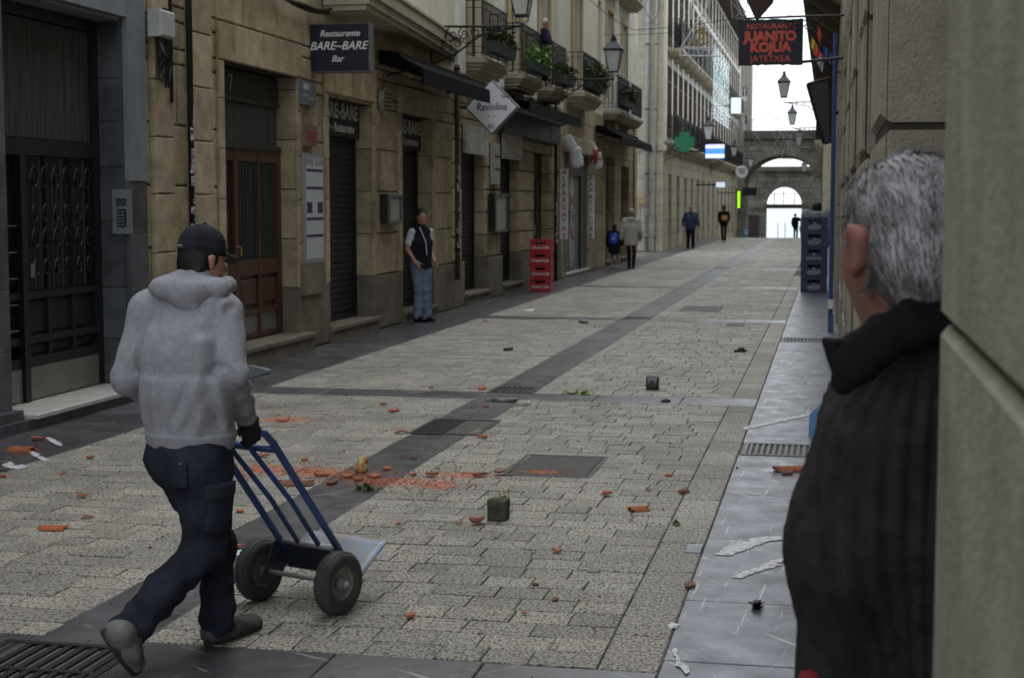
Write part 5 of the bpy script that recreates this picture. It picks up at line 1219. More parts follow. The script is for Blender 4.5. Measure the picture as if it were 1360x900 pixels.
for k in range(4): crate('drinks_crate', -6.10+(.008 if k % 2 else 0), -5.66+(.008 if k % 2 else 0), 31.6, 31.92, k*.272+.003, .27, redcr, '%s red crate of the cola crate stack by the dark doorway' % nmz[k], 'crate', 'stacked red cola crates', 'cola')
nmz = ['bottom', 'second from the bottom', 'middle', 'second from the top', 'top']
for k in range(5): crate('beer_crate', -.564, -.03+(.006 if k % 2 else 0), 32.44, 32.8, k*.31+.003, .308, bluecr, '%s navy crate of the blue crate stack on the right' % nmz[k], 'crate', 'stacked navy crates', 'bona' if k == 2 else 'oval')
# ---------------------------------------------------------------- right edge small things
pb = thing('blue_post', 'thin blue painted post standing against the right row of shops', 'post', (.05, 22.4, 0))
obj('post', MB().tube([(.035, 22.4, 0), (.035, 22.4, 4.2)], .03, 8), bluep, pb); obj('base', MB().box(-.0, .08, 22.36, 22.44, 0, .25), bluep, pb)
obj('sticker', MB().box(-.0, .07, 22.32, 22.36, .33, .46), white, pb)
t = thing('flag_bunch', 'small bunch of red, yellow and blue flags on the right row', 'flags', (-.1, 24, 3.4))
for mm, q in ((redp, (1080, 62, 1093, 78)), (mat('flag_yellow', (.5, .42, .06), .8), (1078, 56, 1086, 66)), (bluep, (1094, 66, 1105, 80)), (mat('flag_pale', (.4, .4, .45), .8), (1086, 76, 1094, 90)), (redp, (1087, 40, 1091, 52))):
    a, b = fp(q[0], q[1], 24), fp(q[2], q[3], 24); p = MB(); n = 6
    for k in range(n):
        u0, u1 = k/n, (k+1)/n; A_ = a.lerp(b, u0); B_ = a.lerp(b, u1); d0 = .02*math.sin(k*1.7); d1 = .02*math.sin((k+1)*1.7)
        p.add([A_+Vector((0, d0, .07)), B_+Vector((0, d1, .07)), B_+Vector((-.02, d1, -.07)), A_+Vector((-.02, d0, -.07)), A_+Vector((0, d0+.01, .07)), B_+Vector((0, d1+.01, .07)), B_+Vector((-.02, d1+.01, -.07)), A_+Vector((-.02, d0+.01, -.07))], [(0, 1, 2, 3), (4, 5, 6, 7), (0, 1, 5, 4), (3, 2, 6, 7)])
    obj('flag', p, mm, t)
obj('pole', MB().tube([fp(1105, 96, 24), fp(1082, 52, 24)], .012, 6).tube([fp(1105, 96, 24), (.13, 24, fp(1105, 96, 24).z)], .012, 6), iron, t)
p = gp(1094, 572); sheet = MB(); a0 = Vector((-.09, 12.2, .01))
sheet.prism([(-.135, .0), (.08, .0), (.08, .30), (-.04, .26), (-.125, .17)], 1, 12.2, 12.215)
single('blue_sheet', sheet, mat('light_blue_plastic', (.16, .34, .60), .5), 'light blue sheet leaning at the foot of the right wall beyond the sweater', 'sheet')
# two thin masts beyond the gate
for x_, lab in ((1033.5, 'left thin mast seen through the far gateway'), (1043, 'right thin mast seen through the far gateway')):
    q = gp(x_, 318, -1.44); single('mast', MB().tube([(q.x, 146, -1.41), (q.x, 146, .15)], .05, 6), grayp, lab, 'mast', 'masts beyond the gateway')
# ---------------------------------------------------------------- litter and broken tiles
def shard(seed, L, W, th=.012, curl=.05):
    rg = random.Random(seed); n = rg.randint(5, 8); pts = []
    for k in range(n):
        a = 2*PI*k/n+rg.uniform(-.25, .25); r = rg.choice([.55, .7, .85, 1., 1.1]); pts.append((L/2*r*math.cos(a), W/2*r*math.sin(a)))
    vs = []; ca_ = rg.uniform(-.5, .5); tl = rg.uniform(-.12, .12); R2_ = (L*L+W*W)/4; cz = lambda x, y: curl*max(0, 1-((y+ca_*x)**2)/R2_*2)*.45+.003+tl*max(0, x)
    for off in (0, th):
        vs.append((0, 0, cz(0, 0)+off)); vs += [(x, y, max(0, cz(x, y))+off) for x, y in pts]
    m = n+1; fs = []
    for k in range(n):
        k2 = (k+1) % n; fs += [(0, 1+k2, 1+k), (m, m+1+k, m+1+k2), (1+k, 1+k2, m+1+k2, m+1+k)]
    return MB().add(vs, fs)
def litter(name, px, py, wpx, hpx, label, cat, m=terra, ang=None, seed=None, group=None, curl=None):
    p = gp(px, py); sc_ = p.y*1.02/2050; W = wpx*sc_; rg = random.Random(seed or int(px*13+py)); c = min(.03, hpx*sc_*.6)*rg.choice([.2, .6, 1]) if curl is None else curl
    mb = shard(int(px*7+py), W, max(W*.55, min(W*1.5, hpx*sc_*2.5)), min(.013, W*.14), c); o = put(name, mesh_of(name, mb), m, None, (p.x, p.y, .003)); o.rotation_euler[2] = rg.uniform(-1.2, 1.2) if ang is None else ang
    o.rotation_euler[0] = rg.uniform(-.06, .12); return tag(o, label, cat, group)
def halftile(px, py, wpx, r, ang, label, m):
    p = gp(px, py); L = wpx*p.y/2050; rg = random.Random(px); vs = []; nl, na = 7, 9; mb = MB()
    for off in (0, -.011):
        for i in range(nl+1):
            for j in range(na+1):
                a = .42+(PI-.84)*j/na; e = (rg.uniform(-.16, .10)*L*(1 if i else -1) if i in (0, nl) else 0)+L*(i/nl-.5)
                if off: e = vs[i*(na+1)+j][0]
                vs.append((e, (r+off)*math.cos(a), (r+off)*math.sin(a)*.8-r*.30))
    n = (nl+1)*(na+1); fs = []
    for i in range(nl):
        for j in range(na): a = i*(na+1)+j; fs += [(a, a+1, a+na+2, a+na+1), (n+a, n+a+na+1, n+a+na+2, n+a+1)]
        for j in (0, na): a = i*(na+1)+j; fs.append((a, a+na+1, n+a+na+1, n+a))
    for i in (0, nl):
        for j in range(na): a = i*(na+1)+j; fs.append((a, n+a, n+a+1, a+1))
    o = put('tile_fragment', mesh_of('tile_fragment', mb.add(vs, fs)), m, None, (p.x, p.y+r, .002)); o.rotation_euler[2] = ang; tag(o, label, 'tile piece', G_)
G_ = 'broken terracotta tile pieces on the paving'
for q in [(116, 689, 14, 9, 'small tile chip just right of the long curved piece at the left edge'),
          (50, 584, 24, 8, 'smaller curled tile piece by the marble step, with a white scratch beside it'),
          (4, 633, 12, 7, 'tile piece cut by the left edge of the picture'), (121, 609, 17, 5, 'flat thin tile chip on the setts behind the hooded man'),
          (109, 660, 16, 6, 'dull flat tile chip left of the hooded man, above the long piece'), (84, 630, 9, 6, 'tiny tile chip near the edge of the left slabs'),
          (546, 820, 27, 6, 'narrow flat tile sliver right of the near trolley wheel'), (740, 734, 18, 8, 'bright orange tile piece in the middle foreground'),
          (711, 778, 12, 5, 'dark red chip below the bright orange piece'), (737, 797, 10, 6, 'second dark red chip below the bright orange piece'), (697, 816, 10, 6, 'lowest small red chip in the centre foreground'),
          (806, 658, 18, 12, 'orange tile piece left of the rolled piece'), 
          (908, 655, 17, 8, 'brown tile piece with a crumb above it on the border stones'), (888, 632, 10, 5, 'small reddish chip behind the piece on the border stones'),
          (915, 779, 19, 12, 'leaf-like brown tile piece at the edge of the wet slabs'), (529, 696, 10, 6, 'tile chip beyond the tip of the toe plate'),
          (636, 632, 22, 9, 'dark red clump left of the manhole cover'), (573, 632, 20, 8, 'tile clump between central strip and manhole cover'), (662, 630, 16, 10, 'dark shard at the near left corner of the manhole cover'),
          (523, 547, 19, 5, 'long thin tile shard short of the first cross strip'), (510, 538, 13, 4, 'thin shard just behind the long thin one'), (640, 517, 12, 7, 'tile piece beyond the drain with the grey rag'),
          (572, 516, 9, 4, 'tiny chip on the first dark cross strip'), (642, 582, 25, 7, 'shards at the near right corner of the slotted drain grate'), (533, 576, 13, 8, 'rounded tile chip at the left corner of the slotted drain grate'),
          (548, 609, 10, 5, 'single chip on the dark central strip'), (515, 624, 20, 6, 'tile piece beside the bread crust on the central strip'),
          (611, 696, 9, 7, 'small chip left of the pink bowl fragment'), (862, 652, 7, 4, 'tiny crumb between the orange and the border-stone pieces'), (318, 680, 12, 9, 'tile chip seen between the trolley rails and the man'),
          (317, 728, 15, 11, 'tile chip close to the far trolley wheel'), (352, 607, 18, 8, 'tile piece behind the upper trolley rails'), 
          (377, 560, 26, 6, 'flat tile fragment in the red dust patch near the far glove'), (430, 632, 30, 9, 'broad shard in the middle of the red dust'), (405, 612, 16, 6, 'upper chip of the red dust patch'), (440, 643, 22, 8, 'curved shard at the foot of the red dust'),
          (500, 634, 24, 7, 'flat red shard beyond the green sprig'), (462, 634, 18, 7, 'red shard left of the bread crust'), (475, 638, 16, 5, 'thin red shard right under the bread crust'), (548, 631, 12, 5, 'tiny tile chip at the strip edge'),
          (644, 428 , 8, 3, 'very small far tile crumb near the second cross strip'), (644, 540, 10, 4, 'chip near the plastic wrapper')]:
    litter('tile_fragment', *q, cat='tile piece', group=G_, m=terradk if 'brown' in q[4] or 'dark' in q[4] or 'curved' in q[4] else terra)
halftile(1047, 627, 44, .065, .35, 'large ridge tile piece on the wet slabs beside the sweater sleeve', terra); halftile(388, 646, 50, .06, .25, 'half round gutter tile lying in the red dust', terradk); halftile(846, 680, 26, .05, .6, 'rolled tile piece with a dark hollow end, right of centre', terra); halftile(22, 601, 36, .07, .1, 'large cracked tile piece on the dark slabs by the marble step', terra); halftile(66, 705, 38, .045, .15, 'long curved tile piece lying alone on the setts at the left edge', terra)
litter('tile_fragment', 1044, 629, 18, 9, 'dark small piece in front of the large ridge tile', 'tile piece', terradk, group=G_)
p = gp(629, 697); bw_ = MB(); vs = []
for i in range(9):
    for j in range(5):
        a = -2.2+i*.36; e = .15+j*.27; r = .062*(1 if j < 4 else .9+.1*math.sin(i*2.3)); vs.append((p.x+r*math.sin(e)*math.cos(a), p.y+.05+r*math.sin(e)*math.sin(a), .064-r*math.cos(e)))
n_ = len(vs); vs2 = [(p.x+(v[0]-p.x)*.86, p.y+.05+(v[1]-p.y-.05)*.86, .064-(.064-v[2])*.86) for v in vs]; fs = []
for i in range(8):
    for j in range(4): a = i*5+j; fs += [(a, a+5, a+6, a+1), (n_+a, n_+a+1, n_+a+6, n_+a+5)]
    fs.append((i*5+4, i*5+9, n_+i*5+9, n_+i*5+4)); fs.append((i*5, n_+i*5, n_+i*5+5, i*5+5))
for j in range(4): fs += [(j, j+1, n_+j+1, n_+j), (40+j, n_+40+j, n_+41+j, 41+j)]
single('bowl_fragment', bw_.add(vs+vs2, fs), pink, 'pink glazed bowl fragment left of the mossy block', 'pottery piece')
def lump(name, prims, res, m, label, cat, o, **k):
    s = solid(name, prims, res, m, None, origin=o, **k); return tag(s, label, cat)
p = gp(479, 628); lump('bread_crust', [cap(p+Vector((0, 0, .045)), p+Vector((.01, .03, .085)), .034, .03, wr=(.006, 70, 1)), cap(p+Vector((-.015, 0, .03)), p+Vector((.03, 0, .03)), .03, .022, wr=(.005, 80, 0))], .006, mat('bread_pale', (.62, .46, .24), .8, col2=(.30, .16, .06), scale=22, thr=(.42, .55), bump=.8, bscale=60), 'crusty golden lump standing on the dark central strip', 'crust', p)
p = gp(660, 692); s_ = .054*1.0
mbk = MB(); rg = random.Random(8)
blk_ = cbox(p.x-.056, p.x+.052, p.y-.0, p.y+.10, .002, .118, '-y', .008); blk_.v = [tuple(c+rg.uniform(-.004, .004) for c in v) for v in blk_.v]
single('concrete_block', blk_, mossblk, 'small mossy concrete cube standing on the setts', 'block')
def leaves(name, label, cat, px, py, w, h, n, m, size, up=.05, sd=1):
    p = gp(px, py); sc_ = p.y/2050; rg = random.Random(sd); b = MB()
    for k in range(n):
        q = p+Vector((rg.gauss(0, w*sc_*.28), rg.gauss(0, h*sc_*1.2), .004+abs(rg.gauss(0, up)))); d = Vector((rg.gauss(0, 1), rg.gauss(0, 1), rg.gauss(0, .5))).normalized()*size*rg.uniform(.5, 1); e = d.cross(Vector((rg.gauss(0, .3), rg.gauss(0, .3), 1))).normalized()*size*.45
        b.add([q-d, q-d*.2+e, q+d+Vector((0, 0, size*.2)), q-d*.1-e], [(0, 1, 2, 3)])
    return single(name, b, m, label, cat)
leaves('green_sprig', 'sprig of dark green leaves torn up on the red dust', 'plant', 490, 650, 34, 5, 60, leaf, .03, .015, 3)
leaves('dry_plant', 'dry yellow plant with crumbling leaves behind the mossy cube', 'plant', 668, 670, 17, 3, 120, leafdry, .018, .05, 4)
leaves('lettuce_scrap', 'pale green lettuce scrap on the setts beyond the cross strip', 'food scrap', 766, 523, 26, 2, 70, leafb, .05, .006, 5)
leaves('leaf_scrap', 'tiny green leaf scrap near the border stones', 'plant', 898, 697, 8, 3, 9, leaf, .03, .01, 6)
leaves('twig_scrap', 'dark dry twig on the setts far ahead, near the border stones', 'twig', 985, 467, 14, 4, 30, darkbit, .05, .01, 7)
# rag, wrapper, napkin
def flatlump(name, px, py, w, h, m, label, cat, sd):
    p = gp(px, py); k = p.y/2050; rg = random.Random(sd); pr = []
    for i in range(6):
        u = (i/5-.5)*w*k*.8; a = p+Vector((u, rg.uniform(-.04, .04), h*k*.2)); b = a+Vector((w*k*.15, rg.uniform(-.06, .06), rg.uniform(0, h*k*.25)))
        pr.append(cap(a, b, (h*k*.55, h*k*.3), (h*k*.35, h*k*.25), wr=(.006, 60, i)))
    return lump(name, pr, .009 if p.y < 18 else .014, m, label, cat, p)
flatlump('grey_rag', 664, 533, 42, 9, mat('rag_grey', (.24, .24, .24), .9, col2=(.12, .12, .12), scale=20), 'crumpled grey rag across the small drain grate', 'rag', 1)
flatlump('plastic_wrapper', 693, 538, 15, 9, mat('clear_wrapper', (.55, .52, .5), .3, alpha=.6), 'crumpled clear wrapper right of the grey rag', 'wrapper', 2)
flatlump('paper_napkin', 701, 414, 16, 5, white, 'white paper napkin far up the street near the red crates', 'napkin', 3)
flatlump('dark_clod', 675, 465, 8, 5, darkbit, 'lone dark clod on the left setts', 'clod', 4)
flatlump('dark_scrap', 774, 429, 14, 4, darkbit, 'dark scrap lying on the second cross strip', 'scrap', 5)
leaves('feather_scrap', 'small black feathered scrap on the wet slabs in the foreground', 'scrap', 1005, 808, 9, 2, 40, mat('feather_black', (.02, .02, .022), .6), .03, .014, 8)
flatlump('dark_stick', 884, 533, 10, 3, darkbit, 'small dark stick lying on the cross strip ahead of the black cube', 'scrap', 7)
# black cube
p = gp(866, 518); t = thing('black_cube', 'glossy black cube device standing upright on the setts', 'box', (p.x, p.y, 0)); s_ = .062
gl_ = mat('gloss_black', (.012, .013, .016), .15, bump=0, spec=.6)
q = cbox(p.x-s_, p.x+s_, p.y, p.y+.11, .003, .13, '-y', .012); obj('body', q, gl_, t)
obj('face_plate', cbox(p.x-s_+.014, p.x+s_-.014, p.y-.006, p.y-.0005, .035, .12, '-y', .004), mat('satin_black', (.05, .055, .065), .3, bump=0), t)
f = MB(); f.box(p.x-.04, p.x-.02, p.y-.009, p.y-.0065, .075, .088).box(p.x+.02, p.x+.04, p.y-.009, p.y-.0065, .075, .088).box(p.x-.045, p.x+.045, p.y-.008, p.y-.0065, .1, .112); obj('slot', f, steel, t)
# cardboard/plastic sheets by the red door
t = thing('crumpled_sheets', 'folded pale blue-grey sheets dumped by the step of the red door', 'sheets', tuple(gp(340, 510)))
gs = mat('pale_sheet', (.34, .38, .42), .5, col2=(.24, .28, .32), scale=6, bump=.1)
for q in ([(322, 506), (360, 493), (356, 490), (324, 484)], [(322, 488), (338, 481), (350, 492), (326, 496)], [(325, 497), (337, 482), (341, 483), (336, 498)]):
    P = [gp(*q[0], .02), gp(*q[1], .02), fp(q[2][0], q[2][1], gp(*q[1]).y-.05), fp(q[3][0], q[3][1], gp(*q[0]).y-.1)]
    P[0] = gp(*q[0], .01); mb = MB().add(P+[v+Vector((0, .006, .006)) for v in P], [(0, 1, 2, 3), (4, 5, 6, 7), (0, 1, 5, 4), (1, 2, 6, 5), (2, 3, 7, 6), (3, 0, 4, 7)]); obj('sheet', mb, gs, t)
# crumbs nobody could count
rg = random.Random(77)
def crumbs(name, n, m, fn, s0, s1):
    b = MB()
    for k in range(n):
        x, y = fn(); s = rg.uniform(s0, s1)*(1 if rg.random() < .9 else 1.8); a = rg.random()*6
        c, d = math.cos(a)*s, math.sin(a)*s
        b.add([(x-c, y-d, .002), (x+d*.8, y-c*.6, .002), (x+c, y+d*.7, .002), (x-d*.6, y+c*.8, .002), (x, y, .002+s*.7)], [(0, 1, 4), (1, 2, 4), (2, 3, 4), (3, 0, 4)])
    tag(obj(name, b, m), kind='stuff')
def fdust():
    cx, cy, rx, ry, sk = DUST[rg.choice([0, 0, 0, 1, 1, 2, 3, 4, 5, 6])]; dy = rg.gauss(0, ry*.75); return cx+rg.gauss(0, rx*.7)+sk*dy, cy+dy
crumbs('tile_crumbs', 1300, terra, fdust, .0025, .011)
crumbs('scattered_tile_grit', 300, terradk, lambda: (rg.uniform(-5.6, -.9), 6+rg.random()**1.5*9), .004, .011)
crumbs('dark_grit', 320, darkbit, lambda: (rg.choice([rg.uniform(-6.2, .1), rg.uniform(-5.4, .1)]), 5.5+rg.random()**1.6*28), .003, .010)
crumbs('pale_grit', 160, offw, lambda: (rg.uniform(-6.2, .1), 6+rg.random()**1.5*24), .003, .009)
# ---------------------------------------------------------------- the hand truck
TH = R_(21); TF = Vector((math.sin(TH), math.cos(TH), 0)); TR = Vector((math.cos(TH), -math.sin(TH), 0)); TC = Vector((-2.31, 6.483, 0))
def T(u, s, z): return TC+TR*u+TF*s+Vector((0, 0, z))
tk = thing('hand_truck', 'blue tube hand truck with fat black tyres and a bent grey toe plate', 'hand truck', tuple(TC))
RD = (.626, -.78)  # rail direction down and forward (s,z per unit)
def onrail(u, z): return T(u, .08+(.268-z)*.8, z)
for u in (-.17, .17):
    obj('side_rail', MB().tube([T(u, -.475, .868), T(u, -.40, .85), T(u, -.35, .805), onrail(u, .75), onrail(u, .45), onrail(u, .15)], .0165, 12), bluetr, tk, smooth=True)
    obj('hand_grip', MB().tube([T(u, -.55, .875), T(u, -.46, .867)], .019, 12), rubber, tk, smooth=True)
for u in (-.06, .06): obj('inner_rail', MB().tube([T(u, -.36, .765), onrail(u, .5), onrail(u, .27)], .012, 10), bluetr, tk, smooth=True)
obj('upper_crossbar', MB().tube([T(-.17, -.345, .775), T(.17, -.345, .775)], .0155, 12), bluetr, tk, smooth=True)
obj('lower_crossbar', MB().tube([onrail(-.17, .27), onrail(.17, .27)], .014, 12), platem, tk, smooth=True)
bxm = MB(); A0 = [T(-.17, .10, .25), T(.17, .10, .25), T(.17, .13, .14), T(-.17, .13, .14)]; bxm.add(A0+[v+TF*.012 for v in A0], [(0, 1, 2, 3), (4, 5, 6, 7), (0, 1, 5, 4), (1, 2, 6, 5), (2, 3, 7, 6), (3, 0, 4, 7)]); obj('back_panel', bxm, mat('panel_dark', (.02, .025, .04), .5), tk)
for u in (-.175, .165):
    P_ = [T(u, -.06, .10), T(u, .06, .10), T(u, .14, .17), T(u, .09, .29), T(u, .03, .27)]; mb = MB().add(P_+[v+TR*.008 for v in P_], [(0, 1, 2, 3, 4), (9, 8, 7, 6, 5)]+[(i, (i+1) % 5, 5+(i+1) % 5, 5+i) for i in range(5)]); obj('axle_bracket', mb, mat('panel_dark2', (.05, .06, .08), .45, metal=.4, dirt=.3, dscale=9), tk)
obj('axle', MB().tube([T(-.25, 0, .14), T(.27, 0, .14)], .011, 10), hubm, tk, smooth=True)
# toe plate: bent sheet, tipped up
pm = MB(); nU, nS = 10, 8; vs = []
for j in range(nS+1):
    for i in range(nU+1):
        u = -.235+.47*i/nU; f_ = j/nS; s = .155+.20*f_; z = .135+.125*f_+.006*math.sin(f_*2.6)+.003*math.sin(i*.9+j*.5)*f_
        vs.append(T(u, s, z))
n = len(vs); nn = Vector((0, 0, -.006)); fs = []
for j in range(nS):
    for i in range(nU): a = j*(nU+1)+i; fs += [(a, a+1, a+nU+2, a+nU+1), (n+a, n+a+nU+1, n+a+nU+2, n+a+1)]
for i in range(nU): fs += [(i, n+i, n+i+1, i+1), (nS*(nU+1)+i, nS*(nU+1)+i+1, n+nS*(nU+1)+i+1, n+nS*(nU+1)+i)]
for j in range(nS): a, b = j*(nU+1), (j+1)*(nU+1); fs += [(a, b, n+b, n+a), (a+nU, n+a+nU, n+b+nU, b+nU)]
obj('toe_plate', pm.add(vs+[v+nn for v in vs], fs), platem, tk, smooth=True)
for side, u in (('n', .23), ('f', -.23)):
    c = T(u, 0, .14); Mw = Matrix((TR, TF, Vector((0, 0, 1)))).transposed() @ Matrix.Rotation(PI/2, 3, 'Y')
    prof = [(.075, -.030), (.088, -.036), (.105, -.040), (.122, -.038), (.133, -.030), (.1385, -.017), (.140, 0), (.1385, .017), (.133, .030), (.122, .038), (.105, .040), (.088, .036), (.075, .030)]
    wh = obj('wheel', MB().lathe(prof, c, 40, Mw, False), rubber, tk, smooth=True)
    tr_ = MB()
    for k in range(44):
        a = k/44*2*PI
        for sgn in (-1, 1):
            P_ = []
            for (r, w_) in ((.1375, sgn*.004), (.1365, sgn*.026)):
                for da in (-.03, .03):
                    for rr in (r, r+.0035): P_.append(c+Mw @ Vector(((rr)*math.cos(a+da+sgn*w_*3), rr*math.sin(a+da+sgn*w_*3), w_)))
            tr_.add(P_, [(0, 2, 3, 1), (4, 5, 7, 6), (1, 3, 7, 5), (0, 1, 5, 4), (2, 6, 7, 3)])
    tag(obj('tread', tr_, rubber, wh), kind='stuff')
    for r in (.090, .112): obj('tyre_rib', MB().lathe([(r, .037), (r+.002, .0415), (r+.004, .037)], c, 40, Mw, False), rubber, wh, smooth=True)
    obj('rim', MB().lathe([(.076, -.024), (.076, .028), (.068, .030), (.060, .014), (.034, .010), (.030, .026), (.018, .030), (.018, -.02)], c, 32, Mw, False), hubm, wh)
    obj('hub', MB().lathe([(.019, .01), (.019, .046), (.012, .050), (.010, .058), (.004, .06)], c, 14, Mw), steel, wh)
litsign('white_square_sign', 'small glowing white square sign on the far facade below the light curtain', (971, 130, 984, 151), 84, [(0, 1, (.75, .85, .88), .45)])
# ---------------------------------------------------------------- people
def ell(c, S, rx, ry, rz, k=.02, **q): return cap(c, c, (rx, ry), None, k, side=S, end=rz, **q)
V3 = Vector
def handp(W, d, n, s, size=1., curl=.5, spread=1., fist=False, glove=1.):
    """palm and five fingers. W wrist, d towards the knuckles, n palm side, s thumb side"""
    W, d, n, s = V3(W), V3(d).normalized(), V3(n).normalized(), V3(s); s = (s-d*s.dot(d)).normalized(); n = (n-d*n.dot(d)-s*n.dot(s)).normalized()
    z = size; P = [cap(W, W+d*.085*z, (.031*z*glove, .017*z*glove), (.041*z*glove, .015*z*glove), .012, side=s)]
    for i, (L_, off) in enumerate(((.9, .031), (1., .0105), (.94, -.0105), (.76, -.030))):
        p = W+d*.088*z+s*off*z*spread; a = (.25+.1*i)*curl; r = (.0092-.0006*i)*z*glove
        for j, l in enumerate((.042, .027, .020)):
            dirv = (d*math.cos(a)+n*math.sin(a)+s*off*1.2*spread*(1-curl*.6)).normalized(); q = p+dirv*l*L_*z
            P.append(cap(p, q, r*(1-.08*j), r*(1-.08*(j+1)), .005)); p = q; a += (.95+.15*i)*curl
    p = W+d*.022*z+s*.026*z; a = (s*.75+d*.65+n*.35).normalized(); q = p+a*.042*z; P.append(cap(p, q, .014*z*glove, .0115*z*glove, .012))
    b = (a*.55+d*.6+n*(.3+.7*curl)).normalized(); P.append(cap(q, q+b*.03*z, .011*z*glove, .0095*z*glove, .005)); P.append(cap(q+b*.03*z, q+b*.052*z, .0095*z*glove, .008*z*glove, .005))
    return P
def headp(c, F, S, U, k=1., jaw=1.):
    """head with brow, nose, lips, chin and ears; c centre of the skull"""
    c, F, S, U = V3(c), V3(F), V3(S), V3(U)
    def at(f, s, u): return c+(F*f+S*s+U*u)*k
    def el(f, s, u, rs, rf, ru, kk=.02): return cap(at(f, s, u-.001), at(f, s, u+.001), (rs*k, rf*k), None, kk*k, side=S, end=ru*k)
    P = [el(-.012, 0, .022, .077, .097, .092), el(.03, 0, -.035, .062*jaw, .066, .075, .03), cap(at(.06, 0, -.095), at(.075, 0, -.09), .024*k, .02*k, .03*k, side=S)]
    P += [cap(at(.094, 0, .006), at(.112, 0, -.026), .009*k, .0135*k, .012*k), cap(at(.088, -.03, .022), at(.088, .03, .022), .012*k, .012*k, .012*k)]
    P += [cap(at(.093, -.018, -.058), at(.093, .018, -.058), .008*k, .008*k, .006*k)]
    for s in (-1, 1):
        P.append(cap(at(-.008, s*.078, -.022), at(-.018, s*.087, .016), (.009*k, .014*k), (.010*k, .017*k), .006*k, side=tuple(S)))
        P.append(dict(cap(at(.088, s*.031, .005), at(.088, s*.031, .007), .012*k, .012*k, .008*k), sub=True))
    return P, at
def fig(name, label, loc, heading, h, cl, J=None, res=.014, group=None, headturn=0, origin=None):
    k = h/1.75; hd = R_(heading); F = V3((math.sin(hd), math.cos(hd), 0)); S = V3((math.cos(hd), -math.sin(hd), 0)); U = V3((0, 0, 1)); O = V3(loc)
    j = dict(pelvis=(0, 0, .95), chest=(0, 0, 1.26), neck=(0, 0, 1.48), head=(0, .02, 1.645), shL=(-.18, 0, 1.41), shR=(.18, 0, 1.41), elL=(-.235, -.03, 1.14), elR=(.235, -.03, 1.14), wrL=(-.25, .06, .90), wrR=(.25, .06, .90),
             hipL=(-.09, 0, .92), hipR=(.09, 0, .92), knL=(-.1, .03, .5), knR=(.1, .03, .5), anL=(-.1, 0, .085), anR=(.1, 0, .085)); j.update(J or {})
    W = {a: O+(S*b[0]+F*b[1]+U*b[2])*k for a, b in j.items()}
    ht = R_(heading+headturn); HF = V3((math.sin(ht), math.cos(ht), 0)); HS = V3((math.cos(ht), -math.sin(ht), 0))
    hp, hat = headp(W['head'], HF, HS, U, k)
    P = list(hp)+[cap(W['neck']-U*.04*k, W['head']-U*.06*k-HF*.015*k, .055*k, .052*k, .03)]
    P += [cap(W['pelvis'], W['chest'], (.14*k, .095*k), (.16*k, .10*k), .05, side=S), cap(W['chest'], W['neck']-U*.05*k, (.155*k, .10*k), (.09*k, .07*k), .05, side=S)]
    hands = []
    for q, sg in (('L', -1), ('R', 1)):
        P += [cap(W['sh'+q], W['el'+q], .047*k, .038*k, .04), cap(W['el'+q], W['wr'+q], .038*k, .026*k, .02)]
        P += [cap(W['hip'+q], W['kn'+q], .078*k, .054*k, .05), cap(W['kn'+q], W['an'+q], .052*k, .036*k, .02)]
        P += [cap(W['an'+q]-U*.03*k-F*.03*k, W['an'+q]-U*.045*k+F*.14*k, (.035*k, .03*k), (.038*k, .022*k), .02, side=S)]
        d = (W['wr'+q]-W['el'+q]).normalized(); hd_ = j.get('hand'+q, None)
        P += handp(W['wr'+q]+d*.01, d, -S*sg, F, k, .45)
    body = solid(name, P, min(res, .011), cl.get('skin', skin2), origin=tuple(O)); tag(body, label, 'person', group); t = body
    ORG[body.name] = tuple(O)
    for s in (-1, 1): obj('eye', MB().lathe([(.001, -.006*k), (.007*k, -.003*k), (.007*k, .003*k), (.001, .006*k)], hat(.086, s*.031, .008), 8), darkbit, t)
    top = cl['top']; b = top.get('bulk', .018)*k; hem = O+U*top['hem']*k+(W['pelvis']-O-U*.95*k)*.9
    G = [cap(hem, W['chest'], (.165*k+b, .115*k+b), (.175*k+b, .11*k+b), .04, side=S, wr=(.006*k, 22, 1), end=.04), cap(W['chest'], W['neck']-U*.055*k, (.17*k+b, .105*k+b), (.11*k+b*.5, .075*k+b*.5), .06, side=S)]
    sl = top.get('sleeve', 'long')
    if sl == 'short': G += [cap(W['chest']+U*.12*k, W['sh'+q_]-S*g_*.045+U*.005, .07*k, .052*k, .04) for q_, g_ in (('L', -1), ('R', 1))]
    for q in 'LR':
        if sl == 'long': G += [cap(W['sh'+q], W['el'+q], .056*k+b, .048*k+b, .04, wr=(.005*k, 40, 1.)), cap(W['el'+q], W['wr'+q], .047*k+b, .034*k+b*.7, .03, wr=(.005*k, 45, 2.))]
    if top.get('collar'): G += [cap(W['neck']-U*.05*k-F*.01, W['neck']-U*.005*k, (.072*k+b*.5, .068*k+b*.5), None, .02, side=S)]
    if top.get('hood'): G += [cap(W['neck']-F*.07*k-S*.07*k, W['neck']-F*.09*k+S*.07*k, .05*k, .05*k, .03), cap(W['neck']-F*.1*k-U*.02, W['neck']-F*.11*k-U*.1*k, .06*k, .03*k, .03)]
    if top.get('hoodup'): G += [cap(W['head']-HF*.025*k-U*.03*k, W['head']-HF*.02*k+U*.03*k, (.098*k, .11*k), None, .03, side=S), dict(cap(W['head']+HF*.09*k-U*.06*k, W['head']+HF*.1*k+U*.04*k, (.062*k, .07*k), None, .01, side=S), sub=True)]
    solid(top.get('name', 'jacket'), G, res, top['m'], t)
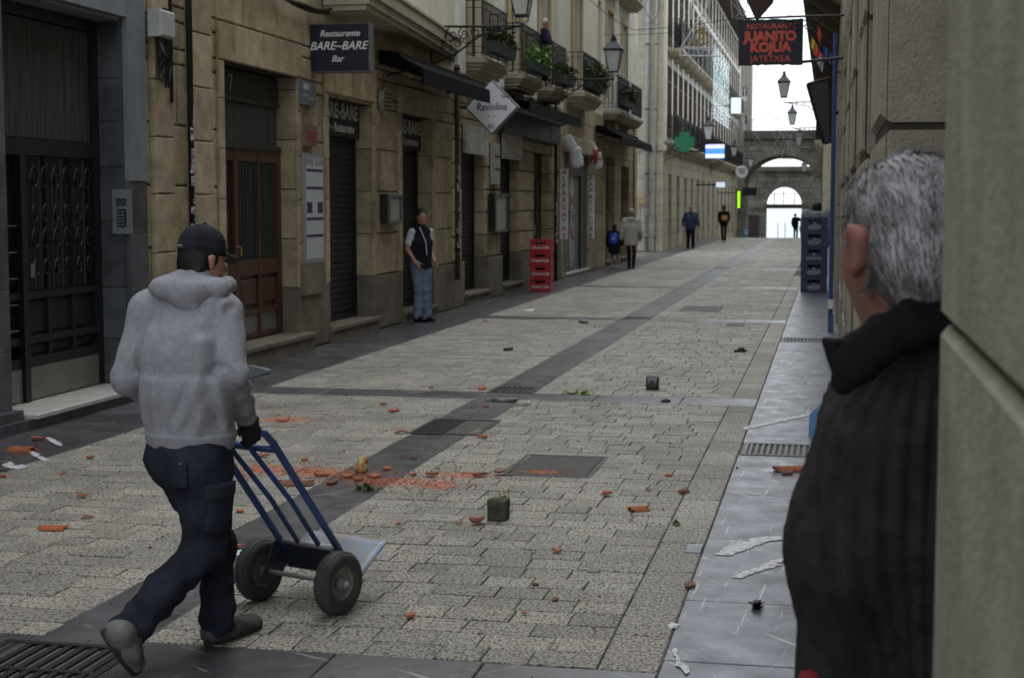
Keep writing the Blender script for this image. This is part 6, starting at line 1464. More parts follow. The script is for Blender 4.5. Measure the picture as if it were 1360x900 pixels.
    if sl == 'short':
        for q in 'LR':
            e = W['sh'+q].lerp(W['el'+q], .68); solid('shirt_sleeve', [cap(W['sh'+q]+U*.0, e, .058*k, .060*k, .03, wr=(.004, 40, 1))], res, cl['shirt'], t)
        solid('shirt', [cap(W['neck']-U*.12*k+F*.045*k, W['neck']-U*.01*k+F*.02*k, (.05*k, .045*k), (.062*k, .06*k), .02, side=S)], res, cl['shirt'], t)
    lg = cl['legs']; lr = cl.get('legr', 1.)
    G = [cap(W['pelvis']-U*.04*k, W['pelvis']+U*.08*k, (.155*k, .115*k), (.15*k, .11*k), .04, side=S)]
    for q in 'LR': G += [cap(W['hip'+q], W['kn'+q], .094*k*lr, .068*k*lr, .05, wr=(.004*k, 30, 2)), cap(W['kn'+q], W['an'+q]-U*.01*k, .066*k*lr, .060*k*lr, .03, wr=(.007*k, 48, 1))]
    solid('trousers', G, res, lg, t)
    for q in 'LR':
        a = W['an'+q]; zf = O.z+.035*k
        solid('shoe', [cap(a+U*.0*k, a-U*.04*k-F*.03*k, .048*k, .046*k, .02), cap(a-F*.045*k-U*.04*k, a+F*.155*k-U*.045*k, (.045*k, .042*k), (.047*k, .034*k), .03, side=S)], min(res, .012), cl['shoes'], t)
    if cl.get('hair'):
        m, stl = cl['hair']; H = [cap(W['head']-HF*.030*k+U*.02*k, W['head']-HF*.018*k+U*.045*k, (.090*k, .095*k), None, .02, side=HS, end=.092*k)]
        if stl == 'long': H += [cap(W['head']-HF*.04*k, W['neck']-HF*.07*k-U*.06*k, (.08*k, .06*k), (.07*k, .035*k), .03, side=HS)]
        solid('hair', H, min(res, .012), m, t)
    if cl.get('hat'):
        m, stl = cl['hat']; c = W['head']+U*.05*k-HF*.012*k; H = [cap(c, c+U*.02*k, (.088*k, .105*k), None, .02, side=HS, end=.078*k)]
        if stl == 'cap': H += [cap(c+HF*.07*k-U*.01*k, c+HF*.155*k-U*.025*k, (.06*k, .012*k), (.05*k, .010*k), .015, side=HS)]
        pz = (c-U*.022*k).z; solid('hat', H, min(res, .012), m, t, post=lambda D, X, Y, Z: np.maximum(D, pz-Z))
    return t, W, F, S, U, k
jeans = cloth('faded_jeans', (.10, .13, .21), (.20, .25, .36), 4); blackc = cloth('black_cloth', (.014, .014, .018)); blackg = mat('black_leather', (.014, .013, .013), .4, bump=.2)
creamc = cloth('cream_quilted', (.47, .45, .40), (.36, .35, .31), 10); purple = cloth('dark_purple_cloth', (.028, .022, .06)); palehair = mat('white_hair', (.62, .61, .58), .7, bump=.6, bscale=80)
# man in the doorway
t, W, F, S, U, k = fig('person', 'man in a black vest over a white T-shirt and faded jeans leaning in a doorway', (-6.17, 23.1, .0), 128, 1.72,
    dict(skin=mat('skin_face', (.40, .22, .15), .55, bump=.1, coord='object'), top=dict(m=cloth('black_quilted_vest', (.016, .016, .024), None, 14), hem=.86, bulk=.02, sleeve='short', collar=True, name='vest'), shirt=cloth('white_tshirt', (.55, .57, .62)), legs=jeans, legr=1.12, shoes=blackg, hair=(hairdk, 'short')),
    J=dict(elR=(.235, -.05, 1.15), wrR=(.20, .13, .93), elL=(-.21, -.06, 1.14), wrL=(-.15, .15, .95), knL=(-.075, .04, .5), anL=(-.075, .06, .085), knR=(.075, .03, .5), anR=(.07, 0, .085)), res=.012, headturn=20)
b = MB(); b.tube([W['neck']+S*.07*k+F*.06, W['chest']+F*.145*k+S*.02, W['pelvis']+F*.15*k+U*.1], .006, 5); obj('lanyard', b, white, t)
# woman in the cream coat and the child
pw = gp(838, 357)
t, W, F, S, U, k = fig('person', 'woman in a cream hooded coat and white beanie walking away with a grey shoulder bag', (pw.x, pw.y, 0), -2, 1.66,
    dict(top=dict(m=creamc, hem=.72, bulk=.055, hood=True, name='coat'), legs=blackc, legr=.85, shoes=blackg, hat=(cloth('beanie_white', (.45, .45, .43)), 'beanie')),
    J=dict(knR=(.09, -.02, .5), anR=(.08, -.16, .10), knL=(-.07, .10, .5), anL=(-.07, .12, .085), wrL=(-.30, .03, .92), elL=(-.27, 0, 1.13)), res=.016)
bag = cloth('grey_bag', (.22, .23, .26)); solid('shoulder_bag', [cap(W['pelvis']+S*.26*k+U*.0, W['pelvis']+S*.25*k+U*.22, (.07, .15), (.06, .13), .02, side=S, wr=(.01, 25, 0))], .016, bag, t)
obj('strap', MB().tube([W['pelvis']+S*.27*k+U*.25, W['shR']+S*.05+U*.075, W['shR']-S*.04+F*.1+U*.02, W['pelvis']+S*.25+F*.12+U*.25], .012, 5), bag, t)
pc = gp(816, 356.5)
t, W, F, S, U, k = fig('person', 'small child in a dark coat with a round blue backpack beside the woman in cream', (pc.x, pc.y, 0), 0, 1.24,
    dict(top=dict(m=cloth('dark_blue_coat', (.018, .02, .03)), hem=.62, bulk=.07, hood=True, name='coat'), legs=cloth('pale_leggings', (.22, .22, .24)), legr=.8, shoes=mat('pale_shoe', (.4, .4, .42), .7), hair=(hairdk, 'long')),
    J=dict(elR=(.26, 0, 1.16), wrR=(.34, .02, 1.0), knL=(-.09, .1, .5), anR=(.09, -.08, .085)), res=.015)
blu = mat('backpack_blue', (.03, .08, .55), .4, bump=.1)
solid('backpack', [cap(W['chest']-F*.22*k-U*.14, W['chest']-F*.22*k+U*.05, (.13, .07), (.11, .06), .02, side=S)], .014, blu, t)
c = W['chest']-F*.22*k-U*.03-F*.075; obj('backpack_print', MB().prism([(c.x+.06*math.sin(q/12*2*PI), c.z+.06*math.cos(q/12*2*PI)) for q in range(12)], 1, c.y-.02, c.y-.0), mat('print_pale_blue', (.2, .35, .8), .5), t)
# walkers
p1 = gp(917, 330.5)
t, W, F, S, U, k = fig('person', 'walker in pale cap and dark blue-violet jacket coming down the street', (p1.x, p1.y, 0), 168, 1.74,
    dict(skin=mat('skin_face', (.40, .22, .15)), top=dict(m=cloth('dark_jacket', (.02, .028, .05), (.05, .09, .14), 2.5), hem=.82, bulk=.05, collar=True), legs=blackc, legr=1.1, shoes=blackg, hat=(cloth('pale_cap', (.33, .30, .27)), 'cap')),
    J=dict(elR=(.27, -.02, 1.15), wrR=(.3, .12, .97), elL=(-.27, -.02, 1.15), wrL=(-.3, .12, .97), knL=(-.09, .1, .5), anL=(-.09, .1, .085), knR=(.09, -.02, .48), anR=(.09, -.14, .09)), res=.02)
for s, m in ((-1, mat('panel_violet', (.10, .05, .16), .8)), (1, mat('panel_teal', (.03, .16, .20), .8))): solid('jacket_panel', [cap(W['chest']+S*s*.10*k+F*.09*k+U*.02, W['chest']+S*s*.13*k+F*.07*k+U*.12*k, (.07, .08), (.06, .07), .02, side=S)], .02, m, t)
p2 = gp(961, 322)
t, W, F, S, U, k = fig('person', 'figure in hooded black clothes with an orange bag at the waist walking towards the camera', (p2.x, p2.y, 0), 185, 1.76,
    dict(skin=skindk, top=dict(m=blackc, hem=.85, bulk=.035, hoodup=True), legs=blackc, legr=.9, shoes=mat('pale_shoe', (.4, .4, .42), .7)),
    J=dict(knL=(-.09, .12, .5), anL=(-.08, .14, .085), knR=(.08, -.02, .48), anR=(.07, -.2, .12), elR=(.22, -.06, 1.16), wrR=(.2, .12, 1.0), elL=(-.22, -.06, 1.16), wrL=(-.2, .14, 1.0)), res=.022)
q = W['pelvis']+F*.2*k-S*.08+U*.22; obj('waist_bag', cbox(q.x-.16, q.x+.12, q.y-.06, q.y+.05, q.z-.12, q.z+.12, '-y', .02), mat('orange_print', (.55, .18, .04), .6), t); obj('bag_print', MB().box(q.x-.10, q.x+.04, q.y-.07, q.y-.0605, q.z-.04, q.z+.05), mat('yellow_print', (.7, .5, .12), .6), t)
# far man under the gateway
q = fp(1056.5, 314.5, 116)
t, W, F, S, U, k = fig('person', 'distant dark figure leaning with one arm out under the far gateway', (q.x, 116, -1.408*(116-86)/64), 20, 1.8,
    dict(top=dict(m=blackc, hem=.82, bulk=.05), legs=blackc, legr=1.1, shoes=blackg, hair=(hairdk, 'short')),
    J=dict(elR=(.33, .02, 1.32), wrR=(.5, .05, 1.28), head=(-.05, .03, 1.63), chest=(-.02, 0, 1.26)), res=.03)
# woman on the balcony
hb = fp(722, 28, 32.4)
t, W, F, S, U, k = fig('person', 'white-haired woman in a dark purple gown standing out on a balcony', (hb.x+.02, 32.45, 4.402), 95, (hb.z-4.402)*1.03,
    dict(top=dict(m=purple, hem=.18, bulk=.03, name='gown'), legs=purple, shoes=blackg, hair=(palehair, 'short')), J=dict(elR=(.2, .08, 1.15), wrR=(.14, .22, 1.05), elL=(-.2, .08, 1.15), wrL=(-.14, .22, 1.05)), res=.016, headturn=25)
# person behind the navy crates
q = fp(1084, 275, 36)
t, W, F, S, U, k = fig('person', 'person in pale grey top behind the navy crates, only shoulders showing', (q.x, 36, 0), 10, 1.92,
    dict(top=dict(m=cloth('pale_grey_top', (.30, .31, .33)), hem=.85, bulk=.05, hood=True), legs=blackc, shoes=blackg, hair=(hairdk, 'short')), J=dict(head=(-.0, .12, 1.56), neck=(0, .05, 1.46), shL=(-.2, 0, 1.45), shR=(.2, 0, 1.45)), res=.016)
# ---------------------------------------------------------------- the man pushing the hand truck
U = V3((0, 0, 1)); a = R_(8); SF = V3((math.sin(a), math.cos(a), 0)); SS = V3((math.cos(a), -math.sin(a), 0)); a = R_(20); PF = V3((math.sin(a), math.cos(a), 0)); PS = V3((math.cos(a), -math.sin(a), 0))
pel = fp(252, 590, 5.70); chest = fp(248, 470, 5.73); shc = fp(246, 402, 5.79); neck = fp(262, 372, 5.82); hc = fp(270, 343, 5.87)
shR = shc+SS*.175-U*.03; shL = shc-SS*.175-U*.035; elR = fp(309, 497, 5.66); elL = fp(168, 503, 5.74)
gR = T(.17, -.455, .868); gL = T(-.17, -.455, .868)
wrR = gR+U*.055-TF*.075+TR*.015; wrL = gL+U*.055-TF*.075-TR*.015
hipR = pel+PS*.09-U*.02; hipL = pel-PS*.09-U*.02; knR = fp(271, 728, 5.68); anR = fp(166, 842, 5.36); knL = fp(288, 722, 5.86); anL = fp(290, 834, 5.86)
org = (-2.5, 5.7, 0)
a = R_(32); HF = V3((math.sin(a), math.cos(a), 0)); HS = V3((math.cos(a), -math.sin(a), 0)); HU = (U+HF*.16).normalized(); HFt = (HF-U*.16).normalized()
hp, hat = headp(hc-HU*.01, HFt, HS, HU, .98)
P = hp+[cap(neck-U*.03-SF*.01, hc-U*.07-HF*.015, .06, .056, .03), cap(pel, chest, (.14, .10), (.16, .11), .05, side=SS), cap(chest, neck-U*.07, (.16, .11), (.09, .07), .05, side=SS)]
for s, e, w_, g_ in ((shR, elR, wrR, 1), (shL, elL, wrL, -1)): P += [cap(s, e, .048, .04, .03), cap(e, w_, .04, .028, .02)]+handp(w_, (gR-wrR).normalized()*1+V3((0, 0, -.6)), -TR*g_, TF*.8+U*.4, .95, 1.25)
for h_, kn, an, tf in ((hipR, knR, anR, V3((.03, .03, -.03))), (hipL, knL, anL, V3((.045, .14, -.045)))): P += [cap(h_, kn, .08, .055, .05), cap(kn, an, .052, .038, .02), cap(an, an+tf*.7, .03, .022, .02)]
man = solid('person', P, .009, skin, origin=org); ORG[man.name] = org
tag(man, 'man in grey hooded sweatshirt, dark cap and navy work trousers pushing the hand truck', 'person')
rngf = np.random.RandomState(4)
def clothnoise(D, X, Y, Z, amp, ks, ph=0):
    r = np.random.RandomState(ph)
    for sc in ks:
        d = r.normal(size=(3, 3)); d /= np.linalg.norm(d, axis=1)[:, None]
        v = np.sin(sc*(X*d[0, 0]+Y*d[0, 1]+Z*d[0, 2])+2.2*np.sin(sc*.55*(X*d[1, 0]+Y*d[1, 1]+Z*d[1, 2]))+1.3*np.sin(sc*.7*(X*d[2, 0]+Y*d[2, 1]+Z*d[2, 2])))
        D = D-amp*v*(ks[0]/sc)
    return D
hem = pel+U*.0+SF*.01
def foldpost(D, X, Y, Z):
    D0 = D; lowz = np.clip((Z-hem.z-.02)*12, 0, 1); D = clothnoise(D, X, Y, Z*.55, .0035, (19, 34, 61), 3)
    # long pulled folds fanning down the back to the hem
    for (p, q, am, w_) in ((fp(268, 455, 5.6), fp(262, 575, 5.55), .011, .03), (fp(262, 520, 5.58), fp(232, 575, 5.55), .009, .022), (fp(290, 500, 5.6), fp(300, 570, 5.6), .011, .024), (fp(225, 470, 5.6), fp(228, 560, 5.58), .006, .03), (fp(282, 430, 5.6), fp(296, 402, 5.68), .010, .02), (fp(200, 440, 5.65), fp(192, 560, 5.65), .008, .028), (fp(300, 505, 5.55), fp(316, 530, 5.6), .010, .018), (fp(296, 520, 5.55), fp(310, 548, 5.62), .009, .016)):
        p = np.array(p); q = np.array(q); d = q-p; L2 = (d*d).sum(); t = np.clip(((X-p[0])*d[0]+(Y-p[1])*d[1]+(Z-p[2])*d[2])/L2, 0, 1)
        r2 = (X-p[0]-t*d[0])**2*1.+(Z-p[2]-t*d[2])**2+((Y-p[1]-t*d[1])*.35)**2
        D = D-am*1.2*np.exp(-r2/(w_*w_*.5))+am*.8*np.exp(-((np.sqrt(r2)-w_*1.7)**2)/(w_*w_*.5))
    return D0+(D-D0)*lowz
G = [cap(hem+U*.035, hem+U*.26, (.188, .148), (.197, .150), .05, side=SS, end=.03), cap(hem+U*.22, chest+U*.02, (.196, .150), (.200, .148), .08, side=SS, end=.14), cap(chest, shc-U*.03, (.205, .15), (.15, .10), .06, side=SS),
     cap(shR, elR, .080, .064, .022, wr=(.003, 32, 1)), cap(elR, elR.lerp(wrR, .86), .066, .050, .02, wr=(.006, 55, 1)), cap(shL, elL, .080, .064, .022, wr=(.003, 32, 1)), cap(elL, elL.lerp(wrL, .86), .066, .050, .02, wr=(.006, 55, 1)),
     cap(shR-SS*.03, neck-U*.02, .07, .07, .05), cap(shL+SS*.03, neck-U*.02, .07, .07, .05)]
solid('hooded_sweatshirt', G, .0085, hoodm, man, post=foldpost)
hl, hr, hm_ = fp(208, 381, 5.78), fp(300, 381, 5.84), fp(252, 389, 5.70)
G = [cap(hl+V3((.03, -.04, .0)), fp(228, 385, 5.70), .040, .045, .03), cap(fp(222, 384, 5.71), fp(258, 388, 5.69), .046, .042, .03), cap(fp(258, 388, 5.69), fp(290, 384, 5.74), .042, .034, .03), cap(fp(290, 384, 5.74), fp(303, 376, 5.86), .034, .028, .03),
     cap(fp(222, 380, 5.74), fp(240, 372, 5.76), .038, .034, .03), cap(fp(240, 372, 5.75), fp(290, 380, 5.75), .034, .026, .025), cap(fp(246, 396, 5.70), fp(258, 408, 5.70), .05, .03, .03), cap(fp(300, 380, 5.86), fp(290, 392, 5.95), .032, .03, .03), cap(fp(208, 384, 5.8), fp(228, 390, 5.92), .032, .03, .03)]
solid('hood', G, .0075, hoodm, man, post=lambda D, X, Y, Z: clothnoise(D, X, Y, Z, .003, (26, 47), 5))
G = []
for s0_, s1_ in ((hem-U*.012, hem+U*.05),): G.append(cap(s0_, s1_, (.176, .140), (.194, .154), .01, side=SS, end=.016))
solid('hem_band', G, .008, hoodm, man)
for e, w_ in ((elR, wrR), (elL, wrL)): solid('cuff', [cap(e.lerp(w_, .80), e.lerp(w_, .97), .041, .037, .01)], .006, hoodm, man)
# gloves
for w_, e, g_ in ((wrR, elR, 1), (wrL, elL, -1)):
    hd_ = handp(w_, (gR-wrR).normalized()+V3((0, 0, -.6)), -TR*g_, TF*.8+U*.4, 1.08, 1.25, glove=1.3)
    solid('glove', hd_+[cap(w_-(w_-e).normalized()*.05, w_, .036, .034, .02)], .005, glove, man)
def crease(D, X, Y, Z, amp, ks, ph=0, zs=1.):
    r = np.random.RandomState(ph)
    for sc in ks:
        d = r.normal(size=(3, 3)); d[:, 2] *= zs; d /= np.linalg.norm(d, axis=1)[:, None]
        v = np.sin(sc*(X*d[0, 0]+Y*d[0, 1]+Z*d[0, 2])+2.4*np.sin(sc*.45*(X*d[1, 0]+Y*d[1, 1]+Z*d[1, 2]))+1.2*np.sin(sc*.6*(X*d[2, 0]+Y*d[2, 1]+Z*d[2, 2])))
        D = D-amp*(ks[0]/sc)*(1-2*np.abs(v)**.6)
    return D
def legpost(D, X, Y, Z): return crease(clothnoise(D, X, Y, Z, .004, (17, 33), 8), X, Y, Z, .0038, (24, 40, 64), 12, 2.)
G = [cap(pel-U*.06, pel+U*.06, (.156, .128), (.156, .124), .05, side=PS), cap(pel-PF*.055-U*.06-PS*.06, pel-PF*.055-U*.06+PS*.06, .078, .082, .06),
     cap(hipR-U*.04-PF*.015, knR, (.110), .090, .06), cap(knR, knR.lerp(anR, .5), .080, .076, .03, wr=(.006, 40, 1)), cap(knR.lerp(anR, .5), anR.lerp(knR, .03), .076, .078, .03, wr=(.010, 60, 2)),
     cap(hipL-U*.02, knL, .102, .088, .06), cap(knL, knL.lerp(anL, .5), .078, .070, .03, wr=(.005, 38, 0)), cap(knL.lerp(anL, .5), anL.lerp(knL, .10), .070, .076, .03, wr=(.008, 62, 1))]
tr_ = solid('work_trousers', G, .0085, navy, man, post=legpost)
pk0 = hipR.lerp(knR, .50)+PS*.085-PF*.01; pd = (knR-hipR).normalized()
solid('cargo_pocket', [cap(pk0-pd*.05, pk0+pd*.10, (.028, .075), (.028, .07), .01, side=PS, wr=(.003, 50, 1))], .007, navy, man)
solid('pocket_flap', [cap(pk0-pd*.075, pk0-pd*.03, (.036, .082), (.036, .080), .006, side=PS, end=.012)], .006, cloth('navy_flap', (.035, .038, .055)), man)
solid('back_pocket', [cap(pel-PF*.138-U*.05+PS*.06, pel-PF*.135-U*.14+PS*.06, (.058, .012), (.052, .010), .01, side=PS, end=.012)], .007, navy, man)
obj('rivet', MB().lathe([(.001, 0), (.006, .002), (.006, .006), (.001, .008)], fp(240, 617, 5.52), 8), steel, man)
# boots
def boot(heel, toe, ank, up, m1, m2):
    heel, toe, ank = V3(heel), V3(toe), V3(ank); f = (toe-heel).normalized(); s = f.cross(up).normalized(); up = s.cross(f)
    b = solid('boot', [cap(heel+up*.045+f*.035, heel+f*.15+up*.05, (.040, .042), (.044, .042), .03, side=s), cap(heel+f*.14+up*.045, toe-f*.045+up*.036, (.047, .038), (.046, .030), .03, side=s), cap(heel+up*.06+f*.055, ank, .047, .050, .03)], .0065, m1, man, post=lambda D, X, Y, Z: clothnoise(D, X, Y, Z, .0015, (60, 110), 2))
    so = MB(); n = 20; rg_ = []
    for q in range(n):
        a = 2*PI*q/n; l = (toe-heel).length/2; c = heel+f*l; w_ = .043+.007*math.cos(a); rg_.append(c+f*math.cos(a)*(l+.004)+s*math.sin(a)*w_*(1 if abs(math.cos(a)) < .8 else 1.05))
    vs = [p for p in rg_]+[p+up*.030 for p in rg_]; so.add(vs, [tuple(range(n)), tuple(range(2*n-1, n-1, -1))]+[(i, (i+1) % n, n+(i+1) % n, n+i) for i in range(n)]); obj('sole', so, m2, b)
    la = MB()
    for q in range(5):
        c_ = heel+f*(.125+.018*q)+up*(.098-.011*q); la.tube([c_-s*.026+up*-.006, c_+up*.006, c_+s*.026+f*.012-up*.006], .0028, 5); la.tube([c_+s*.026-up*.006, c_+up*.007, c_-s*.026+f*.012-up*.006], .0028, 5)
    tag(obj('lace', la, m2, b), kind='stuff')
    return b
boot(gp(272, 858)+V3((0, .0, .004)), gp(344, 834)+V3((0, .02, .004)), anL, V3((0, 0, 1)), bootm, solem)
boot(fp(133, 838, 5.22), gp(172, 896, .012)+V3((.01, .02, 0)), anR, V3((.75, .1, .55)), mat('worn_boot', (.20, .20, .20), .9, col2=(.09, .09, .09), scale=14, bump=.4, coord='object'), solem)
# cap and hair
cc = hc+HU*.045-HFt*.012
cut = cc-HU*.03
def cappost(D, X, Y, Z): return np.maximum(D, -((X-cut.x)*HU.x+(Y-cut.y)*HU.y+(Z-cut.z)*HU.z))
solid('cap', [cap(cc, cc+HU*.012, (.088, .106), (.084, .1), .02, side=HS, end=.080)], .006, capm, man, post=cappost)
bc = cc+HFt*.085-HU*.018
solid('cap_brim', [cap(bc, bc+HFt*.045-U*.012, (.075, .0075), (.066, .0065), .012, side=HS, end=.02), cap(bc+HFt*.03-U*.008, bc+HFt*.062-U*.024, (.060, .006), (.042, .006), .012, side=HS, end=.012)], .004, mat('brim_cloth', (.05, .048, .048), .9, bump=.2, coord='object'), man)
obj('cap_button', MB().lathe([(.001, 0), (.009, 0), (.007, .006), (.001, .008)], cc+HU*.092, 10), capm, man)
sk = MB(); sk.tube([cc-HFt*.108-HU*.012-HS*.02, cc-HFt*.110-HU*.012+HS*.0, cc-HFt*.108-HU*.012+HS*.022], .006, 6); obj('cap_buckle', sk, steel, man)
pipg = MB(); pipg.tube([cc+HU*.012+(HFt*math.cos(q)*.107+HU*math.sin(q)*.081) for q in [.35+.1*i for i in range(13)]], .003, 5); obj('cap_piping', pipg, mat('piping_grey', (.2, .2, .22), .7), man)
solid('hair', [cap(hc-HFt*.022+HU*.0, hc-HFt*.024+HU*.03, (.081, .088), None, .02, side=HS, end=.08), cap(hc-HFt*.055-HU*.04, neck-SF*.03+U*.02, (.068, .04), (.055, .03), .03, side=HS)], .006, hairdk, man, post=lambda D, X, Y, Z: clothnoise(D, X, Y, Z*.3, .0015, (150, 260), 6))
# ---------------------------------------------------------------- the grey-haired man in the foreground
a = R_(-36); HF = V3((math.sin(a), math.cos(a), 0)); HS = V3((math.cos(a), -math.sin(a), 0)); HU = (U-HF*.05).normalized()
hc = fp(1196, 321, 2.56); K = 1.0
hp, hat = headp(hc, HF, HS, HU, 1.08, 1.06)
BF = V3((math.sin(R_(-28)), math.cos(R_(-28)), 0)); BS = V3((BF.y, -BF.x, 0))
neck = fp(1215, 445, 2.60); tor = fp(1245, 640, 2.62); pelv = fp(1245, 1000, 2.66)
shL = fp(1168, 582, 2.50); shR = neck+BS*.20-U*.15; elL = fp(1113, 745, 2.5); wrL = fp(1104, 905, 2.55); elR = shR+V3((.05, .02, -.3)); wrR = elR+BF*.15-BS*.05-U*.2
org = (neck.x, neck.y, .14)
P = hp+[cap(neck-U*.05, hc-U*.08-HF*.02, .066, .064, .04), cap(pelv, tor, (.15, .11), (.18, .13), .05, side=BS), cap(tor, neck-U*.06, (.18, .12), (.1, .08), .06, side=BS)]
eb = hc-HS*.089-HF*.006-U*.012
P += [cap(eb-U*.042+HF*.008, eb-U*.03-HS*.008, .008, .009, .006), cap(eb-U*.03-HS*.004-HF*.004, eb+U*.018-HS*.010-HF*.014, .007, .009, .006), cap(eb+U*.018-HS*.010-HF*.014, eb+U*.030-HS*.008+HF*.002, .009, .008, .006), cap(eb+U*.032-HS*.012+HF*.002, eb+U*.012-HS*.004+HF*.016, .011, .008, .008), cap(eb+U*.0-HS*.002, eb-U*.02, .012, .012, .01)]
for s, e, w_, g_ in ((shL, elL, wrL, -1), (shR, elR, wrR, 1)): P += [cap(s, e, .052, .044, .03), cap(e, w_, .044, .03, .02)]+handp(w_, (w_-e), -BS*g_, BF, 1, .5)
for s in (-1, 1):
    h_ = pelv+BS*s*.09; kn = V3((h_.x, h_.y+.02, .62)); an = V3((h_.x, h_.y-.01, .22)); P += [cap(h_, kn, .085, .055, .05), cap(kn, an, .053, .038, .02), cap(an-U*.03, an-U*.045+BF*.15, .034, .028, .02)]
skin3 = mat('ruddy_skin', (.30, .145, .11), .5, col2=(.22, .085, .065), scale=22, bump=.2, bscale=150, coord='object', bdist=.002)
old = solid('person', P, .009, skin3, origin=org); ORG[old.name] = org
tag(old, 'grey-haired man in a dark ribbed sweater, back turned, at the right edge', 'person')
# ear detail in front of the hair
er = MB()
greyh = mat('grey_hair', (.17, .165, .175), .6, col2=(.07, .068, .07), scale=14, thr=(.3, .7), bump=.5, bscale=150, coord='object', stretch=(1, 1, .25), bdist=.006)
def inface(D, X, Y, Z):
    D = clothnoise(D, X, Y, Z*.5, .0025, (38, 90, 180), 11)
    f = (X-hc.x)*HF.x+(Y-hc.y)*HF.y; s = (X-hc.x)*HS.x+(Y-hc.y)*HS.y; u = Z-hc.z
    D = np.maximum(D, np.minimum(f-(.035+.25*np.clip(u, 0, .2)), .03+u*0) if False else f-(.028+.45*np.clip(u-.02, 0, .2)))
    D = np.maximum(D, -(u+.105-.0*f))                     # nape line
    ear = np.sqrt(((f+.010)/.036)**2+((u+.006)/.055)**2)-1  # keep the ear clear
    D = np.maximum(D, -(ear*.03)*(s < 0)-(s >= 0)*.5)
    low = -.055+1.1*(-(f)-.015); D = np.maximum(D, np.where((f > -.06) & (s < 0), -(u-np.minimum(low, -.03)*1.0+.0)-.03, -1))
    return D
ha = MB()
hairo = solid('hair', [cap(hc-HF*.022+HU*.020, hc-HF*.022+HU*.045, (.094, .108), (.09, .104), .02, side=HS, end=.092), cap(hc-HF*.055-HU*.05, hc-HF*.06-HU*.02, (.076, .07), (.088, .09), .03, side=HS, end=.06)], .0055, greyh, old, post=inface)
rg = random.Random(21); hv = {0: MB(), 1: MB()}
for k in range(11000):
    pl_ = hairo.data.polygons[rg.randrange(len(hairo.data.polygons))]; base = V3(pl_.center)+V3(org); n = V3(pl_.normal)
    rel = base-hc; f_ = rel.dot(HF)/.1; u_ = rel.dot(HU)/.1; s_ = rel.dot(HS); th = math.atan2(s_, f_)
    if n.dot(rel) < 0: n = -n
    if f_ > .9 or n.dot(HU) < -.6: continue
    fl = (-HF*.55-HU*(.45+.4*(1-u_))+HS*(.35*math.sin(th*3+k % 3))+V3((rg.gauss(0, .1), rg.gauss(0, .1), rg.gauss(0, .1)))); fl = (fl-n*fl.dot(n)).normalized(); sd = n.cross(fl)
    L_ = rg.uniform(.028, .06); w_ = .0011; p0 = base+n*.0015; p1 = p0+fl*L_*.5+n*.003; p2 = p0+fl*L_-n*.0005+sd*rg.gauss(0, .003)
    hv[0 if math.sin(base.x*95+base.z*70+2*math.sin(base.z*60+base.y*40)) *.35 > rg.uniform(-1.1, 1.2)-u_*.6 else 1].add([p0-sd*w_, p0+sd*w_, p1+sd*w_, p1-sd*w_, p2], [(0, 1, 2, 3), (3, 2, 4)])
for i, c_ in ((0, (.60, .58, .62)), (1, (.10, .095, .10))): tag(obj('hair_strands', hv[i], mat('strand_%s' % ('silver' if i == 0 else 'ash'), (.36, .35, .37) if i == 0 else (.13, .125, .13), .5, bump=0, spec=.5), old), kind='stuff')
# ribbed sweater
swm = cloth('charcoal_knit', (.040, .036, .036), (.020, .018, .019), 30, 260, .6)
def ribs(D, X, Y, Z):
    ang = (X-tor.x)*BS.x+(Y-tor.y)*BS.y; dp = (X-tor.x)*BF.x+(Y-tor.y)*BF.y; th = np.arctan2(ang, -dp)
    D = D-.005*np.sin(th*44+.4*np.sin(Z*7))*np.clip((1.62-Z)*8, 0, 1)
    return clothnoise(D, X, Y, Z, .0035, (9, 17, 29), 9)
G = [cap(neck-U*.13, neck-U*.045, (.105, .10), (.085, .085), .05, side=BS), cap(pelv+U*.1, tor-U*.05, (.185, .15), (.215, .165), .06, side=BS), cap(tor-U*.05, neck-U*.12, (.21, .16), (.16, .12), .08, side=BS), cap(shL+BS*.02, neck-U*.05, .075, .07, .06), cap(shR-BS*.03, neck-U*.05, .085, .08, .06),
     cap(shL, elL, .080, .075, .06, wr=(.004, 24, 1)), cap(elL, elL.lerp(wrL, .95), .073, .056, .04, wr=(.004, 30, 0)), cap(shR, elR, .085, .07, .06), cap(elR, elR.lerp(wrR, .95), .07, .055, .04)]
solid('ribbed_sweater', G, .0085, swm, old, post=ribs)
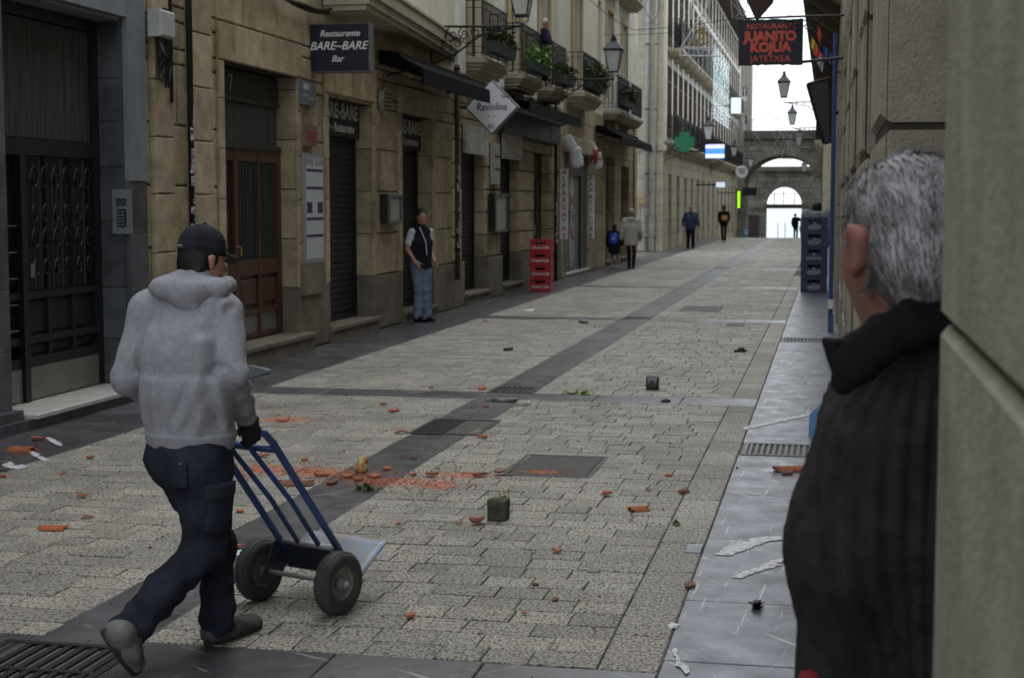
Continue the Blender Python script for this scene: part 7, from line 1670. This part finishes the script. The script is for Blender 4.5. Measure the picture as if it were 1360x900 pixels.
# high zip collar standing away from the throat, its free corner pointing up the street
cm = cloth('collar_black', (.014, .014, .016))
cpts = [fp(1118, 486, 2.41), fp(1143, 466, 2.42), fp(1172, 440, 2.43), fp(1208, 420, 2.45), fp(1245, 406, 2.47), fp(1285, 404, 2.52)]
G = [cap(p_, q_, (.026, .016), None, .015, side=U+BF*.1, end=.016) for p_, q_ in zip(cpts, cpts[1:])]
G += [cap(p_-U*.028, q_-U*.026, (.020, .018), None, .02, side=U, end=.016) for p_, q_ in zip(cpts, cpts[1:])]
solid('collar', G, .006, cm, old, post=lambda D, X, Y, Z: clothnoise(D, X, Y, Z, .0015, (40, 90), 4))
fl_ = MB(); base = [fp(1088, 448, 2.40), fp(1110, 450, 2.405), fp(1136, 448, 2.415), fp(1152, 470, 2.42), fp(1132, 508, 2.42), fp(1116, 524, 2.41), fp(1100, 487, 2.40)]; th_ = V3((.004, .022, 0)); nb_ = len(base)
fl_.add(base+[p+th_ for p in base], [tuple(range(nb_)), tuple(range(2*nb_-1, nb_-1, -1))]+[(i, (i+1) % nb_, nb_+(i+1) % nb_, nb_+i) for i in range(nb_)])
fo = obj('collar_flap', fl_, cm, old)
bv = fo.modifiers.new('b', 'BEVEL'); bv.width = .007; bv.segments = 3
G = [cap(pelv-U*.03, pelv+U*.1, (.165, .135), (.17, .14), .04, side=BS)]
for s in (-1, 1):
    h_ = pelv+BS*s*.09; kn = V3((h_.x, h_.y+.02, .62)); an = V3((h_.x, h_.y-.01, .22)); G += [cap(h_, kn, .1, .075, .05), cap(kn, an, .072, .065, .03)]
    solid('shoe', [cap(an-U*.04, an-U*.045+BF*.17, (.044, .04), (.044, .03), .03, side=BS)], .01, blackg, old)
solid('trousers', G, .012, blackc, old)
solid('red_shirt_tail', [cap(fp(1077, 905, 2.5), fp(1085, 878, 2.53), .022, .016, .02)], .006, mat('dark_red_cloth', (.20, .015, .025), .9, coord='object'), old)
single('doorway_step', cbox(.166, .75, 2.2, 4.88, 0, .135, '-x', .012), trimst, 'low stone doorway step under the grey-haired man', 'step')
